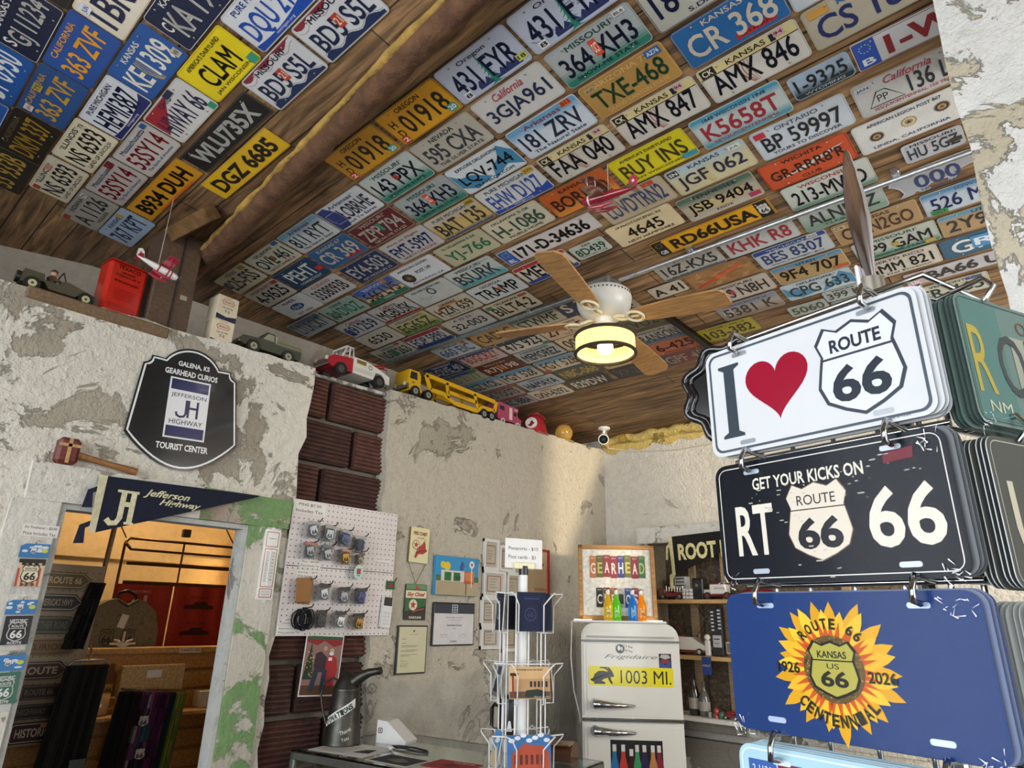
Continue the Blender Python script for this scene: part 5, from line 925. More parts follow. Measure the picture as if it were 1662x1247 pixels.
# thermometer on the green casing
o = thing('wall_thermometer', 'long white thermometer with red outline on the green door casing', 'thermometer', (XW + .022, 1.522, H + .203), RL)
m = MB(); m.prism(rrect(.076, .305, .006), 0, .008, 'd9d8d2', 'gloss'); m.prism(circ(.012, 12, 0, .152), 0, .004, 'd9d8d2', 'gloss'); m.prism(circ(.012, 12, 0, -.152), 0, .004, 'd9d8d2', 'gloss'); m.obj('plate', o)
m = MB()
for a, b in ((.075, .142), (-.098, .068), (-.142, -.104)): m.ring(rrect(.060, b - a, .004, 3, 0, (a + b) / 2), rrect(.054, b - a - .006, .003, 3, 0, (a + b) / 2), .0085, 'a0282c', 'gloss')
for i in range(24): m.flat(rect(-.019, -.074 + i * .0055, -.004 - (.005 if i % 2 else 0), -.0725 + i * .0055), .0085, '4a4a48', 'gloss')
for i in range(9): m.text(str(120 - i * 20) if i < 7 else str(i), .015, .05 - i * .0145, .0085, .011, .006, '3a3a3a', 'gloss')
m.text('THERMO', 0, .112, .0085, .036, .006, '4a4a4a', 'gloss'); m.text('QUALITY SERVICE', 0, -.118, .0085, .042, .005, '4a4a4a', 'gloss'); m.text('ALL SEASONS', 0, -.129, .0085, .038, .005, '4a4a4a', 'gloss'); m.obj('markings', o)
m = MB(); m.cyl((-.001, -.076, .0105), (-.001, .058, .0105), .0022, 'd9dde0', 'gloss', n=8); m.cyl((-.001, -.084, .0085), (-.001, -.084, .013), .0075, 'e6e6e8', 'gloss', n=14); m.obj('glass_tube', o)
# pegboard of two white panels
PGY, PGZ = 1.92, .208
o = thing('pegboard', 'white perforated board hung with little bags of pins', 'pegboard', wl(PGY, PGZ, .012), RL)
for z, hh, n in ((.152, .305, 0), (-.155, .303, 1)):
    m = MB(); m.box((0, z, .003), (.625, hh, .006), 'd6cdca', 'paint', .001)
    for i in range(24):
        for j in range(12): m.flat(circ(.0032, 8, -.299 + i * .026, z - .143 + j * .026), .0063, '3a3532', 'paint')
    m.obj('panel', o)
def note(y, z, w, h, lines, name='price_note', label=None, off=.0195, rot=RL, x0=XW, tilt=0, cat='note', col='e0dbd4', ink='2c2c30', parent=None, sh=0.):
    mb = MB(); panel(mb, w, h, .0006, col, 'paper')
    n = len(lines)
    for i, t in enumerate(lines): mb.text(t, 0, h * (.5 - (i + .5) / n), .0009, min(w * .88, len(t) * h / n * .42), h / n * .52, ink, 'paper', shear=sh)
    o_ = mb.obj(name, parent, (x0 + off, y, H + z), (rot[0], rot[1] + tilt, rot[2])) if parent is None else mb.obj(name, parent, (y, z, off))
    if parent is None: tag(o_, label, cat)
    return o_
note(-.222, .268, .175, .058, ['PINS $7.50', 'Includes Tax'], parent=o, off=.007)
note(.235, .055, .10, .036, ['Flag Pins - $5.00', 'Price Includes Tax'], parent=o, off=.007, name='price_note')
note(-.185, .012, .11, .036, ['Pins - $7.00', 'Price Includes Tax'], parent=o, off=.007)
note(-.19, -.036, .12, .034, ['Earrings - $8.00', 'Price Includes Tax'], parent=o, off=.0075)
note(-.25, -.283, .12, .034, ['Keychains - $5.00', 'Price Includes Tax'], parent=o, off=.007)
note(-.262, -.245, .06, .03, ['LAPTOP', 'SEALANT $4'], parent=o, off=.0075)
rp2 = random.Random(9)
def hook(y, z, ln=.075): 
    mb = MB(); mb.tube([(0, 0, 0), (0, .0, ln * .55), (.0, .004, ln), (0, .016, ln + .012)], .0028, '3a3026', 'steel', 6); return mb.obj('hook', o, (y, z, .006))
def pin_bag(y, z, lab, tint, top=None, gold=False, lf='', sz=1.):
    hook(y, z + .036)
    b = thing('pin_bag', lab, 'bag of pins', (XW + .018, PGY + y, H + PGZ + z), RL, 'clear bags of pins hung on the pegboard')
    mb = MB()
    sz *= 1.2
    for q in range(5):
        zz = .012 + q * .012; x = -.006 * q + rp2.uniform(-.004, .004); yy = rp2.uniform(-.004, .004)
        mb.T = Matrix.Translation((x, yy, zz)) @ Matrix.Rotation(rp2.uniform(-.15, .15), 4, 'Y') @ Matrix.Rotation(rp2.uniform(-.12, .12), 4, 'Z')
        mb.prism(rrect(.052 * sz, .062 * sz, .004), 0, .0012, mixc(tint, 'c9c9c6', .4), 'film'); mb.prism(rect(-.024 * sz, .02 * sz, .024 * sz, .03 * sz), .0012, .002, top or 'b9b3ac', 'paper')
    mb.obj('bag', b)
    mb = MB()
    for q in range(5):
        zz = .016 + q * .012; x = -.006 * q; mb.T = Matrix.Translation((x, -.006, zz)) @ Matrix.Rotation(rp2.uniform(-.5, .5), 4, 'Z')
        c = tint if q == 4 else rp2.choice([tint, 'b8bcc2', 'd9dadb', '9a9ea6', '6a6e78'])
        shield(mb, 0, 0, .0, .036 * sz, .04 * sz, c, '2a2d34', '22242a', 'chrome' if gold else 'gloss', top='', num=lf or '66')
    mb.obj('pin', b)
kinds = [('silver', 'c2c6cc'), ('clear', 'b9bdc0'), ('blue and white', '4a5a8a'), ('dark navy', '2a3350')]
for i, (y, z) in enumerate(((-.20, .165), (-.112, .155), (-.02, .142), (.07, .122))): pin_bag(y, z, '%s pins in clear bags, %s hook of the top row on the pegboard' % (kinds[i][0], ('first', 'second', 'third', 'fourth')[i]), kinds[i][1], 'a8a4a0', sz=1.05)
kinds = [('pale grey', 'a8acb0', 'b07a74'), ('grey and white', 'b0b2b4', '7a7a78'), ('round gold', 'b8964a', 'b08a80'), ('small brass', '9a8a66', '6a6258')]
for i, (y, z) in enumerate(((-.205, .070), (-.108, .064), (-.008, .054), (.078, .05))): pin_bag(y, z, '%s pins in clear bags, %s hook of the second row on the pegboard' % (kinds[i][0], ('first', 'second', 'third', 'fourth')[i]), kinds[i][1], kinds[i][2], gold=i == 2, sz=1.0 if i < 3 else .7)
kinds = [('white', 'c8ccd0'), ('steel grey', '9aa0a6'), ('blue topped', '3a468a')]
for i, (y, z) in enumerate(((-.105, -.115), (.005, -.125), (.105, -.125))): pin_bag(y, z, '%s keyrings in clear bags on the %s hook beside the brown cards' % (kinds[i][0], ('first', 'second', 'third')[i]), kinds[i][1], '4a4640')
kinds = [('black and silver', '3a3c40'), ('bright white', 'dcdcda'), ('golden', 'b89450')]
for i, (y, z) in enumerate(((-.105, -.232), (.0, -.236), (.105, -.242))): pin_bag(y, z, '%s keyrings in clear bags on the lowest row of the pegboard' % kinds[i][0], kinds[i][1], '4a4640', gold=i == 2)
hook(-.195, -.06)
b = thing('card_bundle', 'bundle of brown kraft cards in a clear bag on the pegboard', 'cards', (XW + .018, PGY - .205, H + PGZ - .115), RL)
for q in range(4):
    m = MB(); m.T = Matrix.Translation((-.008 * q, .003 * q, .01 + q * .011)) @ Matrix.Rotation(.05 * q - .08, 4, 'Z'); panel(m, .078, .105, .0015, mixc('a87a4c', '8a6238', q * .2), 'paper'); m.obj('card', b)
hook(-.195, -.185)
b = thing('cord_bundle', 'tangle of black cord keyrings hung on the pegboard', 'cord bundle', (XW + .018, PGY - .205, H + PGZ - .235), RL)
m = MB(); rr = random.Random(4)
for q in range(14):
    cx, rx, ry, z = rr.uniform(-.012, .012), rr.uniform(.022, .042), rr.uniform(.026, .046), .012 + q * .0035
    m.tube([(cx + rx * math.cos(i * .4488), ry * math.sin(i * .4488) + rr.uniform(-.003, .003), z + rr.uniform(-.003, .003)) for i in range(14)], .0032, '16171a', 'fabric', 5, closed=True)
m.obj('cord', b)
b = thing('sticker_roll', 'mint green and white round sticker stack on the pegboard', 'stickers', (XW + .03, PGY + .078, H + PGZ - .012), RL)
for q in range(4):
    m = MB(); m.T = Matrix.Translation((-.007 * q, .0, .008 + q * .010)); m.prism(circ(.026, 20, 0, 0, .034), 0, .002, 'b8d4c4' if q % 2 else 'dfe6e0', 'paper'); 
    if q == 3: m.flat(rect(-.012, -.01, .012, .016), .0024, 'a84848', 'paper'); m.text('66', 0, -.016, .0026, .018, .01, '3a3a3a', 'paper')
    m.obj('sticker', b)
o2 = thing('remote_control', 'white wall remote with a black display beside the pegboard', 'remote', wl(2.192, .013, .024), (math.pi / 2, math.radians(3), math.pi / 2))
m = MB(); m.prism(rrect(.058, .150, .009), 0, .018, 'd6d5d3', 'plastic'); m.obj('body', o2)
m = MB(); m.flat(rect(-.026, .030, .026, .072), .0184, '15161a', 'gloss'); m.obj('display', o2)
m = MB()
for i in range(3):
    for j in range(4): m.prism(rrect(.012, .012, .003, 3, -.016 + i * .016, -.005 - j * .017), .018, .0195, 'c8c7c6', 'plastic')
m.obj('button', o2)
b = thing('picture_badge', 'tiny green picture card with a red figure clipped beside the pegboard', 'card', wl(2.215, .145, .022), RL)
m = MB(); panel(m, .056, .042, .002, '2f5c3c', 'paper'); m.flat([(-.01, -.012), (.01, -.012), (.014, .002), (.0, .014), (-.014, .002)], .0024, '9a2f38', 'paper'); m.obj('card', b)
m = MB(); m.tube([(.022, .018, .002), (.03, .03, .006), (.034, .038, .004)], .0025, '3a3630', 'steel', 6); m.obj('hook', b)
# price tape and air fresheners on the left casing
note(.636, .258, .112, .042, ['Air Freshener - $3.00', 'Price Includes Tax'], 'price_tape', 'white price tape above the air fresheners on the door casing', off=.0235)
AF = [(.636, .135, .10, .148, 'cfb99a', 'b54a3c', 'cream and red striped hanging air freshener, topmost on the door casing'), (.648, -.053, .10, .148, '2a2a2c', 'c8c8c8', 'black hanging air freshener with a white shield, middle of the door casing'), (.662, -.232, .10, .155, '3a6a5c', 'c8c0b0', 'green hanging air freshener with a pale shield, lowest on the door casing')]
for k, (y, z, w_, h_, c1, c2, lab) in enumerate(AF):
    o3 = thing('air_freshener', lab, 'air freshener', (XW + .026, y - (.0 if k == 0 else .008 * k), H + z), (math.pi / 2, math.radians(-2), math.pi / 2), 'air fresheners on the door casing')
    m = MB(); panel(m, w_ * .92, h_, .002, 'b8c4cc', 'film'); m.prism(rect(-w_ * .5, -h_ * .62, w_ * .46, -h_ * .5), 0, .002, 'c4c8cc', 'film'); m.obj('wrapper', o3)
    m = MB(); m.prism([(-w_ * .44, h_ * .2), (w_ * .44, h_ * .2), (w_ * .44, h_ * .52), (-w_ * .3, h_ * .52), (-w_ * .44, h_ * .46)], .002, .0032, '3a78b0', 'gloss')
    rr = random.Random(k)
    for q in range(7): m.flat(circ(rr.uniform(.006, .012), 9, rr.uniform(-.036, .03), rr.uniform(h_ * .25, h_ * .48), rr.uniform(.003, .006)), .0034 + q * .00005, 'cdd9e2', 'gloss')
    shield(m, -.004, h_ * .36, .0039, .02, .022, 'd8d8d8', '2a3a5a', '2a3a5a', 'gloss', top='', num='66'); m.flat(circ(.01, 12, .03, h_ * .36, .007), .0039, 'c9c24a', 'gloss'); m.obj('header_card', o3)
    m = MB(); panel(m, w_ * .78, h_ * .62, .0022, c1, 'gloss', z0=.002); m.T = Matrix.Translation((0, -h_ * .14, 0)); m.v = []; m.f = []; m.c = []; m.m = []; m.sm = []
    panel(m, w_ * .78, h_ * .62, .0022, c1, 'gloss', z0=.002)
    if k == 0:
        for q in range(5): m.flat(rect(-w_ * .39 + q * w_ * .156, -h_ * .31, -w_ * .39 + q * w_ * .156 + w_ * .07, h_ * .1), .0044, c2, 'gloss')
        for q in range(8): m.flat(rect(-w_ * .39 + q * w_ * .0975, h_ * .22 - (q % 2) * .008, -w_ * .39 + (q + 1) * w_ * .0975, h_ * .31), .0044, '2a2420', 'gloss')
    m.text('HISTORIC', 0, h_ * .2, .0048, w_ * .5, .012, '2a2420' if k == 0 else 'd0d0d0', 'gloss', bold=.03)
    shield(m, 0, -h_ * .03, .0046, w_ * .55, h_ * .42, 'ddd2b4' if k == 0 else c1, c2 if k else '2a2420', '2a2420' if k == 0 else 'd8d8d4', 'gloss'); m.text('ROUTE', 0, -h_ * .27, .0048, w_ * .4, .008, '2a2420' if k == 0 else 'd0d0d0', 'gloss', bold=.03); m.obj('scent_card', o3)
    m = MB(); m.tube([(0, h_ * .52, 0), (0, h_ * .58, .006), (.006, h_ * .6, .008), (.008, h_ * .56, .008)], .0016, '9a968c', 'steel', 6); m.obj('hook', o3)
# two hanging gasoline plaques
o = thing('hanging_plaque', 'cream plaque with a red fire helmet hung by a thin wire on the wall', 'plaque', wl(2.397, .365, .006), (math.pi / 2, math.radians(1.5), math.pi / 2))
m = MB(); m.prism(rrect(.135, .188, .006), 0, .012, 'd5cfa0', 'gloss', side='6a5a34'); m.obj('plate', o)
m = MB(); m.text('FIRE CHIEF', 0, .062, .0125, .1, .02, '8a2a24', 'gloss', bold=.04, shear=.15); m.text('GASOLINE', .005, .038, .0125, .05, .007, '3a3226', 'gloss', bold=.02)
m.prism(circ(.026, 22, -.025, .0), .012, .0127, '6a1f1c', 'gloss'); m.flat(circ(.0225, 22, -.025, .0), .0131, 'd8cfa4', 'gloss'); m.flat([(-.025 + (.02 if j % 2 == 0 else .008) * math.sin(j * math.pi / 5), (.02 if j % 2 == 0 else .008) * math.cos(j * math.pi / 5)) for j in range(10)], .0135, 'a02c28', 'gloss')
m.flat([(-.032, -.066), (-.02, -.034), (.0, -.008), (.02, .008), (.034, .03), (.042, .006), (.046, -.018), (.058, -.026), (.03, -.046), (-.004, -.048), (-.02, -.072)], .0139, 'a32c2a', 'gloss'); m.flat([(.03, .028), (.038, .04), (.042, .006)], .0141, 'd0a860', 'gloss'); m.stroke([(-.024, -.046), (.008, -.032), (.05, -.026)], .003, .0143, '3a1614', 'gloss'); m.obj('emblem', o)
m = MB(); m.tube([(-.02, .095, .006), (0, .108, .004), (.02, .095, .006)], .0016, '3a3226', 'steel', 5); m.tube([(-.066, -.09, .006), (.0, -.205, .006), (.062, -.092, .006)], .0016, '3a3226', 'steel', 5); m.obj('wire', o)
o = thing('hanging_plaque', 'green, cream and black plaque hung under the cream helmet plaque', 'plaque', wl(2.400, .068, .006), RL)
m = MB(); m.prism(rrect(.145, .182, .004), 0, .008, '1f5a34', 'gloss', side='1a2a1c'); m.flat(rect(-.072, .02, .072, .058), .0084, 'd8cfae', 'gloss'); m.flat([(-.072, -.09), (.072, -.09), (.072, -.018), (-.072, -.05)], .0084, '191714', 'gloss')
for q in range(4): m.flat(rect(-.07, .066 + q * .006, .07, .069 + q * .006), .0084, '7aa07a', 'gloss')
m.flat([(-.014, .064), (.0, .088), (.012, .074), (.028, .07), (.02, .062)], .0088, 'a83430', 'gloss'); m.text('Sky Chief', 0, .039, .0088, .125, .026, 'a03430', 'gloss', bold=.04, shear=.25)
m.flat(circ(.028, 24, -.018, -.015), .0088, 'd6cdae', 'gloss'); m.flat([(-.018 + (.024 if j % 2 == 0 else .0095) * math.sin(j * math.pi / 5), -.015 + (.024 if j % 2 == 0 else .0095) * math.cos(j * math.pi / 5)) for j in range(10)], .0092, '9a2f2a', 'gloss')
m.stroke([(-.02, -.05), (.02, -.04), (.06, -.034)], .006, .0092, 'a03430', 'gloss'); m.text('GASOLINE', .0, -.078, .0092, .085, .012, 'd0c8ac', 'gloss', bold=.03); m.obj('plate', o)
# canvas print of the station
o = thing('canvas_print', 'canvas print of a filling station under a vivid blue sky', 'canvas print', wl(2.685, .217, .004), RL)
m = MB(); m.box((0, 0, .014), (.335, .212, .028), '3a8ab8', 'paper', .003); m.obj('canvas', o)
m = MB(); z = .0284
m.flat(rect(-.166, -.105, .166, -.03), z, 'a8997c', 'paper'); m.flat(rect(-.166, -.03, .166, .0), z, '4a6a42', 'paper'); m.flat(rect(-.13, -.03, .05, .028), z + .0002, 'c9c4ba', 'paper'); m.flat(rect(.05, -.04, .13, .028), z + .0002, 'b0563c', 'paper')
m.flat([(.052, .02), (.128, .03), (.128, -.03), (.06, -.02)], z + .0004, 'c87a4a', 'paper')
for x in (-.105, -.035): m.flat(rect(x, -.028, x + .052, .018), z + .0005, '2a6a38', 'paper')
m.flat(rect(.105, -.06, .111, .06), z + .0005, 'd8d4cc', 'paper'); m.flat(circ(.021, 18, .108, .068), z + .0006, 'd4d8d4', 'paper'); m.flat([(.108 + (.014 if j % 2 == 0 else .006) * math.sin(j * math.pi / 5), .068 + (.014 if j % 2 == 0 else .006) * math.cos(j * math.pi / 5)) for j in range(10)], z + .0008, 'a8382c', 'paper')
m.flat(circ(.02, 16, -.118, .056), z + .0005, 'd0b83a', 'paper'); m.flat(circ(.024, 16, -.085, .05), z + .0006, 'd8bc3c', 'paper'); m.flat(rect(-.02, -.02, .02, .0), z + .0006, '3a4a3a', 'paper')
m.flat([(.012, .05), (.03, .085), (.05, .06), (.04, .035), (.02, .03)], z + .0006, '34508a', 'paper'); m.flat([(.03, .05), (.045, .07), (.04, .04)], z + .0008, 'a8443c', 'paper'); m.flat(rect(.062, -.10, .07, -.035), z + .0007, '6a4a2a', 'paper'); m.obj('picture', o)
# certificate and letter, thin black frames
def framed(name, lab, y, z, w_, h_, paper, band=None, cat='framed certificate'):
    o = thing(name, lab, cat, wl(y, z, .003), RL)
    m = MB(); m.box((0, 0, .007), (w_, h_, .014), '17171a', 'plastic', .002); m.obj('frame', o)
    m = MB(); panel(m, w_ - .014, h_ - .014, .0006, paper, 'paper', z0=.0142); zz = .0152
    if band:
        m.flat(rect(-w_ / 2 + .007, h_ / 2 - .058, w_ / 2 - .007, h_ / 2 - .007), zz, '3a3c42', 'paper'); m.flat(rect(-.022, h_ / 2 - .053, .022, h_ / 2 - .01), zz + .0003, 'b9bcc0', 'paper')
        for q in range(3):
            for j in range(2): m.flat(rect(-.018 + j * .019, h_ / 2 - .050 + q * .013, -.002 + j * .019, h_ / 2 - .040 + q * .013), zz + .0006, '50535a', 'paper')
        m.text('REVIEWERS AWARD', 0, .034, zz, .13, .007, '6a6a72', 'paper'); m.text('EXCELLENCE AWARD', 0, .02, zz, .1, .005, '8a8a90', 'paper'); m.text('Gearhead Curios', 0, -.006, zz, .115, .010, '4a4a50', 'paper', bold=.02); m.text('2025', 0, -.024, zz, .025, .006, '5a5a60', 'paper')
        rr = random.Random(2)
        for x in (-.075, .07): m.stroke([(x - .03 + .06 * i / 9, -.058 + rr.uniform(-.005, .006)) for i in range(10)], .0014, zz, '4a4a5a', 'paper'); m.flat(rect(x - .035, -.069, x + .035, -.068), zz, '8a8a8a', 'paper')
        m.text('KANSAS', 0, -.09, zz, .05, .009, '3a3a40', 'paper', bold=.02)
    else:
        m.flat(circ(.006, 12, .005, h_ / 2 - .028), zz, '5a5644', 'paper'); m.text('STATE OF KANSAS', .005, h_ / 2 - .045, zz, .06, .005, '6a664e', 'paper')
        rr = random.Random(8)
        for i, (yy, n) in enumerate(((.05, .03), (.03, .034), (.018, .11), (.012, .1), (-.004, .11), (-.010, .09), (-.026, .11), (-.032, .06), (-.055, .04), (-.075, .05), (-.082, .04))): m.flat(rect(-.075, yy, -.075 + n, yy + .0022), zz, '7a765e', 'paper')
        m.stroke([(-.07 + .05 * i / 8, -.065 + rr.uniform(-.004, .004)) for i in range(9)], .0014, zz, '5a5a4a', 'paper')
    m.obj('sheet', o); return o
framed('framed_certificate', 'black framed certificate with a dark band across its top', 2.687, -.041, .318, .226, 'c9c5c6', True)
framed('framed_letter', 'narrow black framed typed letter on cream paper', 2.394, -.168, .20, .236, 'c4be9e', None, 'framed letter')
# unframed photo print: a seated man in a red suit with a visitor beside a tree (plain shapes)
o = thing('photo_print', 'white bordered photo print of a red suited seated figure and a visitor', 'photo print', wl(1.862, -.226, .012), (math.pi / 2, math.radians(2.5), math.pi / 2))
m = MB(); panel(m, .205, .262, .001, 'dcd8d4', 'paper'); m.obj('sheet', o)
m = MB(); z = .0013; m.flat(rect(-.097, -.125, .097, .125), z, '8a6a62', 'paper'); m.flat(rect(-.097, -.125, .097, -.085), z + .0002, '5a3a22', 'paper')
m.flat([(-.097, .125), (-.097, .10), (-.04, .085), (.0, .105), (.05, .08), (.097, .09), (.097, .125)], z + .0002, '8a2a2a', 'paper'); m.flat(rect(-.097, .112, .097, .125), z + .0004, '2f5a38', 'paper')
m.flat([(-.095, -.06), (-.068, .10), (-.04, -.06)], z + .0004, '24382a', 'paper'); rr = random.Random(5)
for q in range(22): m.flat(circ(.003, 6, rr.uniform(-.09, -.048), rr.uniform(-.05, .06)), z + .0006, rr.choice(['c8a848', 'a83a34', 'd8d4cc']), 'paper')
m.flat([(.01, -.07), (.02, .03), (.04, .05), (.075, .03), (.085, -.02), (.07, -.085), (.04, -.09)], z + .0006, 'a02a2c', 'paper'); m.flat(circ(.012, 14, .045, .062), z + .0008, 'c49a84', 'paper'); m.flat(circ(.012, 12, .044, .05, .008), z + .001, 'd8d4d0', 'paper'); m.flat(rect(.03, .02, .05, .034), z + .001, 'd8d4d0', 'paper')
m.flat([(-.045, -.01), (-.04, .05), (-.015, .06), (.02, .035), (.018, -.02), (-.02, -.02)], z + .001, '3a2a30', 'paper'); m.flat(circ(.011, 14, .008, .072), z + .0012, 'b08a74', 'paper'); m.flat([(-.04, -.015), (-.06, -.11), (-.035, -.11), (-.015, -.03), (.005, -.03), (.0, -.11), (.025, -.108), (.03, -.02)], z + .0012, '2c3648', 'paper'); m.obj('picture', o)
# collage frame of white openings and the red frame beside it
o = thing('photo_collage', 'white collage frame with many small openings on the wall behind the postcard rack', 'picture frame', wl(3.075, .155, .004), RL)
for k, (x, y, w_, h_) in enumerate(((-.10, .205, .135, .185), (.045, .19, .15, .16), (-.065, .035, .20, .155), (.11, .025, .13, .17), (-.10, -.125, .15, .165), (.065, -.115, .17, .13), (-.085, -.27, .17, .125), (.085, -.265, .15, .17))):
    m = MB(); m.ring(rect(x - w_ / 2, y - h_ / 2, x + w_ / 2, y + h_ / 2), rect(x - w_ / 2 + .018, y - h_ / 2 + .018, x + w_ / 2 - .018, y + h_ / 2 - .018), .016, 'cfcdc8', 'paint')
    for a, b in (((x, y + h_ / 2 - .009), (w_, .018)), ((x, y - h_ / 2 + .009), (w_, .018)), ((x - w_ / 2 + .009, y), (.018, h_)), ((x + w_ / 2 - .009, y), (.018, h_))): m.box((a[0], a[1], .008), (b[0], b[1], .0155), 'cfcdc8', 'paint')
    m.flat(rect(x - w_ / 2 + .017, y - h_ / 2 + .017, x + w_ / 2 - .017, y + h_ / 2 - .017), .006, ['b0a594', 'a89a86', 'b5ad9f', 'a99c88'][k % 4], 'paper')
    q = k % 3
    m.ring(rect(x - w_ * .3, y - h_ * .3, x + w_ * .3, y + h_ * .3), rect(x - w_ * .27, y - h_ * .27, x + w_ * .27, y + h_ * .27), .0065, ['7a5a48', '5a5a50', '8a4a3a'][q], 'paper')
    for j in range(4): m.flat(rect(x - w_ * .2, y - h_ * .15 + j * .016, x + w_ * (.05 + .04 * ((j + k) % 3)), y - h_ * .15 + j * .016 + .004), .0065, '8a7c6c', 'paper')
    m.obj('opening', o)
o = thing('framed_print', 'thin red frame around a tan poster behind the postcard rack', 'picture frame', wl(3.42, .275, .004), RL)
m = MB(); w_, h_ = .22, .30
for a, b in (((0, h_ / 2), (w_, .014)), ((0, -h_ / 2), (w_, .014)), ((-w_ / 2, 0), (.014, h_)), ((w_ / 2, 0), (.014, h_ + .014))): m.box((a[0], a[1], .008), (b[0], b[1], .016), 'a82a2e', 'plastic')
m.obj('frame', o)
m = MB(); panel(m, w_, h_, .004, 'c2a884', 'paper'); m.flat([(-.05, .05), (.02, .09), (.07, .06), (.04, .03)], .0045, '8a4a38', 'paper'); m.text('VERN', .03, -.10, .0045, .12, .02, 'a8683c', 'paper', bold=.02); m.obj('poster', o)

# ================================================================= souvenir plate rack close on the right
RU = Vector((.981, -.195, 0)); RN = Vector((-.195, -.981, 0))             # front face: along, and towards the viewer
RA = Vector((-.206, 1.10, 0))                                              # axis of the spinning rack
def face_mw(c, u, n): z = Vector((0, 0, 1)); return Matrix(((u.x, z.x, n.x, c.x), (u.y, z.y, n.y, c.y), (u.z, z.z, n.z, c.z), (0, 0, 0, 1)))
FC = RU * -.436 - RN * .82
U2 = Vector((math.cos(math.radians(66)), math.sin(math.radians(66)), 0)); N2 = Vector((U2.y, -U2.x, 0)); S2 = RU * -.262 - RN * .826 + U2 * .012
rack = thing('plate_rack', 'chrome wire rack holding stacks of souvenir plates, with a spear shaped pole top', 'display rack', (RA.x, RA.y, 0))
m = MB(); m.cyl((0, 0, 0), (0, 0, H + .47), .0125, 'c9ccd0', 'chrome', n=16); m.lathe([(.20, 0), (.2, .012), (.04, .03), (.02, .05)], '6a6c70', 'steel', 24); m.obj('pole', rack)
m = MB(); m.cyl((0, 0, H + .455), (0, 0, H + .535), .0205, 'b3ada0', 'steel', n=20); m.obj('sleeve', rack)
m = MB(); m.cyl((0, 0, H + .24), (0, 0, H + .30), .022, '8a8478', 'steel', n=20); m.obj('sleeve', rack)
m = MB(); uu = Vector((.74, .67, 0)); vv = Vector((-.67, .74, 0)); vs = []; st = [(.535, .010, .010), (.56, .012, .010), (.60, .016, .010), (.655, .0215, .010), (.70, .0195, .009), (.755, .013, .007), (.79, .006, .004), (.80, .001, .001)]
for z, a, b in st:
    for q in range(14): t = q * 2 * math.pi / 14; p = uu * (a * math.cos(t)) + vv * (b * math.sin(t) * (1 - .5 * abs(math.cos(t)))); vs.append((p.x, p.y, H + z))
m.add(vs, [(i * 14 + q, i * 14 + (q + 1) % 14, (i + 1) * 14 + (q + 1) % 14, (i + 1) * 14 + q) for i in range(len(st) - 1) for q in range(14)], 'dcd6dc', 'chrome', True); m.obj('spear_tip', rack)
m = MB(); a = uu * -.018; m.box((a.x, a.y, H + .50), (.006, .020, .12), 'd8d6e0', 'plastic', .002); m.obj('sign_holder', rack)
def loc_(v): return (v.x - RA.x, v.y - RA.y, v.z)
def rwire(pts, r=.0042, name='wire'): mb = MB(); mb.tube([loc_(p) for p in pts], r, 'b9bcbe', 'chrome', 7); return mb.obj(name, rack)
Zt = [.398, .217, .037, -.145]                                             # upper edges of the four tiers
for k, z in enumerate(Zt):
    zz = Vector((0, 0, H + z + .012)); b = RN * -.04
    rwire([FC - RU * .145 + b + zz, FC + RU * .15 + b + zz]); rwire([S2 + U2 * .02 - N2 * .05 + zz, S2 + U2 * .30 - N2 * .05 + zz])
    for s in (-.095, .10):
        p = FC + RU * s + zz; rwire([p + b, p + RN * .012 + Vector((0, 0, .004)), p + RN * .022 + Vector((0, 0, -.010)), p + RN * .024 + Vector((0, 0, -.024)), p + RN * .008 + Vector((0, 0, -.026))], .0038, 'hook')
    for s in (.07, .25):
        p = S2 + U2 * s + zz; rwire([p - N2 * .05, p + N2 * .012 + Vector((0, 0, .004)), p + N2 * .022 + Vector((0, 0, -.012)), p + N2 * .008 + Vector((0, 0, -.026))], .0038, 'hook')
for s in (-.11, -.06, .0, .06, .11): rwire([FC + RU * s - RN * .055 + Vector((0, 0, .25)), FC + RU * s - RN * .055 + Vector((0, 0, H + .41))], .0034)
for s in (.06, .16, .26): rwire([S2 + U2 * s - N2 * .06 + Vector((0, 0, .25)), S2 + U2 * s - N2 * .06 + Vector((0, 0, H + .41))], .0034)
for z in (.43, .05, -.5): rwire([FC - RU * .13 - RN * .055 + Vector((0, 0, H + z)), FC + RU * .15 - RN * .05 + Vector((0, 0, H + z)), S2 + U2 * .3 - N2 * .06 + Vector((0, 0, H + z))], .0042)
PW, PH = .312, .167
def souvenir(name, lab, mw, bgc, edge, design=None, wrap=False, mt='lacquer', group=None):
    m = MB(); m.prism(rrect(PW, PH, .017, 5), 0, .0013, bgc, mt, side=edge)
    o = m.obj(name, mw=mw); tag(o, lab, 'souvenir plate', group)
    if design: d = MB(); design(d); d.obj('printing', o)
    if wrap:
        r = random.Random(len(lab)); f = MB()
        for cx, cy in ((PW * .44, PH * .42), (-PW * .46, -PH * .46), (PW * .45, -PH * .46)):
            for q in range(14): a = r.uniform(0, 6.28); l = r.uniform(.003, .011); x, y = cx + r.uniform(-.016, .01), cy + r.uniform(-.014, .006); f.flat([(x, y), (x + l * math.cos(a), y + l * math.sin(a)), (x + l * math.cos(a) + .001, y + l * math.sin(a) + .0012)], .0042 + q * .00004, 'e6eaf0', 'gloss')
        f.flat(rrect(PW * .995, PH * .99, .017, 5), .0038, '1a1c20', 'wrap'); f.obj('wrapper', o)
    return o
def border(d, inset, wd, col, z=.0017): d.ring(rrect(PW - inset, PH - inset, .013, 5), rrect(PW - inset - 2 * wd, PH - inset - 2 * wd, .011, 5), z, col, 'lacquer')
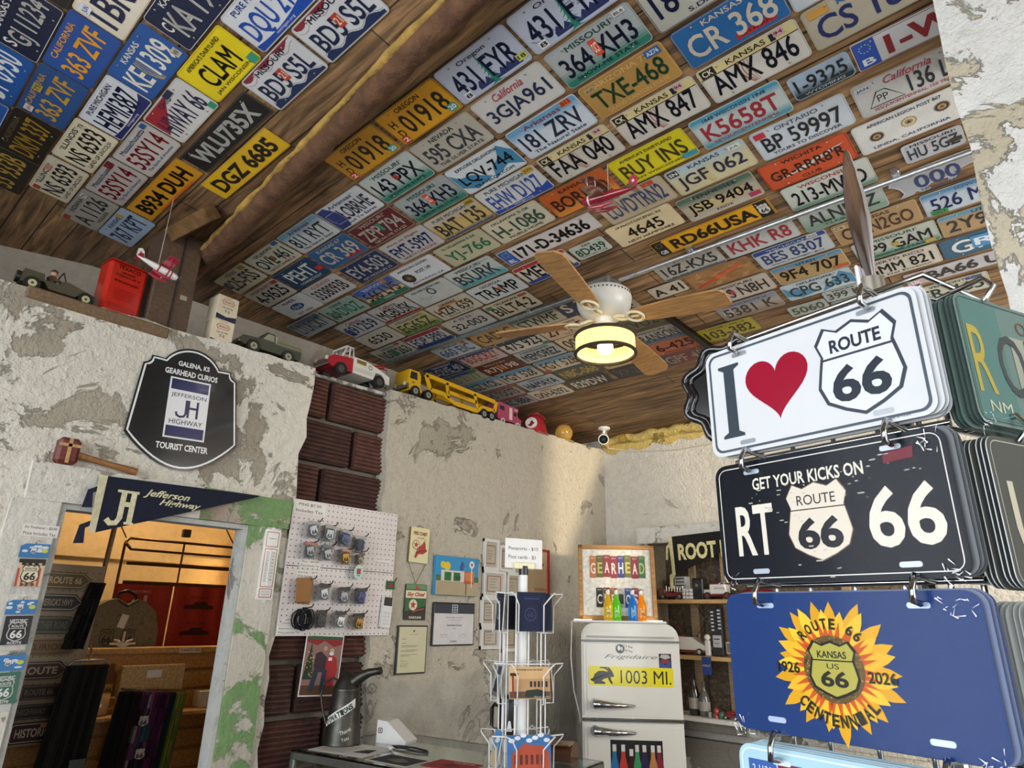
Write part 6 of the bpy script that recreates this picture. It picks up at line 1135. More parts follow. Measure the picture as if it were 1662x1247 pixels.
def slots(d, col): [d.flat(rrect(.025, .0065, .003, 3, x, y), .0019, col, 'gloss') for x in (-.095, .095) for y in (-.068, .068)]
def d_heart(d):
    border(d, .011, .0035, '4a525c'); slots(d, '8a9098')
    z = .0018; I = '39414b'; x = -.116
    d.flat([(x - .018, -.058), (x + .018, -.058), (x + .018, -.054), (x + .009, -.049), (x + .009, .047), (x + .018, .052), (x + .018, .056), (x - .018, .056), (x - .018, .052), (x - .009, .047), (x - .009, -.049), (x - .018, -.054)], z, I, 'lacquer')
    P = []
    for i in range(48): t = i * 2 * math.pi / 48; P.append((-.040 + .00305 * 16 * math.sin(t) ** 3, .008 + .0032 * (13 * math.cos(t) - 5 * math.cos(2 * t) - 2 * math.cos(3 * t) - math.cos(4 * t))))
    d.flat(P, z, '8e142c', 'lacquer')
    cx, w_, h_ = .075, .112, .128
    d.flat([(cx + a * w_, b * h_) for a, b in SHIELD], z, I, 'lacquer'); d.flat([(cx + a * w_ * .92, b * h_ * .93) for a, b in SHIELD], z + .0003, 'cccfd2', 'lacquer')
    d.flat(rect(cx - w_ * .42, .016, cx + w_ * .42, .019), z + .0006, I, 'lacquer'); d.text('ROUTE', cx, .034, z + .0006, .066, .019, '2c333c', 'lacquer', bold=.03); d.text('66', cx, -.020, z + .0006, .074, .050, '2c333c', 'lacquer', bold=.03)
    d.text('Made in USA', .11, -.078, z, .03, .003, '5a5a60', 'lacquer')
def d_kicks(d):
    border(d, .012, .0013, 'dcdad4'); slots(d, 'aab4c4'); z = .0018
    d.text('GET YOUR KICKS ON', -.018, .050, z, .155, .017, 'dad4c6', 'lacquer', bold=.02); W_ = 'd8d2c6'
    d.text('RT', -.098, -.012, z, .058, .068, W_, 'lacquer', bold=.02); d.text('66', .098, -.012, z, .084, .072, W_, 'lacquer', bold=.02)
    cx, w_, h_ = -.006, .084, .096; P = [(cx + a * w_, -.008 + b * h_) for a, b in SHIELD]
    d.flat([(cx + a * w_ * 1.03, -.008 + b * h_ * 1.03) for a, b in SHIELD], z, '6a5a4c', 'lacquer'); d.flat(P, z + .0003, 'd6ccbd', 'lacquer'); d.flat(rect(cx - w_ * .44, .006, cx + w_ * .44, .0074), z + .0006, '3a3430', 'lacquer'); d.text('ROUTE', cx, .019, z + .0006, .052, .013, '2b2b30', 'lacquer'); d.text('66', cx, -.024, z + .0006, .060, .040, '22242a', 'lacquer', bold=.035)
    r = random.Random(6)
    for q in range(60):
        x, y = r.choice([(-.05, .01), (-.06, .03), (.05, .03), (.0, -.06), (.09, .05)]); x += r.uniform(-.045, .045); y += r.uniform(-.02, .02); s = r.uniform(.0006, .0016); d.flat(rect(x, y, x + s * r.uniform(1, 6), y + s), z + .0008, 'b9b4a8', 'lacquer')
    d.flat([(.085, .062), (.12, .066), (.118, .052), (.084, .050)], z + .0002, '6a2030', 'lacquer')
def d_sun(d):
    slots(d, 'a8b8d4'); z = .0018; r = random.Random(3); c = (-.012, -.004)
    for ring_, (n, L0, w_, col) in enumerate(((17, .076, .0135, 'd9a21c'), (17, .070, .0135, 'e9bf35'))):
        for i in range(n):
            a = i * 2 * math.pi / n + ring_ * .18 + r.uniform(-.06, .06); L_ = L0 + r.uniform(-.006, .008); ca, sa = math.cos(a), math.sin(a)
            pts = [(t * L_, w_ * s) for t, s in ((.35, -.55), (.6, -.75), (.85, -.42), (1, 0), (.85, .42), (.6, .75), (.35, .55))]
            d.flat([(c[0] + x * ca - y * sa, c[1] + x * sa + y * ca) for x, y in pts], z + .0001 * (i % 3) + .0004 * ring_, mixc(col, 'b87a14', r.uniform(0, .35)), 'lacquer')
            pts = [(.032, -.004), (.055, 0), (.032, .004)]; d.flat([(c[0] + x * ca - y * sa, c[1] + x * sa + y * ca) for x, y in pts], z + .0009, 'c2521c', 'lacquer')
    d.flat(circ(.0375, 32, c[0], c[1]), z + .0011, '5e4a28', 'lacquer')
    for q in range(120): a = r.uniform(0, 6.28); rr = r.uniform(.029, .0375); d.flat(circ(.0011, 6, c[0] + rr * math.cos(a), c[1] + rr * math.sin(a)), z + .0013, r.choice(['a08a4c', '3a2c18', '8a6a34']), 'lacquer')
    d.flat([(c[0] + a * .063, c[1] + b * .064) for a, b in SHIELD], z + .0014, '1f1c16', 'lacquer'); d.flat([(c[0] + a * .057, c[1] + b * .058) for a, b in SHIELD], z + .0016, 'a8a048', 'lacquer')
    d.flat(rect(c[0] - .026, c[1] + .0085, c[0] + .026, c[1] + .010), z + .0018, '26241c', 'lacquer'); d.text('KANSAS', c[0], c[1] + .016, z + .0018, .036, .008, '26241c', 'lacquer', bold=.02); d.text('US', c[0], c[1] + .003, z + .0018, .015, .006, '26241c', 'lacquer'); d.text('66', c[0], c[1] - .011, z + .0018, .034, .018, '26241c', 'lacquer', bold=.03)
    def arc(t, R0, a0, a1, s):
        for i, ch in enumerate(t):
            if ch == ' ': continue
            a = math.radians(a0 + (a1 - a0) * i / (len(t) - 1)); x, y = c[0] + R0 * math.cos(a), c[1] + R0 * math.sin(a); T0 = d.T
            d.T = Matrix.Translation((x, y, z + .0018)) @ Matrix.Rotation(a - math.pi / 2 if R0 > 0 and a0 > a1 else a + math.pi / 2, 4, 'Z'); d.text(ch, 0, 0, 0, s * .62, s, '23211d', 'lacquer', bold=.03); d.T = T0
    arc('ROUTE 66', .051, 133, 47, .0125); arc('CENTENNIAL', .056, 222, 318, .0135); d.text('1926', c[0] - .058, c[1] - .001, z + .0018, .030, .013, '23211d', 'lacquer', bold=.02); d.text('2026', c[0] + .056, c[1] - .006, z + .0018, .032, .013, '23211d', 'lacquer', bold=.02)
def d_many(d):
    border(d, .008, .002, 'c9dfe8'); r = random.Random(12); z = .0018
    for j in range(6):
        for i in range(7):
            if (i, j) == (3, 1): continue
            x, y = -.142 + i * .0412, .048 - j * .0205; cc = r.choice(['2c4a8c', '34508a', '27407a', '3a5a9a', '7a2c48', '2c6a7a'])
            d.flat(rect(x, y, x + .039, y + .019), z, cc, 'lacquer'); d.text(r.choice(['11962', 'BR-415', '2-112A', '96851', 'KC-703', '1188']), x + .0195, y + .009, z + .0004, .028, .008, r.choice(['d8d4c0', 'd8c050', 'e0e0e0']), 'lacquer')
    slots(d, 'c8d8e0')
def d_route(d):
    z = .0018; border(d, .008, .0016, '4a5a52')
    d.flat(rect(-.148, -.076, -.075, .076), z, '5c807a', 'lacquer'); d.flat(rect(-.06, -.07, .14, .04), z + .0001, 'a4a596', 'lacquer'); d.text('OREGON', .02, .056, z + .0004, .12, .018, '7a5a44', 'lacquer')
    d.text('R', -.126, .0, z + .0006, .034, .088, 'b8a44c', 'lacquer', bold=.0); d.text('OUTE', .000, .0, z + .0006, .185, .082, '4a4e50', 'lacquer'); d.text('NM', -.11, -.06, z + .0006, .04, .014, 'c8c8b0', 'lacquer')
def d_us(d):
    z = .0018; border(d, .01, .0014, 'b0aca0'); d.text('US 66', -.01, -.008, z, .25, .085, 'c2bba6', 'lacquer'); d.text('ROUTE', -.03, .058, z, .11, .012, '9a9a90', 'lacquer')
def d_blank(d): border(d, .02, .0022, '3a4048'); d.text('66', .05, 0, .0018, .08, .06, '9a958a', 'lacquer')
FR = [('top', 'c6c8cb', '6a6e74', d_heart, 'white souvenir plate with a dark red heart and a route shield', False, 'edge of a white heart plate stacked behind the top front plate'),
      ('second', '11151e', '23282f', d_kicks, 'black shrink wrapped souvenir plate with a worn white route shield', True, 'edge of a black route plate stacked behind the second front plate'),
      ('third', '1d386e', '4a5e98', d_sun, 'glossy blue souvenir plate with a yellow sunflower and route shield', True, 'edge of a blue sunflower plate stacked behind the third front plate'),
      ('lowest', '9fc0d0', 'b8d4e0', d_many, 'pale blue edged souvenir plate printed with many small blue plates', False, 'edge of a pale blue plate stacked behind the lowest front plate')]
for k, (tier, c, e, fn, lab, wrap, back) in enumerate(FR):
    tl = math.radians((0, 0, 0, 0)[k]); cz = Zt[k] - PH / 2 - (.0 if k < 3 else .002)
    for q in range(6):
        cc = FC - RN * (.0058 * q) + Vector((0, 0, H + cz + .0012 * (q % 3))) + RU * (.0012 * ((q * 2) % 5) + .003 * (q > 0))
        souvenir('souvenir_plate', lab if q == 0 else back, face_mw(cc, RU, RN), c if q == 0 else mixc(c, 'b8bcc0', .25), e, fn if q == 0 else None, wrap and q == 0, group='souvenir plates on the front of the rack' if q == 0 else 'plates stacked behind the %s front plate' % tier)
SD = [('6f8580', '2c3432', d_route, 'green and grey souvenir plate with a yellow letter on the top side of the rack', 'edge of a green grey plate stacked behind the top side plate'),
      ('53544f', 'c4c8cc', d_us, 'dark grey souvenir plate with pale letters on the second side tier of the rack', 'edge of a grey plate stacked behind the second side plate'),
      ('b4b6b2', '9aa09e', d_blank, 'pale silver souvenir plate with a dark outline on the third side tier', 'edge of a silver plate stacked behind the third side plate')]
for k, (c, e, fn, lab, back) in enumerate(SD):
    for q in range(6):
        cc = S2 + U2 * (.010 + PW / 2) + N2 * (-.0062 * q + .004) + Vector((0, 0, H + Zt[k] - PH / 2 - .012 + .001 * (q % 3))) + U2 * (.0015 * (q % 3))
        souvenir('souvenir_plate', lab if q == 0 else back, face_mw(cc, U2, N2), c, e, fn if q == 0 else None, k == 0 and q == 0, group='souvenir plates on the side of the rack' if q == 0 else 'plates stacked behind side plate %s' % ('one', 'two', 'three')[k])
# black scalloped tray hanging on a wire behind the rack
o = thing('scalloped_tray', 'black scalloped round tray hanging on the rack behind the heart plate', 'tray', (-.555, 1.36, H + .49), (math.pi / 2, 0, math.radians(10)))
P = []
for i in range(72): a = i * 2 * math.pi / 72; r_ = .112 + .009 * math.cos(a * 9); P.append((r_ * math.cos(a), r_ * math.sin(a)))
m = MB(); m.prism([(x * .88, y * .88) for x, y in P], -.004, .0, '141416', 'gloss'); m.obj('dish', o)
m = MB(); m.tube([(x, y, .006) for x, y in P], .009, '17171a', 'gloss', 8, closed=True); m.tube([(x * .9, y * .9, .001) for x, y in P], .007, '101012', 'gloss', 8, closed=True); m.obj('rim', o)
m = MB(); m.tube([(.105, .02, 0), (.16, .02, .10), (.19, -.03, .27)], .0025, 'b9bcbe', 'steel', 6); m.obj('hanging_wire', o)

# ================================================================= counter, postcard spinner, refrigerator, shelves
CT = H - .54; CA = math.radians(9.5); C0 = Vector((-2.75, 1.69, 0)); cu = Vector((math.cos(CA), math.sin(CA), 0)); cv = Vector((-cu.y, cu.x, 0))
def on_case(a, b, z=0.): p = C0 + cu * a + cv * b; return (p.x, p.y, CT + z)
case = thing('display_case', 'glass topped metal display counter along the left wall', 'display case', (C0.x, C0.y, 0), (0, 0, CA)); LW, LD = 1.15, .62
m = MB(); m.box((LW / 2, LD / 2, .24), (LW, LD, .48), '4a4c50', 'steel', .006); m.obj('base', case)
m = MB()
for x in (.012, LW - .012):
    for y in (.012, LD - .012): m.box((x, y, (.48 + CT - .03) / 2), (.024, .024, CT - .51), '9a9da2', 'steel', .003)
for y in (.012, LD - .012): m.box((LW / 2, y, CT - .021), (LW, .024, .03), '9a9da2', 'steel', .003)
for x in (.012, LW - .012): m.box((x, LD / 2, CT - .021), (.024, LD, .03), '9a9da2', 'steel', .003)
m.obj('frame', case)
m = MB(); m.box((LW / 2, LD / 2, CT - .003), (LW - .006, LD - .006, .006), 'e8f4f0', 'glass'); m.obj('glass_top', case)
m = MB(); m.box((LW / 2, .006, .74), (LW - .05, .005, .5), 'e8f4f0', 'glass'); m.obj('front_glass', case)
m = MB(); m.box((LW / 2, LD / 2, .76), (LW - .06, LD - .06, .006), 'b9bcc0', 'plastic'); m.obj('shelf', case)
m = MB()
for q in range(6): m.box((.14 + q * .17, .3, .79), (.13, .16, .05), ['8a3038', '34508a', 'c8b48a', '2c2c34', 'a8703c', '5a7a5a'][q], 'paper')
m.obj('display_box', case)
# papers lying on the glass
def sheet(a, b, w_, h_, rot, col, lab, fn=None, name='printed_sheet', cat='printed sheet'):
    x, y, z = on_case(a, b, .0008); mb = MB(); panel(mb, w_, h_, .0008, col, 'paper'); o = mb.obj(name, None, (x, y, z), (0, 0, CA + rot)); tag(o, lab, cat)
    if fn: d = MB(); fn(d); d.obj('printing', o)
sheet(.20, .16, .30, .22, .06, 'd6d2ca', 'open newspaper page under the old oil can on the glass counter', lambda d: (d.text('NEWS', -.08, .08, .0012, .1, .03, '33333a', 'paper', bold=.03), [d.flat(rect(-.13, .04 - i * .012, .02, .043 - i * .012), .0012, '8a8a88', 'paper') for i in range(11)], d.flat([(.04, -.05), (.06, .02), (.10, .04), (.12, -.04)], .0012, '2c2c30', 'paper')), 'newspaper', 'newspaper')
sheet(.50, .11, .22, .15, -.04, 'c9c6c0', 'dark photograph sheet with a white margin on the glass counter', lambda d: (d.flat(rect(-.1, -.065, .1, .065), .0012, '2e2d2c', 'paper'), d.flat([(-.05, -.02), (.0, .03), (.06, .0), (.03, -.04)], .0016, '6a6660', 'paper')))
sheet(.72, .17, .20, .14, .05, '9a2f34', 'red printed sheet on the glass counter near the postcard rack', lambda d: (d.text('CURIOS', .03, .045, .0012, .09, .016, 'd8c8c0', 'paper', bold=.02), d.flat([(-.04, -.02), (-.01, .015), (.04, .0), (.0, -.03)], .0012, '5a2024', 'paper')))
sheet(.90, .10, .20, .14, -.03, '8f5a54', 'reddish picture card at the front edge of the glass counter', lambda d: d.flat([(-.08, -.04), (.0, .0), (.06, -.01), (.02, -.05)], .0012, '3a4a8a', 'paper'))
# old oil can used as a donation jar
x, y, z = on_case(.075, .215, .0022); oc = thing('donation_can', 'old grey metal oil can with curved spout and a white banner label', 'oil can', (x, y, z), (0, 0, math.radians(25)))
m = MB(); m.lathe([(.082, 0), (.083, .006), (.080, .012), (.060, .215), (.062, .222), (.058, .226)], '4d4b46', 'galvan', 32); m.obj('body', oc)
m = MB(); m.lathe([(.058, .224), (.050, .245), (.034, .275), (.020, .29), (0, .294)], '45433e', 'galvan', 24); m.obj('lid', oc)
m = MB(); m.tube([(.03, 0, .245), (.07, 0, .275), (.11, 0, .292), (.155, 0, .300)], [.030, .024, .018, .014], '47453f', 'galvan', 14); m.cyl((.15, 0, .299), (.165, 0, .302), .016, '3c3a35', 'galvan'); m.obj('spout', oc)
m = MB(); m.tube([(-.04, 0, .25), (-.075, 0, .262), (-.115, 0, .24), (-.128, 0, .19), (-.112, 0, .13), (-.088, 0, .075), (-.076, 0, .06)], .005, '4d4b46', 'galvan', 8); m.obj('handle', oc)
def wrap_on(mb, pts, r0, r1, hgt, col, mt='paper', off=.0012):
    out = []
    for a, zz in pts: r = r0 + (r1 - r0) * zz / hgt + off; out.append((r * math.cos(a), r * math.sin(a), zz))
    return mb.add(out, [tuple(range(len(out)))], col, mt)
m = MB()
for i in range(14):
    a0, a1 = -2.35 + i * .145, -2.35 + (i + 1) * .145; b0, b1 = .07 + i * .0058, .07 + (i + 1) * .0058
    wrap_on(m, [(a0, b0), (a1, b1), (a1, b1 + .036), (a0, b0 + .036)], .081, .060, .215, 'd9d8d2')
for i, ch in enumerate('DONATIONS'):
    a = -2.15 + i * .19; zz = .093 + i * .0078; r = .081 - .021 * zz / .215 + .0022
    m.T = Matrix.Translation((r * math.cos(a), r * math.sin(a), zz)) @ Matrix.Rotation(a + math.pi / 2, 4, 'Z') @ Matrix.Rotation(math.pi / 2, 4, 'X') @ Matrix.Rotation(.45, 4, 'Z'); m.text(ch, 0, 0, 0, .014, .024, '23302c', 'paper', bold=.04)
for t, a, zz, s in (('Thank', -1.15, .052, .016), ('You', -1.02, .026, .016)):
    for i, ch in enumerate(t):
        aa = a + i * .13; z2_ = zz + i * .004; r = .081 - .021 * z2_ / .215 + .0014; m.T = Matrix.Translation((r * math.cos(aa), r * math.sin(aa), z2_)) @ Matrix.Rotation(aa + math.pi / 2, 4, 'Z') @ Matrix.Rotation(math.pi / 2, 4, 'X') @ Matrix.Rotation(.3, 4, 'Z'); m.text(ch, 0, 0, 0, .009, s, 'd8d4cc', 'paper')
m.obj('label', oc)
# card reader stand
x, y, z = on_case(.20, .40, 0); cr = thing('card_reader', 'white wedge shaped card reader stand behind the old oil can', 'card reader', (x, y, z), (0, 0, .35))
m = MB(); m.T = Matrix(((1, 0, 0, 0), (0, 0, 1, 0), (0, 1, 0, 0), (0, 0, 0, 1))); m.prism([(-.05, 0), (.10, 0), (.105, .012), (.0, .088), (-.05, .092)], -.05, .05, 'd6d5d2', 'plastic'); m.obj('stand', cr)
m = MB(); m.T = Matrix(((1, 0, 0, 0), (0, 0, -1, -.0505), (0, 1, 0, 0), (0, 0, 0, 1))); m.ring(rrect(.022, .022, .005, 3, -.03, .05), rrect(.015, .015, .003, 3, -.03, .05), .0006, '2a2a2e', 'plastic'); m.flat(rrect(.007, .007, .002, 3, -.03, .05), .0006, '2a2a2e', 'plastic'); m.obj('emblem', cr)
x, y, z = on_case(.36, .30, .005); m = MB(); m.tube([(-.07, -.03, 0), (-.03, .0, .004), (.04, .03, .002), (.12, .03, .0), (.15, .01, 0), (.10, -.01, .001), (.02, -.015, .003), (-.03, -.03, 0)], .0038, '1e2128', 'plastic', 7)
tag(m.obj('charging_cable', None, (x, y, z)), 'looped black cable with white plugs on the glass counter', 'cable')
x, y, z = on_case(.33, .25, .004); m = MB(); m.box((0, 0, .006), (.05, .018, .012), 'd8d8d8', 'plastic', .003); m.box((.038, .004, .006), (.02, .012, .007), 'c0c4c8', 'chrome', .001); tag(m.obj('cable_plug', None, (x, y, z), (0, 0, -.4)), 'white cable plug lying beside the looped cable', 'plug')
# black travel mug
x, y, z = on_case(.73, .555, 0); m = MB(); m.box((0, 0, .025), (.14, .10, .05), 'b9b6ae', 'paper', .002); tag(m.obj('card_carton', None, (x, y, z + .0005), (0, 0, .2)), 'low grey card box under the black mug on the counter', 'box')
x, y, z = on_case(.73, .555, .051); mg = thing('travel_mug', 'black insulated mug with a handle behind the postcard rack', 'mug', (x, y, z), (0, 0, .2))
m = MB(); m.lathe([(.042, 0), (.045, .008), (.048, .135), (.046, .145), (.045, .15)], '1b1c1f', 'plastic', 28); m.obj('body', mg)
m = MB(); m.lathe([(.049, .145), (.05, .158), (.043, .166), (.0, .168)], '131416', 'plastic', 28); m.obj('lid', mg)
m = MB(); m.tube([(-.045, 0, .118), (-.075, 0, .125), (-.088, 0, .11), (-.088, 0, .035), (-.078, 0, .022), (-.046, 0, .028)], .0085, '17181a', 'plastic', 8); m.obj('handle', mg)
m = MB(); m.T = Matrix.Translation((.026, -.041, .05)) @ Matrix.Rotation(.57, 4, 'Z') @ Matrix.Rotation(math.pi / 2, 4, 'X'); m.flat([(-.012, -.02), (.012, -.02), (.005, .02), (-.004, .02)], .001, 'c9ccd0', 'plastic'); m.obj('emblem', mg)
x, y, z = on_case(.97, .53, 0); wl_ = thing('leather_case', 'brown leather case lying on the back corner of the glass counter', 'leather case', (x, y, z), (0, 0, .35))
m = MB(); m.T = Matrix(((0, 0, 1, 0), (1, 0, 0, 0), (0, 1, 0, 0), (0, 0, 0, 1))); m.prism([(-.05, 0), (.05, 0), (.056, .02), (.045, .055), (.01, .068), (-.03, .06), (-.054, .03)], -.085, .085, '5a3522', 'gloss'); m.obj('body', wl_)
m = MB(); m.box((.0, -.03, .058), (.16, .05, .004), '6b4028', 'gloss', .002); m.obj('flap', wl_)
# wire postcard spinner
SPX, SPY = -1.79, 2.06; SP = thing('postcard_rack', 'white wire spinner of postcards and passport booklets on the glass counter', 'postcard rack', (SPX, SPY, CT + .001), (0, 0, math.radians(58)))
zz0 = .54
m = MB(); m.cyl((0, 0, .0), (0, 0, .70), .0175, 'dcdcda', 'plastic', n=20); m.lathe([(.14, 0), (.14, .006), (.03, .012), (.02, .03)], 'd2d2d0', 'plastic', 24); m.obj('pole', SP)
m = MB(); m.cyl((0, 0, .70), (0, 0, .735), .019, '1c1c1e', 'plastic', n=18); m.obj('cap', SP)
def swire(pts, r=.0028): mb = MB(); mb.tube(pts, r, 'dedddb', 'plastic', 6); return mb.obj('wire', SP)
TI = [(.54 + .085, .54 - .055), (.54 - .165, .54 - .30), (.54 - .405, .54 - .525)]
for zt, zb in TI:
    for k in range(4):
        T_ = Matrix.Rotation(k * math.pi / 2, 4, 'Z')
        def P_(x, y, z): return tuple(T_ @ Vector((x, y, z)))
        hw = .085
        swire([P_(-hw, -.075, zt), P_(-hw, -.135, zt + .004), P_(-hw + .012, -.135, zt - .006), P_(-hw + .035, -.11, zt - .04), P_(-hw + .035, -.108, zb), P_(-hw + .035, -.078, zb)])
        swire([P_(hw, -.075, zt), P_(hw, -.135, zt + .004), P_(hw - .012, -.135, zt - .006), P_(hw - .035, -.11, zt - .04), P_(hw - .035, -.108, zb), P_(hw - .035, -.078, zb)])
        swire([P_(-hw, -.075, zt), P_(hw, -.075, zt)])
for k in range(4):
    T_ = Matrix.Rotation(k * math.pi / 2, 4, 'Z')
    for x in (-.05, .0, .05): swire([tuple(T_ @ Vector((x, -.076, .02))), tuple(T_ @ Vector((x, -.076, .63)))])
def cardstand(k, x, z, w_, h_, col, lab, fn, cat='postcard', name='postcard', lean=.10, yo=-.094, grp=None, th=.004):
    mw = Matrix.Translation((SPX, SPY, CT)) @ Matrix.Rotation(math.radians(58) + k * math.pi / 2, 4, 'Z') @ Matrix.Translation((x, yo, z)) @ Matrix.Rotation(math.pi / 2 - lean, 4, 'X')
    mb = MB(); panel(mb, w_, h_, th, col, 'paper', 'd8d4cc'); o = mb.obj(name, mw=mw); tag(o, lab, cat, grp)
    if fn: d = MB(); fn(d, th + .0005); d.obj('picture', o)
def passport(d, z): d.ring(circ(.024, 24, -.005, -.01), circ(.021, 24, -.005, -.01), z, '3a3f66', 'paper'); d.flat(rect(-.03, .045, .03, .05), z, '343a60', 'paper'); d.text('66', -.005, -.01, z, .025, .02, '343a60', 'paper')
PZ = .54 + .022
cardstand(0, .005, PZ, .118, .142, '151a38', 'dark navy passport booklet in the front top pocket of the rack', passport, 'booklet', 'passport_booklet', .05, grp='passport booklets')
cardstand(0, .030, PZ, .118, .135, '10142c', 'navy passport booklet just behind the front one in the top pocket', None, 'booklet', 'passport_booklet', .03, -.086, 'passport booklets')
cardstand(1, .0, PZ, .112, .136, '12162e', 'navy passport booklet in the top pocket turned to the fridge', passport, 'booklet', 'passport_booklet', .05, grp='passport booklets')
cardstand(3, .010, PZ, .105, .138, '171b30', 'navy booklet with a pale crest in the top side pocket of the rack', lambda d, z: (passport(d, z), d.ring(circ(.016, 20, -.02, .0, .03), circ(.013, 20, -.02, 0, .026), z + .0003, 'b8b4a8', 'paper'), d.flat(rect(-.045, .03, .0, .038), z + .0003, 'b0aca0', 'paper')), 'booklet', 'passport_booklet', .05, grp='passport booklets')
cardstand(3, -.02, PZ, .105, .138, '8e9096', 'grey booklet behind the crested booklet in the side pocket', None, 'booklet', 'passport_booklet', .02, -.086, 'passport booklets')
cardstand(2, 0, PZ, .112, .136, '12152a', 'navy passport booklet in the top pocket turned to the wall', None, 'booklet', 'passport_booklet', .05, grp='passport booklets')
def building(d, z):
    d.flat(rect(-.078, -.052, .078, -.03), z, '5a4636', 'paper'); d.flat(rect(-.06, -.03, .078, .012), z + .0001, 'b08a60', 'paper')
    for i in range(5): d.flat(rect(.0 + i * .015, -.015, .009 + i * .015, .004), z + .0003, '2e2a28', 'paper')
    d.flat([(-.02, -.048), (-.015, -.026), (.03, -.022), (.06, -.03), (.062, -.048)], z + .0004, '26302c', 'paper'); d.flat(rect(-.068, -.045, -.062, .03), z + .0004, '8a2a2a', 'paper'); d.flat(rect(-.075, .022, -.045, .032), z + .0004, '1f2420', 'paper')
    d.text('Greetings from the Road', .0, .044, z + .0004, .10, .009, '3a2a22', 'paper', shear=.2); d.text('Wish you were here', .045, -.047, z + .0005, .06, .006, 'd8d0c0', 'paper')
cardstand(0, .0, .54 - .225, .158, .108, 'c8a478', 'tan vintage postcard of a station with a dark car, middle front pocket', building, grp='postcards in the wire rack')
cardstand(3, .0, .54 - .225, .085, .118, '9db4c8', 'glossy postcard of a black car under a pale sky, middle side pocket', lambda d, z: (d.flat(rect(-.04, -.056, .04, -.03), z, '6a645c', 'paper'), d.flat([(-.03, -.04), (-.028, .0), (-.01, .018), (.012, .016), (.028, -.004), (.03, -.04)], z + .0003, '26262c', 'paper'), d.flat(rect(-.02, .02, .03, .05), z + .0002, '4a3a38', 'paper')), grp='postcards in the wire rack', lean=.2)
cardstand(1, .0, .54 - .225, .15, .105, '8a8a88', 'greyish postcard in the middle pocket turned to the fridge', None, grp='postcards in the wire rack')
cardstand(0, .0, .54 - .455, .165, .115, '3a6aa0', 'postcard of a red stone courthouse under a cloudy sky, lowest front pocket', lambda d, z: ([d.flat(circ(.012, 10, -.065 + i * .022, .04 + .008 * (i % 3), .007), z, 'd0d8e0', 'paper') for i in range(7)], d.flat([(-.07, -.055), (-.065, .0), (-.03, .02), (-.02, .032), (.0, .026), (.05, .024), (.075, .0), (.08, -.055)], z + .0002, 'a84a34', 'paper'), [d.flat(rect(-.055 + i * .02, -.035, -.045 + i * .02, -.005), z + .0004, '5a2820', 'paper') for i in range(6)]), grp='postcards in the wire rack')
cardstand(3, .0, .54 - .455, .095, .12, '4a88c0', 'postcard of white ruins under a bright blue sky, lowest side pocket', lambda d, z: (d.flat([(-.045, -.058), (-.045, -.01), (-.02, .01), (-.005, -.01), (.02, .02), (.045, -.02), (.045, -.058)], z, 'b8a888', 'paper'), d.flat([(-.03, .02), (.0, .045), (.04, .035), (.01, .02)], z, 'd8e0e8', 'paper')), grp='postcards in the wire rack', lean=.2)
sg = thing('price_card', 'white hand written price card on top of the postcard rack pole', 'price card', (SPX, SPY, CT + .737), (0, 0, math.radians(66)))
m = MB(); m.T = Matrix.Rotation(math.pi / 2, 4, 'X') @ Matrix.Translation((.0, .048, .0)); m.prism(rect(-.083, -.058, .083, .058), 0, .0012, 'e2e0de', 'paper'); m.text('Passports - $15', -.068, .020, .0016, .132, .0165, '2a2a30', 'paper', align='l'); m.text('Post cards - $1', -.068, -.014, .0016, .12, .0165, '2a2a30', 'paper', align='l'); m.obj('card', sg)
m = MB(); m.box((.0, -.004, .0), (.088, .022, .026), 'd8d4ae', 'plastic', .003); m.obj('clip', sg)
# ------------------------------------------------------------- retro refrigerator
FW, FT, FR = .55, H - .018, math.radians(40); FP = Vector((-2.155, 3.405, 0)); fu = Vector((math.cos(FR), math.sin(FR), 0)); fv = Vector((-fu.y, fu.x, 0))
def fw(x, y, z): p = FP + fu * x + fv * y; return (p.x, p.y, z)
fr_ = thing('refrigerator', 'cream retro refrigerator with rounded top and two chrome handles', 'refrigerator', (FP.x, FP.y, 0), (0, 0, FR))
XZ = Matrix(((1, 0, 0, 0), (0, 0, -1, 0), (0, 1, 0, 0), (0, 0, 0, 1)))     # x, z outline, extruded towards -y
def round_top(w_, z0, z1, r): return [(w_ / 2, z0)] + [(w_ / 2 - r + r * math.cos(a * math.pi / 16), z1 - r + r * math.sin(a * math.pi / 16)) for a in range(9)] + [(-w_ / 2 + r - r * math.sin(a * math.pi / 16), z1 - r + r * math.cos(a * math.pi / 16)) for a in range(9)] + [(-w_ / 2, z0)]
m = MB(); m.T = XZ; m.prism(round_top(FW, .05, FT, .085), -.50, -.03, 'd2cfc6', 'gloss', smooth=False); m.obj('body', fr_)
def door(name, z0, z1, top, col='d2cfc6'):
    mb = MB(); mb.T = XZ
    for i, (ins, y0, y1) in enumerate(((0, -.03, .006), (.012, .006, .014), (.028, .014, .018))):
        P = round_top(FW - 2 * ins, z0 + ins, z1 - ins, .08 - ins) if top else rect(-FW / 2 + ins, z0 + ins, FW / 2 - ins, z1 - ins); mb.prism(P, y0, y1, col, 'gloss')
    return mb.obj(name, fr_)
SE1, SE2 = H - .114, H - .512
door('top_panel', SE1 - .001, FT, True); d1 = door('door', SE2 + .006, SE1 - .001, False); d2 = door('door', .08, SE2 - .012, False)
m = MB(); m.box((0, -.006, SE1), (FW + .006, .044, .009), 'a9adb0', 'steel', .003); m.box((0, -.004, SE2 - .002), (FW + .006, .046, .018), 'c4c8ca', 'chrome', .004); m.box((0, -.016, SE2 - .002), (FW + .004, .026, .006), '2c2e30', 'plastic'); m.obj('chrome_trim', fr_)
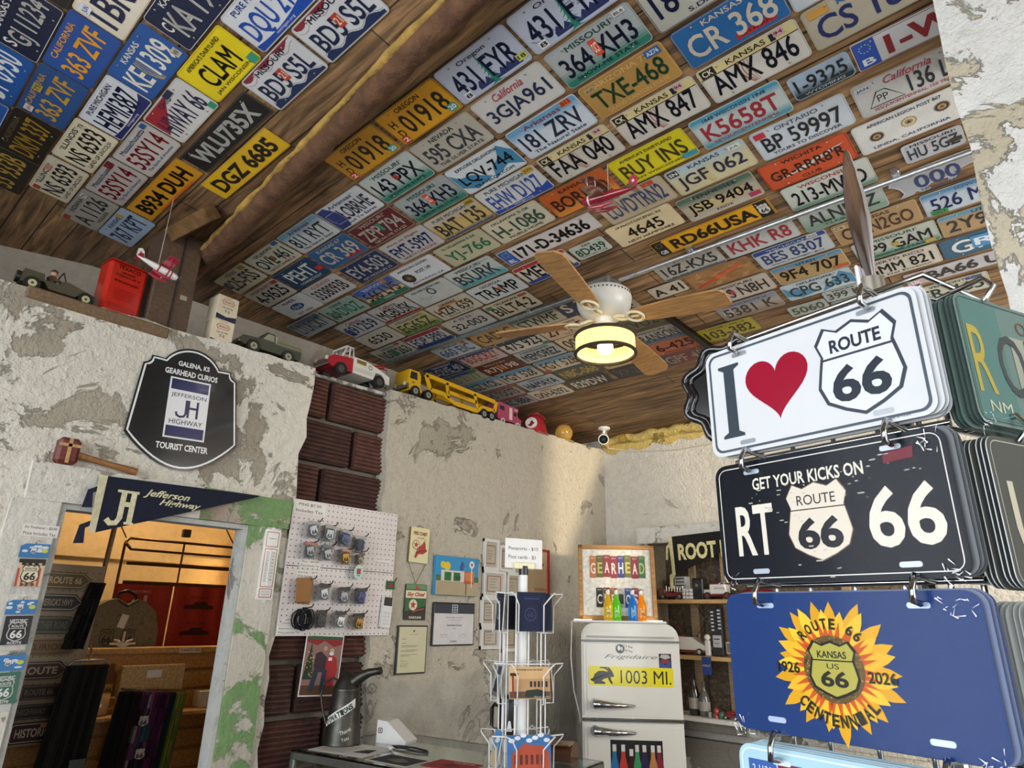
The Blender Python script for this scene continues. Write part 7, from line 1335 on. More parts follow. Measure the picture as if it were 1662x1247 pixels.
for dd, z in ((d1, H - .438), (d2, H - .570)):
    m = MB(); m.cyl((-.207, -.018, z + .003), (-.207, -.040, z + .003), .027, 'c9cccf', 'chrome', n=24); m.tube([(-.207, -.044, z + .003), (-.18, -.055, z + .003), (-.10, -.053, z - .002), (.005, -.038, z - .004), (.013, -.022, z - .004)], [.023, .021, .015, .008, .005], 'c9cccf', 'chrome', 14); m.obj('handle', dd)
m = MB(); m.T = Matrix.Translation((0, -.0186, 0)) @ Matrix.Rotation(math.pi / 2, 4, 'X'); m.text('Frigidaire', .0, H - .194, 0, .295, .027, '7a7c80', 'steel', shear=.4); m.obj('logo', d1)
m = MB(); m.T = Matrix.Translation((0, -.0182, 0)) @ Matrix.Rotation(math.pi / 2, 4, 'X'); m.flat(rect(-.127, H - .90, .152, H - .61), 0, '17161a', 'gloss')
bx = [('2a6a9a', .0), ('b83a34', .06), ('3a1a1a', .115), ('3a8a5a', .155), ('2a2048', .205), ('b07848', .262), ('7a2030', .305)]
for c, x in bx:
    X0 = -.106 + x * .78; hs = .02 if c in ('3a1a1a',) else 0
    m.flat([(X0 - .021, H - .895), (X0 + .021, H - .895), (X0 + .021, H - .73), (X0 + .011, H - .69 - hs), (X0 + .009, H - .635 - hs), (X0 - .009, H - .635 - hs), (X0 - .011, H - .69 - hs), (X0 - .021, H - .73)], .0004 + .0001 * (x * 10 % 3), c, 'gloss'); m.flat(rect(X0 - .010, H - .665 - hs, X0 + .010, H - .632 - hs), .0009, 'c8c4c0', 'gloss')
m.obj('bottle_poster', d2)
# magnets on the upper door
o = thing('bumper_sign', 'yellow sign with a black rabbit and 1003 MI. on the refrigerator door', 'sign', fw(-.003, -.0188, H - .296), (math.pi / 2, math.radians(.4), FR))
m = MB(); m.prism(rrect(.466, .098, .01), 0, .002, 'd8cb1a', 'gloss'); m.obj('plate', o)
m = MB(); m.T = Matrix.Diagonal((.856, 1, 1, 1)); z = .0024; K_ = '1c1d18'
m.flat([(-.262, -.018), (-.258, -.026), (-.245, -.012), (-.235, .008), (-.21, .024), (-.18, .026), (-.155, .022), (-.135, .028), (-.118, .02), (-.108, .0), (-.118, -.006), (-.132, -.004), (-.128, -.02), (-.118, -.036), (-.126, -.042), (-.142, -.026), (-.150, -.010), (-.175, -.016), (-.19, -.024), (-.165, -.034), (-.168, -.042), (-.24, -.042), (-.236, -.034), (-.25, -.028)], z, K_, 'gloss')
m.flat([(-.14, .022), (-.17, .036), (-.205, .040), (-.20, .045), (-.165, .045), (-.128, .026)], z + .0002, K_, 'gloss'); m.flat([(-.128, .022), (-.15, .040), (-.172, .047), (-.14, .044), (-.118, .022)], z + .0002, K_, 'gloss')
m.text('1003 MI.', .095, -.001, z, .325, .068, K_, 'gloss'); m.obj('printing', o)
m = MB(); m.prism(circ(.024, 28), 0, .003, '1b1b1d', 'gloss'); m.flat(circ(.009, 14, -.007, .004, .013), .0034, 'c8c8c6', 'gloss'); m.flat(circ(.006, 12, .009, .0, .012), .0034, 'b8b8b6', 'gloss'); tag(m.obj('round_magnet', None, fw(-.058, -.0188, H - .154), (math.pi / 2, 0, FR)), 'round black and white magnet above the chrome script', 'magnet')
note(0, 0, .05, .045, ['I be', 'so hot'], 'paper_note', 'small torn white note beside the round magnet', cat='note'); N_ = bpy.data.objects['paper_note']; N_.location = fw(-.008, -.0188, H - .152); N_.rotation_euler = (math.pi / 2, .2, FR)
m = MB(); panel(m, .068, .078, .001, '2a2830', 'gloss'); m.flat([(-.03, .02), (-.02, .035), (.02, .034), (.03, .018), (.0, .01)], .0014, 'b0a8a8', 'gloss'); m.flat([(-.03, -.036), (-.028, .0), (.0, -.02), (.028, .0), (.03, -.036)], .0014, '3a4a8a', 'gloss'); m.flat(rect(-.022, -.012, .022, .01), .0012, '7a3a3a', 'gloss'); tag(m.obj('photo_magnet', None, fw(.19, -.0188, H - .214), (math.pi / 2, 0, FR)), 'small dark photo magnet at the corner of the upper refrigerator door', 'magnet')
# framed poster on a white board standing on the refrigerator
m = MB(); m.box((0, 0, .006), (.53, .20, .012), 'd8d8d6', 'plastic', .003); lb = m.obj('light_board', None, fw(-.055, .075, FT + .001), (0, 0, FR)); tag(lb, 'thin white board on top of the refrigerator under the framed poster', 'board')
for x, w_ in ((-.205, .10), (.195, .11)): m = MB(); m.box((x, -.05, .0135), (w_, .02, .004), 'fff0cc', 'glow'); m.obj('light_strip', lb)
pf = thing('framed_poster', 'light wood framed poster with a name spelled in license plate letters', 'framed poster', fw(-.052, .062, FT + .0145), (math.radians(-3), 0, FR)); pw_, ph_ = .455, .428
m = MB()
for a, b in (((0, ph_ - .012), (pw_, .024)), ((0, .012), (pw_, .024)), ((-pw_ / 2 + .012, ph_ / 2), (.024, ph_)), ((pw_ / 2 - .012, ph_ / 2), (.024, ph_))): m.box((a[0], 0, a[1]), (b[0], .022, b[1]), 'a87a42', 'grain', .002)
m.obj('frame', pf)
m = MB(); m.box((0, .004, ph_ / 2), (pw_ - .03, .004, ph_ - .03), 'cfcabf', 'galvan'); m.obj('backing', pf)
T_P = Matrix(((1, 0, 0, 0), (0, 0, -1, 0), (0, 1, 0, 0), (0, 0, 0, 1)))
def strip(ch, x, z, w_, h_, c, fg, parent): mb = MB(); mb.T = Matrix.Translation((x, 0, z)) @ T_P; mb.prism(rrect(w_, h_, .004), -.001, .003, c, 'enamel'); mb.text(ch, 0, -.008, .0034, w_ * .72, h_ * .5, fg, 'enamel', bold=.02); mb.text('MO 77', 0, h_ * .39, .0034, w_ * .6, h_ * .08, fg, 'enamel'); return mb.obj('plate_letter', parent)
for i, (ch, c, f) in enumerate(zip('GEARHEAD', ['b0683c', '5a5a30', '8a2c30', '8a2c34', '3a3f78', '6a6a38', '8a2430', '3f6a44'], ['d8cfc0', 'b8a860', 'e0d4cc', 'e0d4cc', 'd8d8d8', 'c8b860', 'e0d4cc', 'a8b860'])): strip(ch, -.140 + i * .0415, .300 + .003 * (i % 3), .040, .128, c, f, pf)
for i, (ch, c, f) in enumerate(zip('CURIOS', ['17171a', '5a3a2a', 'b0502c', 'c8c4bc', '34508a', '8a2c34'], ['e0dcd4', 'd8c8a8', 'e0d0c0', '3a3a3a', 'd8d8d8', 'e0d4cc'])): strip(ch, -.105 + i * .042, .125 + .002 * (i % 2), .039, .11, c, f, pf)
# soda bottles in front of the poster
BT = [('c9a81e', 'd9c060', 'yellow soda bottle with a route shield in front of the framed poster', -.116), ('5fbf1e', '8ad84a', 'bright green soda bottle with a route shield beside the yellow one', -.068), ('1f7ac0', '4aa0d8', 'blue soda bottle with a route shield beside the orange one', .026), ('e08a14', 'e8a440', 'orange soda bottle with a route shield at the end of the row', .077)]
for c, c2, lab, x in BT:
    o = thing('soda_bottle', lab, 'soda bottle', fw(x, .002, FT + .0135), (0, 0, FR), 'soda bottles on the refrigerator')
    m = MB(); m.lathe([(.026, 0), (.0275, .006), (.0275, .080), (.023, .095), (.0135, .122), (.0112, .148)], c, 'jelly', 20); m.obj('body', o)
    m = MB(); m.lathe([(.0118, .142), (.0115, .164)], 'd4d6d4', 'jelly', 14); m.obj('neck', o)
    m = MB(); m.lathe([(.0135, .162), (.0138, .168), (.011, .172), (0, .173)], 'b8b0a4', 'steel', 14); m.obj('cap', o)
    m = MB(); m.T = Matrix.Translation((0, -.0281, .044)) @ Matrix.Rotation(math.pi / 2, 4, 'X'); shield(m, 0, 0, .0, .032, .034, c2, '2c2c2a', '2c2c2a', 'gloss', top=''); m.obj('label', o)
m = MB(); m.tube([fw(-.322, .06, FT + .004), fw(-.33, .06, H - .2), fw(-.315, .06, H - .38), fw(-.285, .06, H - .50), fw(-.28, .08, H - .54)], .004, 'd0d0cc', 'plastic', 6); tag(m.obj('power_cord'), 'white cord hanging down beside the refrigerator', 'cord')
# ------------------------------------------------------------- open shelves on the back wall
SX0, SX1, SYF, SYB = -2.36, -.9, 3.99, 4.245; ZS = [H + .130, H - .200, H - .542]
su = thing('wall_shelf', 'brown plank backed wall shelves with pale front edges behind the refrigerator', 'shelf', (0, 0, 0))
m = MB(); m.box(((SX0 + SX1) / 2, SYB - .008, H - .05), (SX1 - SX0, .014, 1.08), '5d4e3c', 'shelf_back'); m.obj('back_panel', su)
for k, z in enumerate(ZS): m = MB(); m.box(((SX0 + SX1) / 2, (SYF + SYB) / 2, z - .012), (SX1 - SX0, SYB - SYF, .024), 'b8945c' if k < 2 else 'c2bcb0', 'grain' if k < 2 else 'casing_white', .002); m.obj('shelf_board', su)
m = MB(); m.box((SX0 - .012, (SYF + SYB) / 2, H - .05), (.024, SYB - SYF, 1.08), '8a7c68', 'grain', .002); m.obj('side_panel', su)
for x in (-2.16, -1.93, -1.2): m = MB(); m.box((x, SYB - .022, H - .05), (.05, .02, 1.06), '9a8160', 'grain', .002); m.obj('batten', su)
m = MB(); m.box((-1.63, (SYF + SYB) / 2, H + .545), (1.62, SYB - SYF, .11), 'd6d2c8', 'casing_white', .004); struct(m.obj('trim_7'))
m = MB(); m.box((-1.7, SYB - .06, H - .60), (1.6, .13, .07), 'c9c4ba', 'plaster_low', .006); struct(m.obj('trim_8'))
m = MB(); m.box((-1.7, SYB - .03, .43), (1.6, .05, .86), 'c9c4ba', 'plaster_low'); struct(m.obj('wall_back_base'))
m = MB(); m.tube([(-2.46, 4.235, H + .60), (-2.2, 4.22, H + .613), (-1.9, 4.22, H + .615)], .006, '8a7a64', 'plastic', 6); m.box((-2.44, 4.225, H + .545), (.035, .04, .035), '3a3630', 'plastic', .004); tag(m.obj('wall_cable'), 'thin brown cable with a small clip above the shelf header', 'cable')
o = thing('felt_pennant', 'black felt pennant with big cream letters over the back wall shelves', 'pennant', (-2.16, SYF - .006, H + .40), (math.pi / 2, math.radians(-2), 0))
m = MB(); m.prism([(0, -.12), (.62, .10), (.62, .13), (0, .125)], 0, .003, '15130f', 'fabric'); m.obj('flag', o)
m = MB(); m.prism([(-.018, -.125), (.004, -.12), (.0, .125), (-.026, .128)], 0, .0045, 'd8cf9a', 'fabric'); m.obj('binding', o)
m = MB(); m.text('ROOT BEER', .035, .022, .0036, .50, .105, 'e0d69a', 'fabric', align='l', bold=.04); m.obj('lettering', o)
m = MB(); m.prism([(-.02, .09), (-.05, .06), (-.058, -.02), (-.044, -.022), (-.036, .05), (-.016, .07)][::-1], 0, .003, 'd8cf9a', 'fabric'); m.prism([(-.01, -.10), (-.04, -.12), (-.045, -.20), (-.02, -.205), (-.018, -.14), (.004, -.115)][::-1], 0, .003, 'd8cf9a', 'fabric'); m.obj('ribbon', o)
Y0 = 4.07
def shelf_thing(name, lab, cat, x, k, y=Y0): return thing(name, lab, cat, (x, y, ZS[k] + .001))
o = shelf_thing('toy_fire_engine', 'red toy fire engine on the top back shelf', 'toy truck', -2.225, 0)
m = MB(); m.box((0, 0, .03), (.19, .06, .03), '7a1f24', 'gloss', .004); m.box((-.07, 0, .055), (.045, .056, .03), '7a1f24', 'gloss', .004); m.obj('body', o)
m = MB(); [m.cyl((-.04 + q * .02, -.02, .05), (-.04 + q * .02, -.02, .085 - .006 * (q % 3)), .004, 'c8c0b0', 'chrome', n=8) for q in range(7)]; m.tube([(-.03, .015, .06), (.10, .015, .066)], .005, 'c0b8a8', 'chrome', 6); m.obj('ladder', o); wheels(o, [(-.06, -.03), (-.06, .03), (.06, -.03), (.06, .03)], .018, .012, hub='a88a4a')
o = shelf_thing('toy_building', 'small white slatted toy building behind the red toy fire engine', 'toy building', -2.21, 0, 4.17)
m = MB(); m.box((0, 0, .075), (.085, .06, .15), 'c8c8c4', 'plastic', .003); m.obj('body', o)
m = MB(); [m.box((0, -.031, .07 + q * .022), (.06, .004, .008), '4a4a48', 'plastic') for q in range(4)]; m.obj('slat', o)
o = shelf_thing('desk_fan_speaker', 'small black speaker with a bright round cone on the top back shelf', 'speaker', -2.035, 0)
m = MB(); m.box((0, 0, .065), (.075, .07, .13), '1b1b1c', 'plastic', .006); m.obj('cabinet', o)
m = MB(); m.cyl((0, -.034, .085), (0, -.040, .085), .030, '2a2a2c', 'plastic', n=24); m.cyl((0, -.039, .085), (0, -.044, .085), .010, 'e0dcd0', 'chrome', n=14); m.obj('cone', o)
o = shelf_thing('puzzle_blocks', 'white grid of small blocks beside the black speaker', 'blocks', -2.10, 0, 4.03)
m = MB(); [m.box((-.022 + i * .022, 0, .012 + j * .022), (.019, .03, .019), 'cfccc6', 'plastic', .002) for i in range(3) for j in range(3)]; m.obj('block', o)
o = shelf_thing('toy_delivery_truck', 'white and maroon vintage toy delivery truck on the top back shelf', 'toy truck', -1.90, 0)
m = MB(); m.box((.0, 0, .062), (.11, .065, .06), 'd8d4cc', 'gloss', .005); m.box((-.075, 0, .045), (.05, .05, .03), 'd0ccc4', 'gloss', .005); m.obj('body', o)
m = MB(); m.box((0, 0, .024), (.21, .06, .016), '6a1c22', 'gloss', .003); m.box((0, 0, .095), (.12, .068, .008), '7a2026', 'gloss', .002); m.obj('chassis', o)
m = MB(); m.T = Matrix.Translation((0, -.0332, 0)) @ Matrix.Rotation(math.pi / 2, 4, 'X'); m.text('SERVICE', .01, .066, 0, .07, .012, '6a5a50', 'gloss'); m.obj('lettering', o); wheels(o, [(-.07, -.032), (-.07, .032), (.06, -.032), (.06, .032)], .022, .014, hub='7a2026')
o = shelf_thing('toy_racer', 'maroon toy race car half hidden behind the souvenir plates', 'toy car', -1.66, 0)
m = MB(); m.tube([(-.12, 0, .03), (-.06, 0, .038), (.03, 0, .042), (.11, 0, .03)], [.012, .026, .03, .012], '7a1c24', 'gloss', 12); m.obj('body', o); wheels(o, [(-.07, -.035), (-.07, .035), (.07, -.035), (.07, .035)], .022, .016)
m = MB(); m.tube([(-2.09, 4.1, ZS[0] - .025), (-2.085, 4.2, H + .03), (-2.09, 4.21, H - .02), (-2.16, 4.21, H - .10)], .0025, '26221c', 'plastic', 6); tag(m.obj('shelf_cable'), 'dark thin cable hanging below the top back shelf', 'cable')
o = shelf_thing('toy_ambulance', 'white and maroon toy van on the middle back shelf', 'toy van', -2.12, 1)
m = MB(); m.T = Matrix(((1, 0, 0, 0), (0, 0, 1, 0), (0, 1, 0, 0), (0, 0, 0, 1))); m.prism([(-.13, .03), (.12, .03), (.125, .05), (.06, .08), (.02, .105), (-.10, .105), (-.13, .07)], -.035, .035, 'd4d0c8', 'gloss'); m.obj('body', o)
m = MB(); m.box((0, 0, .022), (.25, .072, .018), '6a1a20', 'gloss', .003); m.box((-.08, 0, .108), (.07, .05, .01), '8a2228', 'gloss', .003); m.obj('chassis', o); wheels(o, [(-.08, -.036), (-.08, .036), (.07, -.036), (.07, .036)], .02, .014)
o = shelf_thing('toy_gas_pump', 'tiny white toy gas pump with a round globe on the middle back shelf', 'toy pump', -1.995, 1, 4.04)
m = MB(); m.box((0, 0, .045), (.03, .025, .09), 'cfcbc4', 'plastic', .004); m.obj('body', o); m = MB(); m.lathe([(.008, .09), (.018, .10), (.019, .11), (.012, .122), (0, .125)], 'd8cfc0', 'gloss', 14); m.obj('globe', o)
o = shelf_thing('trophy_tower', 'tall black and white checked award with a pale face badge on the middle back shelf', 'award', -1.935, 1)
m = MB(); m.box((0, 0, .14), (.07, .04, .28), '232428', 'plastic', .003); m.obj('post', o)
m = MB(); [m.box((-.022 + (j % 2) * .044, -.0205, .15 + j * .0105), (.018, .003, .009), 'c8c8c8', 'plastic') for j in range(12)]; m.obj('check', o)
m = MB(); m.box((0, -.022, .085), (.056, .006, .07), 'b0aeb0', 'plastic', .004); m.box((0, -.0255, .098), (.036, .002, .007), '3a3a3e', 'plastic'); m.tube([(-.014, -.0255, .078), (0, -.0255, .07), (.014, -.0255, .078)], .002, '3a3a3e', 'plastic', 5); m.obj('badge', o)
m = MB(); m.prism([(-.03, -.10), (.03, -.10), (.03, .0), (-.03, .0)][::1], 0, .002, '24407a', 'fabric'); m.text('FIRST', 0, -.05, .0026, .05, .012, 'c8b890', 'fabric'); tag(m.obj('award_ribbon', None, (-1.985, SYF - .003, ZS[1] - .002), (math.pi / 2, 0, 0)), 'blue award ribbon hanging from the middle back shelf edge', 'ribbon')
o = shelf_thing('small_frame', 'tiny pale framed picture on the middle back shelf', 'picture', -1.865, 1)
m = MB(); m.box((0, 0, .05), (.05, .012, .07), 'b8ae94', 'plastic', .003); m.obj('frame_edge', o); m = MB(); m.box((0, -.0065, .05), (.034, .002, .052), '6a6452', 'paper'); m.obj('picture', o)
for x, k, hh, lab, c in ((-2.125, 2, .235, 'tall dark glass bottle with a pale label on the lower back shelf', '22201c'), (-2.06, 2, .19, 'slim clear bottle beside the tall dark bottle', '5a5a54')):
    o = shelf_thing('glass_bottle', lab, 'bottle', x, k); o['group'] = 'bottles on the lower back shelf'
    m = MB(); m.lathe([(.032, 0), (.034, .01), (.034, hh * .5), (.022, hh * .66), (.012, hh * .78), (.011, hh * .96), (.014, hh * .97), (.013, hh), (0, hh)], c, 'gloss', 20); m.obj('body', o)
    m = MB(); m.lathe([(.0345, hh * .16), (.0348, hh * .42)], '9a968c', 'paper', 20); m.obj('label', o)
for i, (x, c, lab) in enumerate(((-2.02, '8a8a88', 'small silver tin beside the clear bottle'), (-1.975, 'a83a34', 'small red toy figure next to the silver tin'), (-1.94, '3f7a68', 'small green glass ball on the lower back shelf'), (-1.88, '7a2c2c', 'little dark red toy car at the end of the lower back shelf'))):
    o = shelf_thing(('tin', 'toy_figure', 'glass_ball', 'toy_coupe')[i], lab, ('tin', 'toy', 'ball', 'toy car')[i], x, 2, 4.05)
    m = MB()
    if i == 0: m.cyl((0, 0, 0), (0, 0, .03), .018, c, 'steel')
    elif i == 1: m.lathe([(.016, 0), (.012, .02), (.016, .034), (.012, .05), (0, .058)], c, 'gloss', 12)
    elif i == 2: m.lathe([(.012, 0), (.02, .012), (.02, .028), (.01, .038), (0, .04)], c, 'gloss', 14)
    else: m.box((0, 0, .02), (.10, .04, .018), c, 'gloss', .005); m.box((-.005, 0, .036), (.05, .036, .018), c, 'gloss', .006)
    m.obj('body', o)
    if i == 3: wheels(o, [(-.03, -.02), (-.03, .02), (.03, -.02), (.03, .02)], .011, .008)

# ================================================================= the store room beyond the doorway
m = MB(); m.box((-4.98, 1.2, H + .34), (.02, 4.5, .05), 'bfa67c', 'plaster_plain'); struct(m.obj('trim_9'))
m = MB(); m.tube([(-4.3, 1.30, .0), (-4.3, 1.305, 1.2), (-4.3, 1.33, 2.56)], .014, '8a8578', 'galvan', 10); tag(m.obj('steel_pole'), 'grey steel pole standing behind the doorway', 'pole')
# slatted wooden partition with small goods
sw = thing('slat_wall', 'low wooden slatted partition in the room beyond the doorway', 'slat wall', (-4.0, 1.7, 0))
m = MB(); m.box((-.03, 0, (H - .21) / 2), (.05, 1.5, H - .21), 'a87f4a', 'grain'); m.obj('core', sw)
for q in range(12): m = MB(); m.box((.004, 0, H - .26 - q * .098), (.02, 1.5, .084), ['b98d54', 'b08650', 'bb9058'][q % 3], 'grain', .003); m.obj('slat', sw)
m = MB(); m.box((-.01, 0, H - .205), (.12, 1.54, .03), 'c09a62', 'grain', .003); m.obj('cap_rail', sw)
for k, z in enumerate((H - .50, H - .86)): m = MB(); m.box((.12, .0, z), (.24, 1.5, .018), 'b98d54', 'grain', .002); m.obj('shelf', sw)
note(0, 0, .12, .03, ['T-SHIRTS - $25'], 'price_note', 'small white price strip on the slatted partition rail', col='d6cfc0'); q = [o for o in bpy.data.objects if o.get('label', '') == 'small white price strip on the slatted partition rail'][0]; q.location = (-3.938, 1.72, H - .205); q.rotation_euler = RL
for i, (y, c, lab) in enumerate(((1.30, 'b89a6a', 'tan printed mug on the slatted partition shelf'), (1.42, 'c8b48c', 'cream handled mug on the slatted partition shelf'))):
    o = thing('souvenir_mug', lab, 'mug', (-3.88, y, H - .49)); m = MB(); m.lathe([(.034, 0), (.038, .004), (.038, .095), (.034, .095), (.033, .01), (0, .01)], c, 'gloss', 20); m.obj('cup', o)
    m = MB(); m.tube([(0, .036, .075), (0, .062, .07), (0, .066, .045), (0, .058, .024), (0, .036, .02)], .006, c, 'gloss', 7); m.obj('handle', o)
o = thing('mug', 'white mug on the lowest partition shelf beyond the doorway', 'mug', (-3.88, 1.36, H - .85)); m = MB(); m.lathe([(.034, 0), (.04, .004), (.04, .095), (.036, .095), (.035, .01), (0, .01)], 'c8c4bc', 'gloss', 20); m.obj('cup', o); m = MB(); m.tube([(0, .036, .075), (0, .064, .07), (0, .068, .045), (0, .058, .024), (0, .036, .02)], .006, 'c8c4bc', 'gloss', 7); m.obj('handle', o)
o = thing('white_box', 'white card box on the partition shelf beside the doorway edge', 'box', (-3.88, 1.86, H - .49)); m = MB(); m.box((0, 0, .04), (.10, .17, .08), 'c9c6c0', 'paper', .002); m.obj('carton', o)
for q, y in enumerate((1.35,)):
    o = thing('hanging_tag', 'bottle shaped hanging tag with a shield on the slatted partition', 'tag', (-3.965, y, H - .35), RL); m = MB(); m.prism([(-.03, -.08), (.03, -.08), (.03, .03), (.012, .055), (.01, .085), (-.01, .085), (-.012, .055), (-.03, .03)], 0, .003, '6a4a2c', 'paper'); shield(m, 0, -.03, .0034, .045, .05, 'a8834c', '2a2018', '2a2018', 'paper', top=''); m.obj('card', o)
# bronze wire garment rack with red printed shirts
gr = thing('garment_rack', 'bronze wire display grid standing before the storeroom wall', 'garment rack', (-4.35, 1.75, 0)); B_ = '5c4630'
m = MB(); YA, YZ_ = -.34, .33; zt = H + .40
m.tube([(0, YA, .1), (0, YA, zt - .03), (0.01, YA + .02, zt), (0, YZ_ - .02, zt), (0, YZ_, zt - .03), (0, YZ_, .1)], .008, B_, 'steel', 8); m.tube([(.10, YA - .03, zt - .04), (.10, YA, zt - .07), (.10, YZ_, zt - .07), (.10, YZ_ + .02, zt - .03)], .007, B_, 'steel', 8)
m.tube([(0, 0, .1), (0, 0, zt)], .006, B_, 'steel', 6)
for y in (YA, YZ_): m.tube([(0, y, zt - .02), (.10, y, zt - .06)], .006, B_, 'steel', 6); m.tube([(0.0, y, zt), (-.06, y - .08, zt + .16)], .004, B_, 'steel', 6)
for z in (.26, .15): m.box((0, 0, H + z), (.012, .62, .022), B_, 'steel', .003)
m.obj('frame', gr)
m = MB(); m.box((.0, -.0, H + .46), (.03, .05, .05), '2c2722', 'plastic', .004); m.obj('clip', gr)
for i, (y, lab, c) in enumerate(((1.56, 'red printed cloth panel hanging in the wire grid, nearer the sweatshirt', '8e241c'), (1.89, 'red printed cloth panel with a car drawing in the wire grid', '96281e'))):
    o = thing('printed_cloth', lab, 'cloth', (-4.325, y, H - .06), RL, 'red printed cloths in the wire grid'); m = MB()
    P = [(-.16 + .32 * i2 / 12, .006 * math.sin(i2 * 1.3)) for i2 in range(13)]
    m.add([(x, -.2, z) for x, z in P] + [(x, .2, z) for x, z in P], [(i2, i2 + 1, i2 + 14, i2 + 13) for i2 in range(12)], c, 'fabric', True); m.add([(x, -.2, z - .004) for x, z in P] + [(x, .2, z - .004) for x, z in P], [(i2 + 13, i2 + 14, i2 + 1, i2) for i2 in range(12)], c, 'fabric', True); m.obj('cloth', o)
    m = MB(); rr = random.Random(i)
    for z in (.09, -.06):
        if i: m.flat([(-.09, z - .02), (-.085, z), (-.04, z + .006), (-.02, z + .022), (.04, z + .022), (.06, z + .004), (.09, z), (.092, z - .02)], .010, '3a1512', 'fabric'); m.text('Route', .0, z + .05, .010, .12, .016, '4a1a14', 'fabric', shear=.3)
        else: m.text('HISTORIC', -.02, z + .07, .010, .11, .014, 'b8948a', 'fabric'); m.flat(rect(.0, z - .02, .02, z + .05), .010, 'b08a80', 'fabric'); m.flat([(-.08, z - .03), (.06, z - .03), (.04, z - .01), (-.06, z - .01)], .010, '5a1a14', 'fabric')
    m.obj('printing', o)
o = thing('printed_cloth', 'red printed cloth with black figures lower in the wire grid', 'cloth', (-4.318, 1.80, H - .30), RL, 'red printed cloths in the wire grid'); m = MB(); panel(m, .5, .16, .004, '8a2219', 'fabric'); m.obj('cloth', o); m = MB(); m.flat([(.03, -.06), (.02, .03), (.045, .06), (.07, .03), (.06, -.06)], .0046, '1d1716', 'fabric'); m.flat(circ(.016, 12, .10, .0), .0046, 'c0a8a0', 'fabric'); m.obj('printing', o)
# grey sweatshirt on a hanger
o = thing('sweatshirt', 'grey printed sweatshirt on a black hanger before the wire grid', 'sweatshirt', (-4.12, 1.40, H - .13), (math.pi / 2, 0, math.pi / 2 + .12))
P = [(-.055, .185), (-.10, .175), (-.15, .145), (-.175, .0), (-.19, -.25), (.12, -.25), (.13, -.02), (.15, -.25), (.205, -.25), (.195, .02), (.165, .12), (.10, .17), (.055, .185), (.045, .165), (.0, .150), (-.045, .165)]
m = MB(); m.prism(P[::-1], -.035, .03, '77705c', 'fabric'); m.obj('body', o)
m = MB(); [shield(m, x, y, .031, .075, .085, '736c58', '38342b', '38342b', 'fabric') for x, y in ((-.075, -.01), (.035, -.01), (-.085, -.15), (.025, -.15))]; [m.text('66', x, y, .031, .02, .014, '4a4538', 'fabric') for x, y in ((-.14, .05), (-.15, -.08), (.10, .06), (-.03, .10), (.09, -.09), (.16, -.02), (.17, -.12), (-.15, -.2))]; m.obj('printing', o)
m = MB(); m.tube([(-.06, .172, .0), (-.045, .215, .0), (.0, .228, .0), (.05, .205, .0), (.06, .172, .0)], .009, '151416', 'plastic', 8); m.tube([(-.055, .178, .028), (.0, .148, .036), (.055, .178, .028)], .008, '514b3e', 'fabric', 8); m.obj('hanger', o)
m = MB(); m.T = Matrix.Rotation(-.25, 4, 'Z'); m.flat(rect(-.045, .03, -.005, .10), .034, 'd0ccc4', 'paper'); m.obj('price_tag', o)
o = thing('white_flower', 'small white feathery ornament on the partition rail before the sweatshirt', 'ornament', (-3.98, 1.38, H - .19)); m = MB(); [m.tube([(0, 0, .0), (0, .03 * math.cos(a), .02 + .02 * math.sin(a)), (0, .062 * math.cos(a), .02 + .03 * math.sin(a))], [.006, .007, .004], 'd8cfc4', 'fabric', 6) for a in (0, .7, 1.57, 2.4, 3.14)]; m.cyl((0, 0, 0), (0, 0, .08), .006, 'd8cfc4', 'fabric', n=6); m.obj('petal', o)
# warm wall lamp
o = thing('wall_sconce', 'glowing amber wall lamp beyond the doorway', 'wall lamp', (-4.93, 2.42, H + .22)); m = MB(); m.box((.05, 0, 0), (.10, .13, .24), 'f2b860', 'glowdim', .004); m.obj('shade', o); m = MB(); [m.tube([(.102, -.067, z), (.102, .067, z)], .005, '6a4a20', 'steel', 6) for z in (-.12, 0, .12)]; m.obj('frame_bar', o)
point_light('wall_sconce_light', (-4.72, 2.42, H + .22), 9, (1, .62, .24), .06)
# perforated board with embossed arrow signs
pb = thing('sign_board', 'perforated board of embossed metal signs beyond the doorway', 'pegboard', (-3.78, .985, H - .19), (math.pi / 2, 0, math.pi / 2 + .06)); m = MB(); m.box((0, 0, -.006), (.36, .78, .012), '9a8c76', 'paint', .002); [m.flat(circ(.003, 6, -.16 + i * .029, -.37 + j * .029), .0004, '3a3228', 'paint') for i in range(12) for j in range(26)]; m.obj('panel', pb)
def store_sign(kind, t, y, z, w_, h_, c, fg, lab):
    o = thing('embossed_sign', lab, 'metal sign', (-3.762, .985 + y, H - .19 + z), (math.pi / 2, 0, math.pi / 2 + .06), 'embossed metal signs on the perforated board'); m = MB()
    P = [(-w_ / 2, -h_ / 2), (w_ * .32, -h_ / 2), (w_ / 2, 0), (w_ * .32, h_ / 2), (-w_ / 2, h_ / 2)] if kind == 'a' else rrect(w_, h_, .012)
    m.prism(P, 0, .003, c, 'paint'); m.stroke([(x * .92, y2 * .82) for x, y2 in P], .003, .0035, fg, 'paint', True); m.obj('plate', o); m = MB(); m.text(t, -.01, 0, .0035, w_ * .66, h_ * .42, fg, 'paint', bold=.02); m.obj('lettering', o)
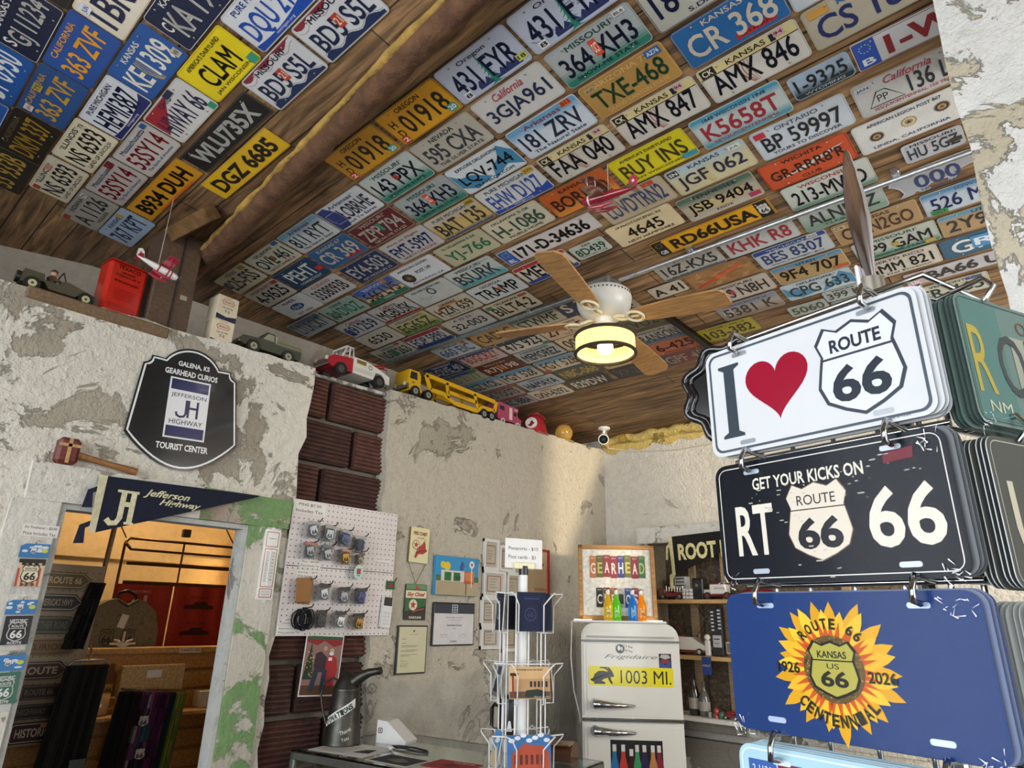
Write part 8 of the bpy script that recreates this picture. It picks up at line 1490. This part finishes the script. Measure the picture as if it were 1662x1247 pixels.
for i, (k, t, y, z, w_, h_, c, fg, lab) in enumerate((('a', 'ROUTE 66', .02, .315, .21, .075, '5a4a30', 'c8b078', 'brown arrow sign with gold lettering, topmost on the perforated board'), ('a', "AMERICA'S HWY", .0, .215, .22, .075, '1c1b1a', 'c8bfa8', 'black arrow sign with white letters under the topmost sign'), ('a', 'MOTHER ROAD', .0, .115, .22, .075, '2a3028', '8a8f70', 'dark green arrow sign on the perforated board'), ('r', 'CURIOS', .0, .02, .22, .065, '7a5c34', '3a2a18', 'golden brown embossed strip sign on the perforated board'), ('a', 'ROUTE', .0, -.08, .22, .075, '3a2426', 'b0a08c', 'maroon arrow sign on the perforated board'), ('r', 'ROUTE 66', .02, -.17, .17, .06, '2c2826', '7a7064', 'dark embossed strip sign below the maroon arrow'), ('r', 'HIGHWAY', .01, -.25, .17, .06, '262322', '6a6258', 'black embossed strip sign near the bottom of the board'), ('r', 'HISTORIC', .03, -.335, .20, .085, '3a1c20', 'c0b8ac', 'maroon rectangular sign lowest on the perforated board'))): store_sign(k, t, y, z, w_, h_, c, fg, lab)
# leggings hung from a board stand, dark trousers hung before it
st = thing('garment_stand', 'pale wooden display panel with a small price label beyond the doorway', 'display panel', (-3.72, 1.46, 0)); m = MB(); m.box((0, .0, (H - .26) / 2), (.03, .30, H - .26), 'bf9d6a', 'grain', .003); m.obj('board', st); m = MB(); m.box((.017, .0, H - .30), (.002, .07, .035), 'd8d4cc', 'paper'); m.obj('price_label', st); m = MB(); m.tube([(.02, -.14, H - .36), (.05, -.14, H - .36), (.05, .15, H - .38), (.02, .15, H - .38)], .004, '8a857a', 'steel', 6); m.obj('rail', st)
def garment(name, lab, cat, y0, y1, z0, z1, x, cols, seed, grp=None, flare=.0):
    o = thing(name, lab, cat, (x, (y0 + y1) / 2, z1), (0, 0, 0), grp); rr = random.Random(seed); n = 14; m = MB(); w_ = y1 - y0; R0 = []
    for r in range(9):
        t = r / 8; R0.append([(.018 * math.sin(i * 1.9 + seed) * (1 + t) + .012, -w_ / 2 * (1 + flare * t) + w_ * (1 + flare * t) * i / n - .05 * t * (1 if flare else .3), -(z1 - z0) * t) for i in range(n + 1)])
    for sgn in (0, 1):
        for r in range(8):
            for i in range(n):
                q = [R0[r][i], R0[r + 1][i], R0[r + 1][i + 1], R0[r][i + 1]]
                if sgn: q = [(a - .012, b, c) for a, b, c in q[::-1]]
                m.add(q, [(0, 1, 2, 3)], rr.choice(cols), 'fabric', True)
    m.obj('cloth', o); m = MB(); m.box((0, 0, -.006), (.03, w_ * .9, .014), cols[0], 'fabric', .004); m.obj('waistband', o); return o
for i, (a, b, cols, lab) in enumerate(((1.30, 1.36, ['101216', '14181f'], 'black leggings at the doorway side of the display panel'), (1.355, 1.40, ['3a1418', '2a1014', '48181c'], 'dark red leggings on the display panel'), (1.395, 1.475, ['6a2c5a', '3a5a6a', 'b0a8a4', '2a1c30', '8a4a7a', '4a2a4c'], 'tie dyed purple leggings with route shields on the display panel'), (1.47, 1.53, ['5a1c4a', '74245a', '3a1434'], 'magenta patterned leggings on the display panel'), (1.525, 1.56, ['122428', '18302f'], 'deep teal leggings on the display panel'), (1.555, 1.61, ['7a8028', '6a7424', '868a30'], 'olive lime leggings at the far end of the display panel'))):
    o = garment('leggings', lab, 'leggings', a, b, H - .95, H - .37 - .004 * i, -3.665 + .002 * i, cols, i, 'leggings on the display panel', .15)
    if i == 2: m = MB(); m.T = Matrix.Translation((.05, -.01, 0)) @ Matrix(((0, 0, 1, 0), (1, 0, 0, 0), (0, 1, 0, 0), (0, 0, 0, 1))); [shield(m, (-.01, .0, -.02)[q], (-.12, -.26, -.38)[q], 0, .05, .05, 'b8b0ac', '1c1a1c', '1c1a1c', 'fabric', top='') for q in range(3)]; m.obj('printing', o)
o = garment('black_trousers', 'black trousers with a dark picture patch hanging beyond the doorway', 'trousers', 1.02, 1.20, H - 1.0, H - .24, -3.56, ['0e0e10', '121214'], 9, None, .25); m = MB(); m.box((.06, .02, -.44), (.004, .06, .14), '4a5450', 'fabric'); m.obj('patch', o); m = MB(); m.tube([(0, -.08, .0), (0, -.06, .02), (0, .06, .02), (0, .08, .0)], .005, '8a857a', 'steel', 6); m.tube([(0, 0, .02), (0, 0, .06), (-.03, .0, .08)], .004, '8a857a', 'steel', 6); m.obj('hanger', o)
o = garment('dark_scarf', 'dark patterned scarf hanging from the perforated board', 'scarf', 1.10, 1.17, H - .18, H + .12, -3.752, ['15151a', '26262c', '3a3a40'], 4, None, .3)
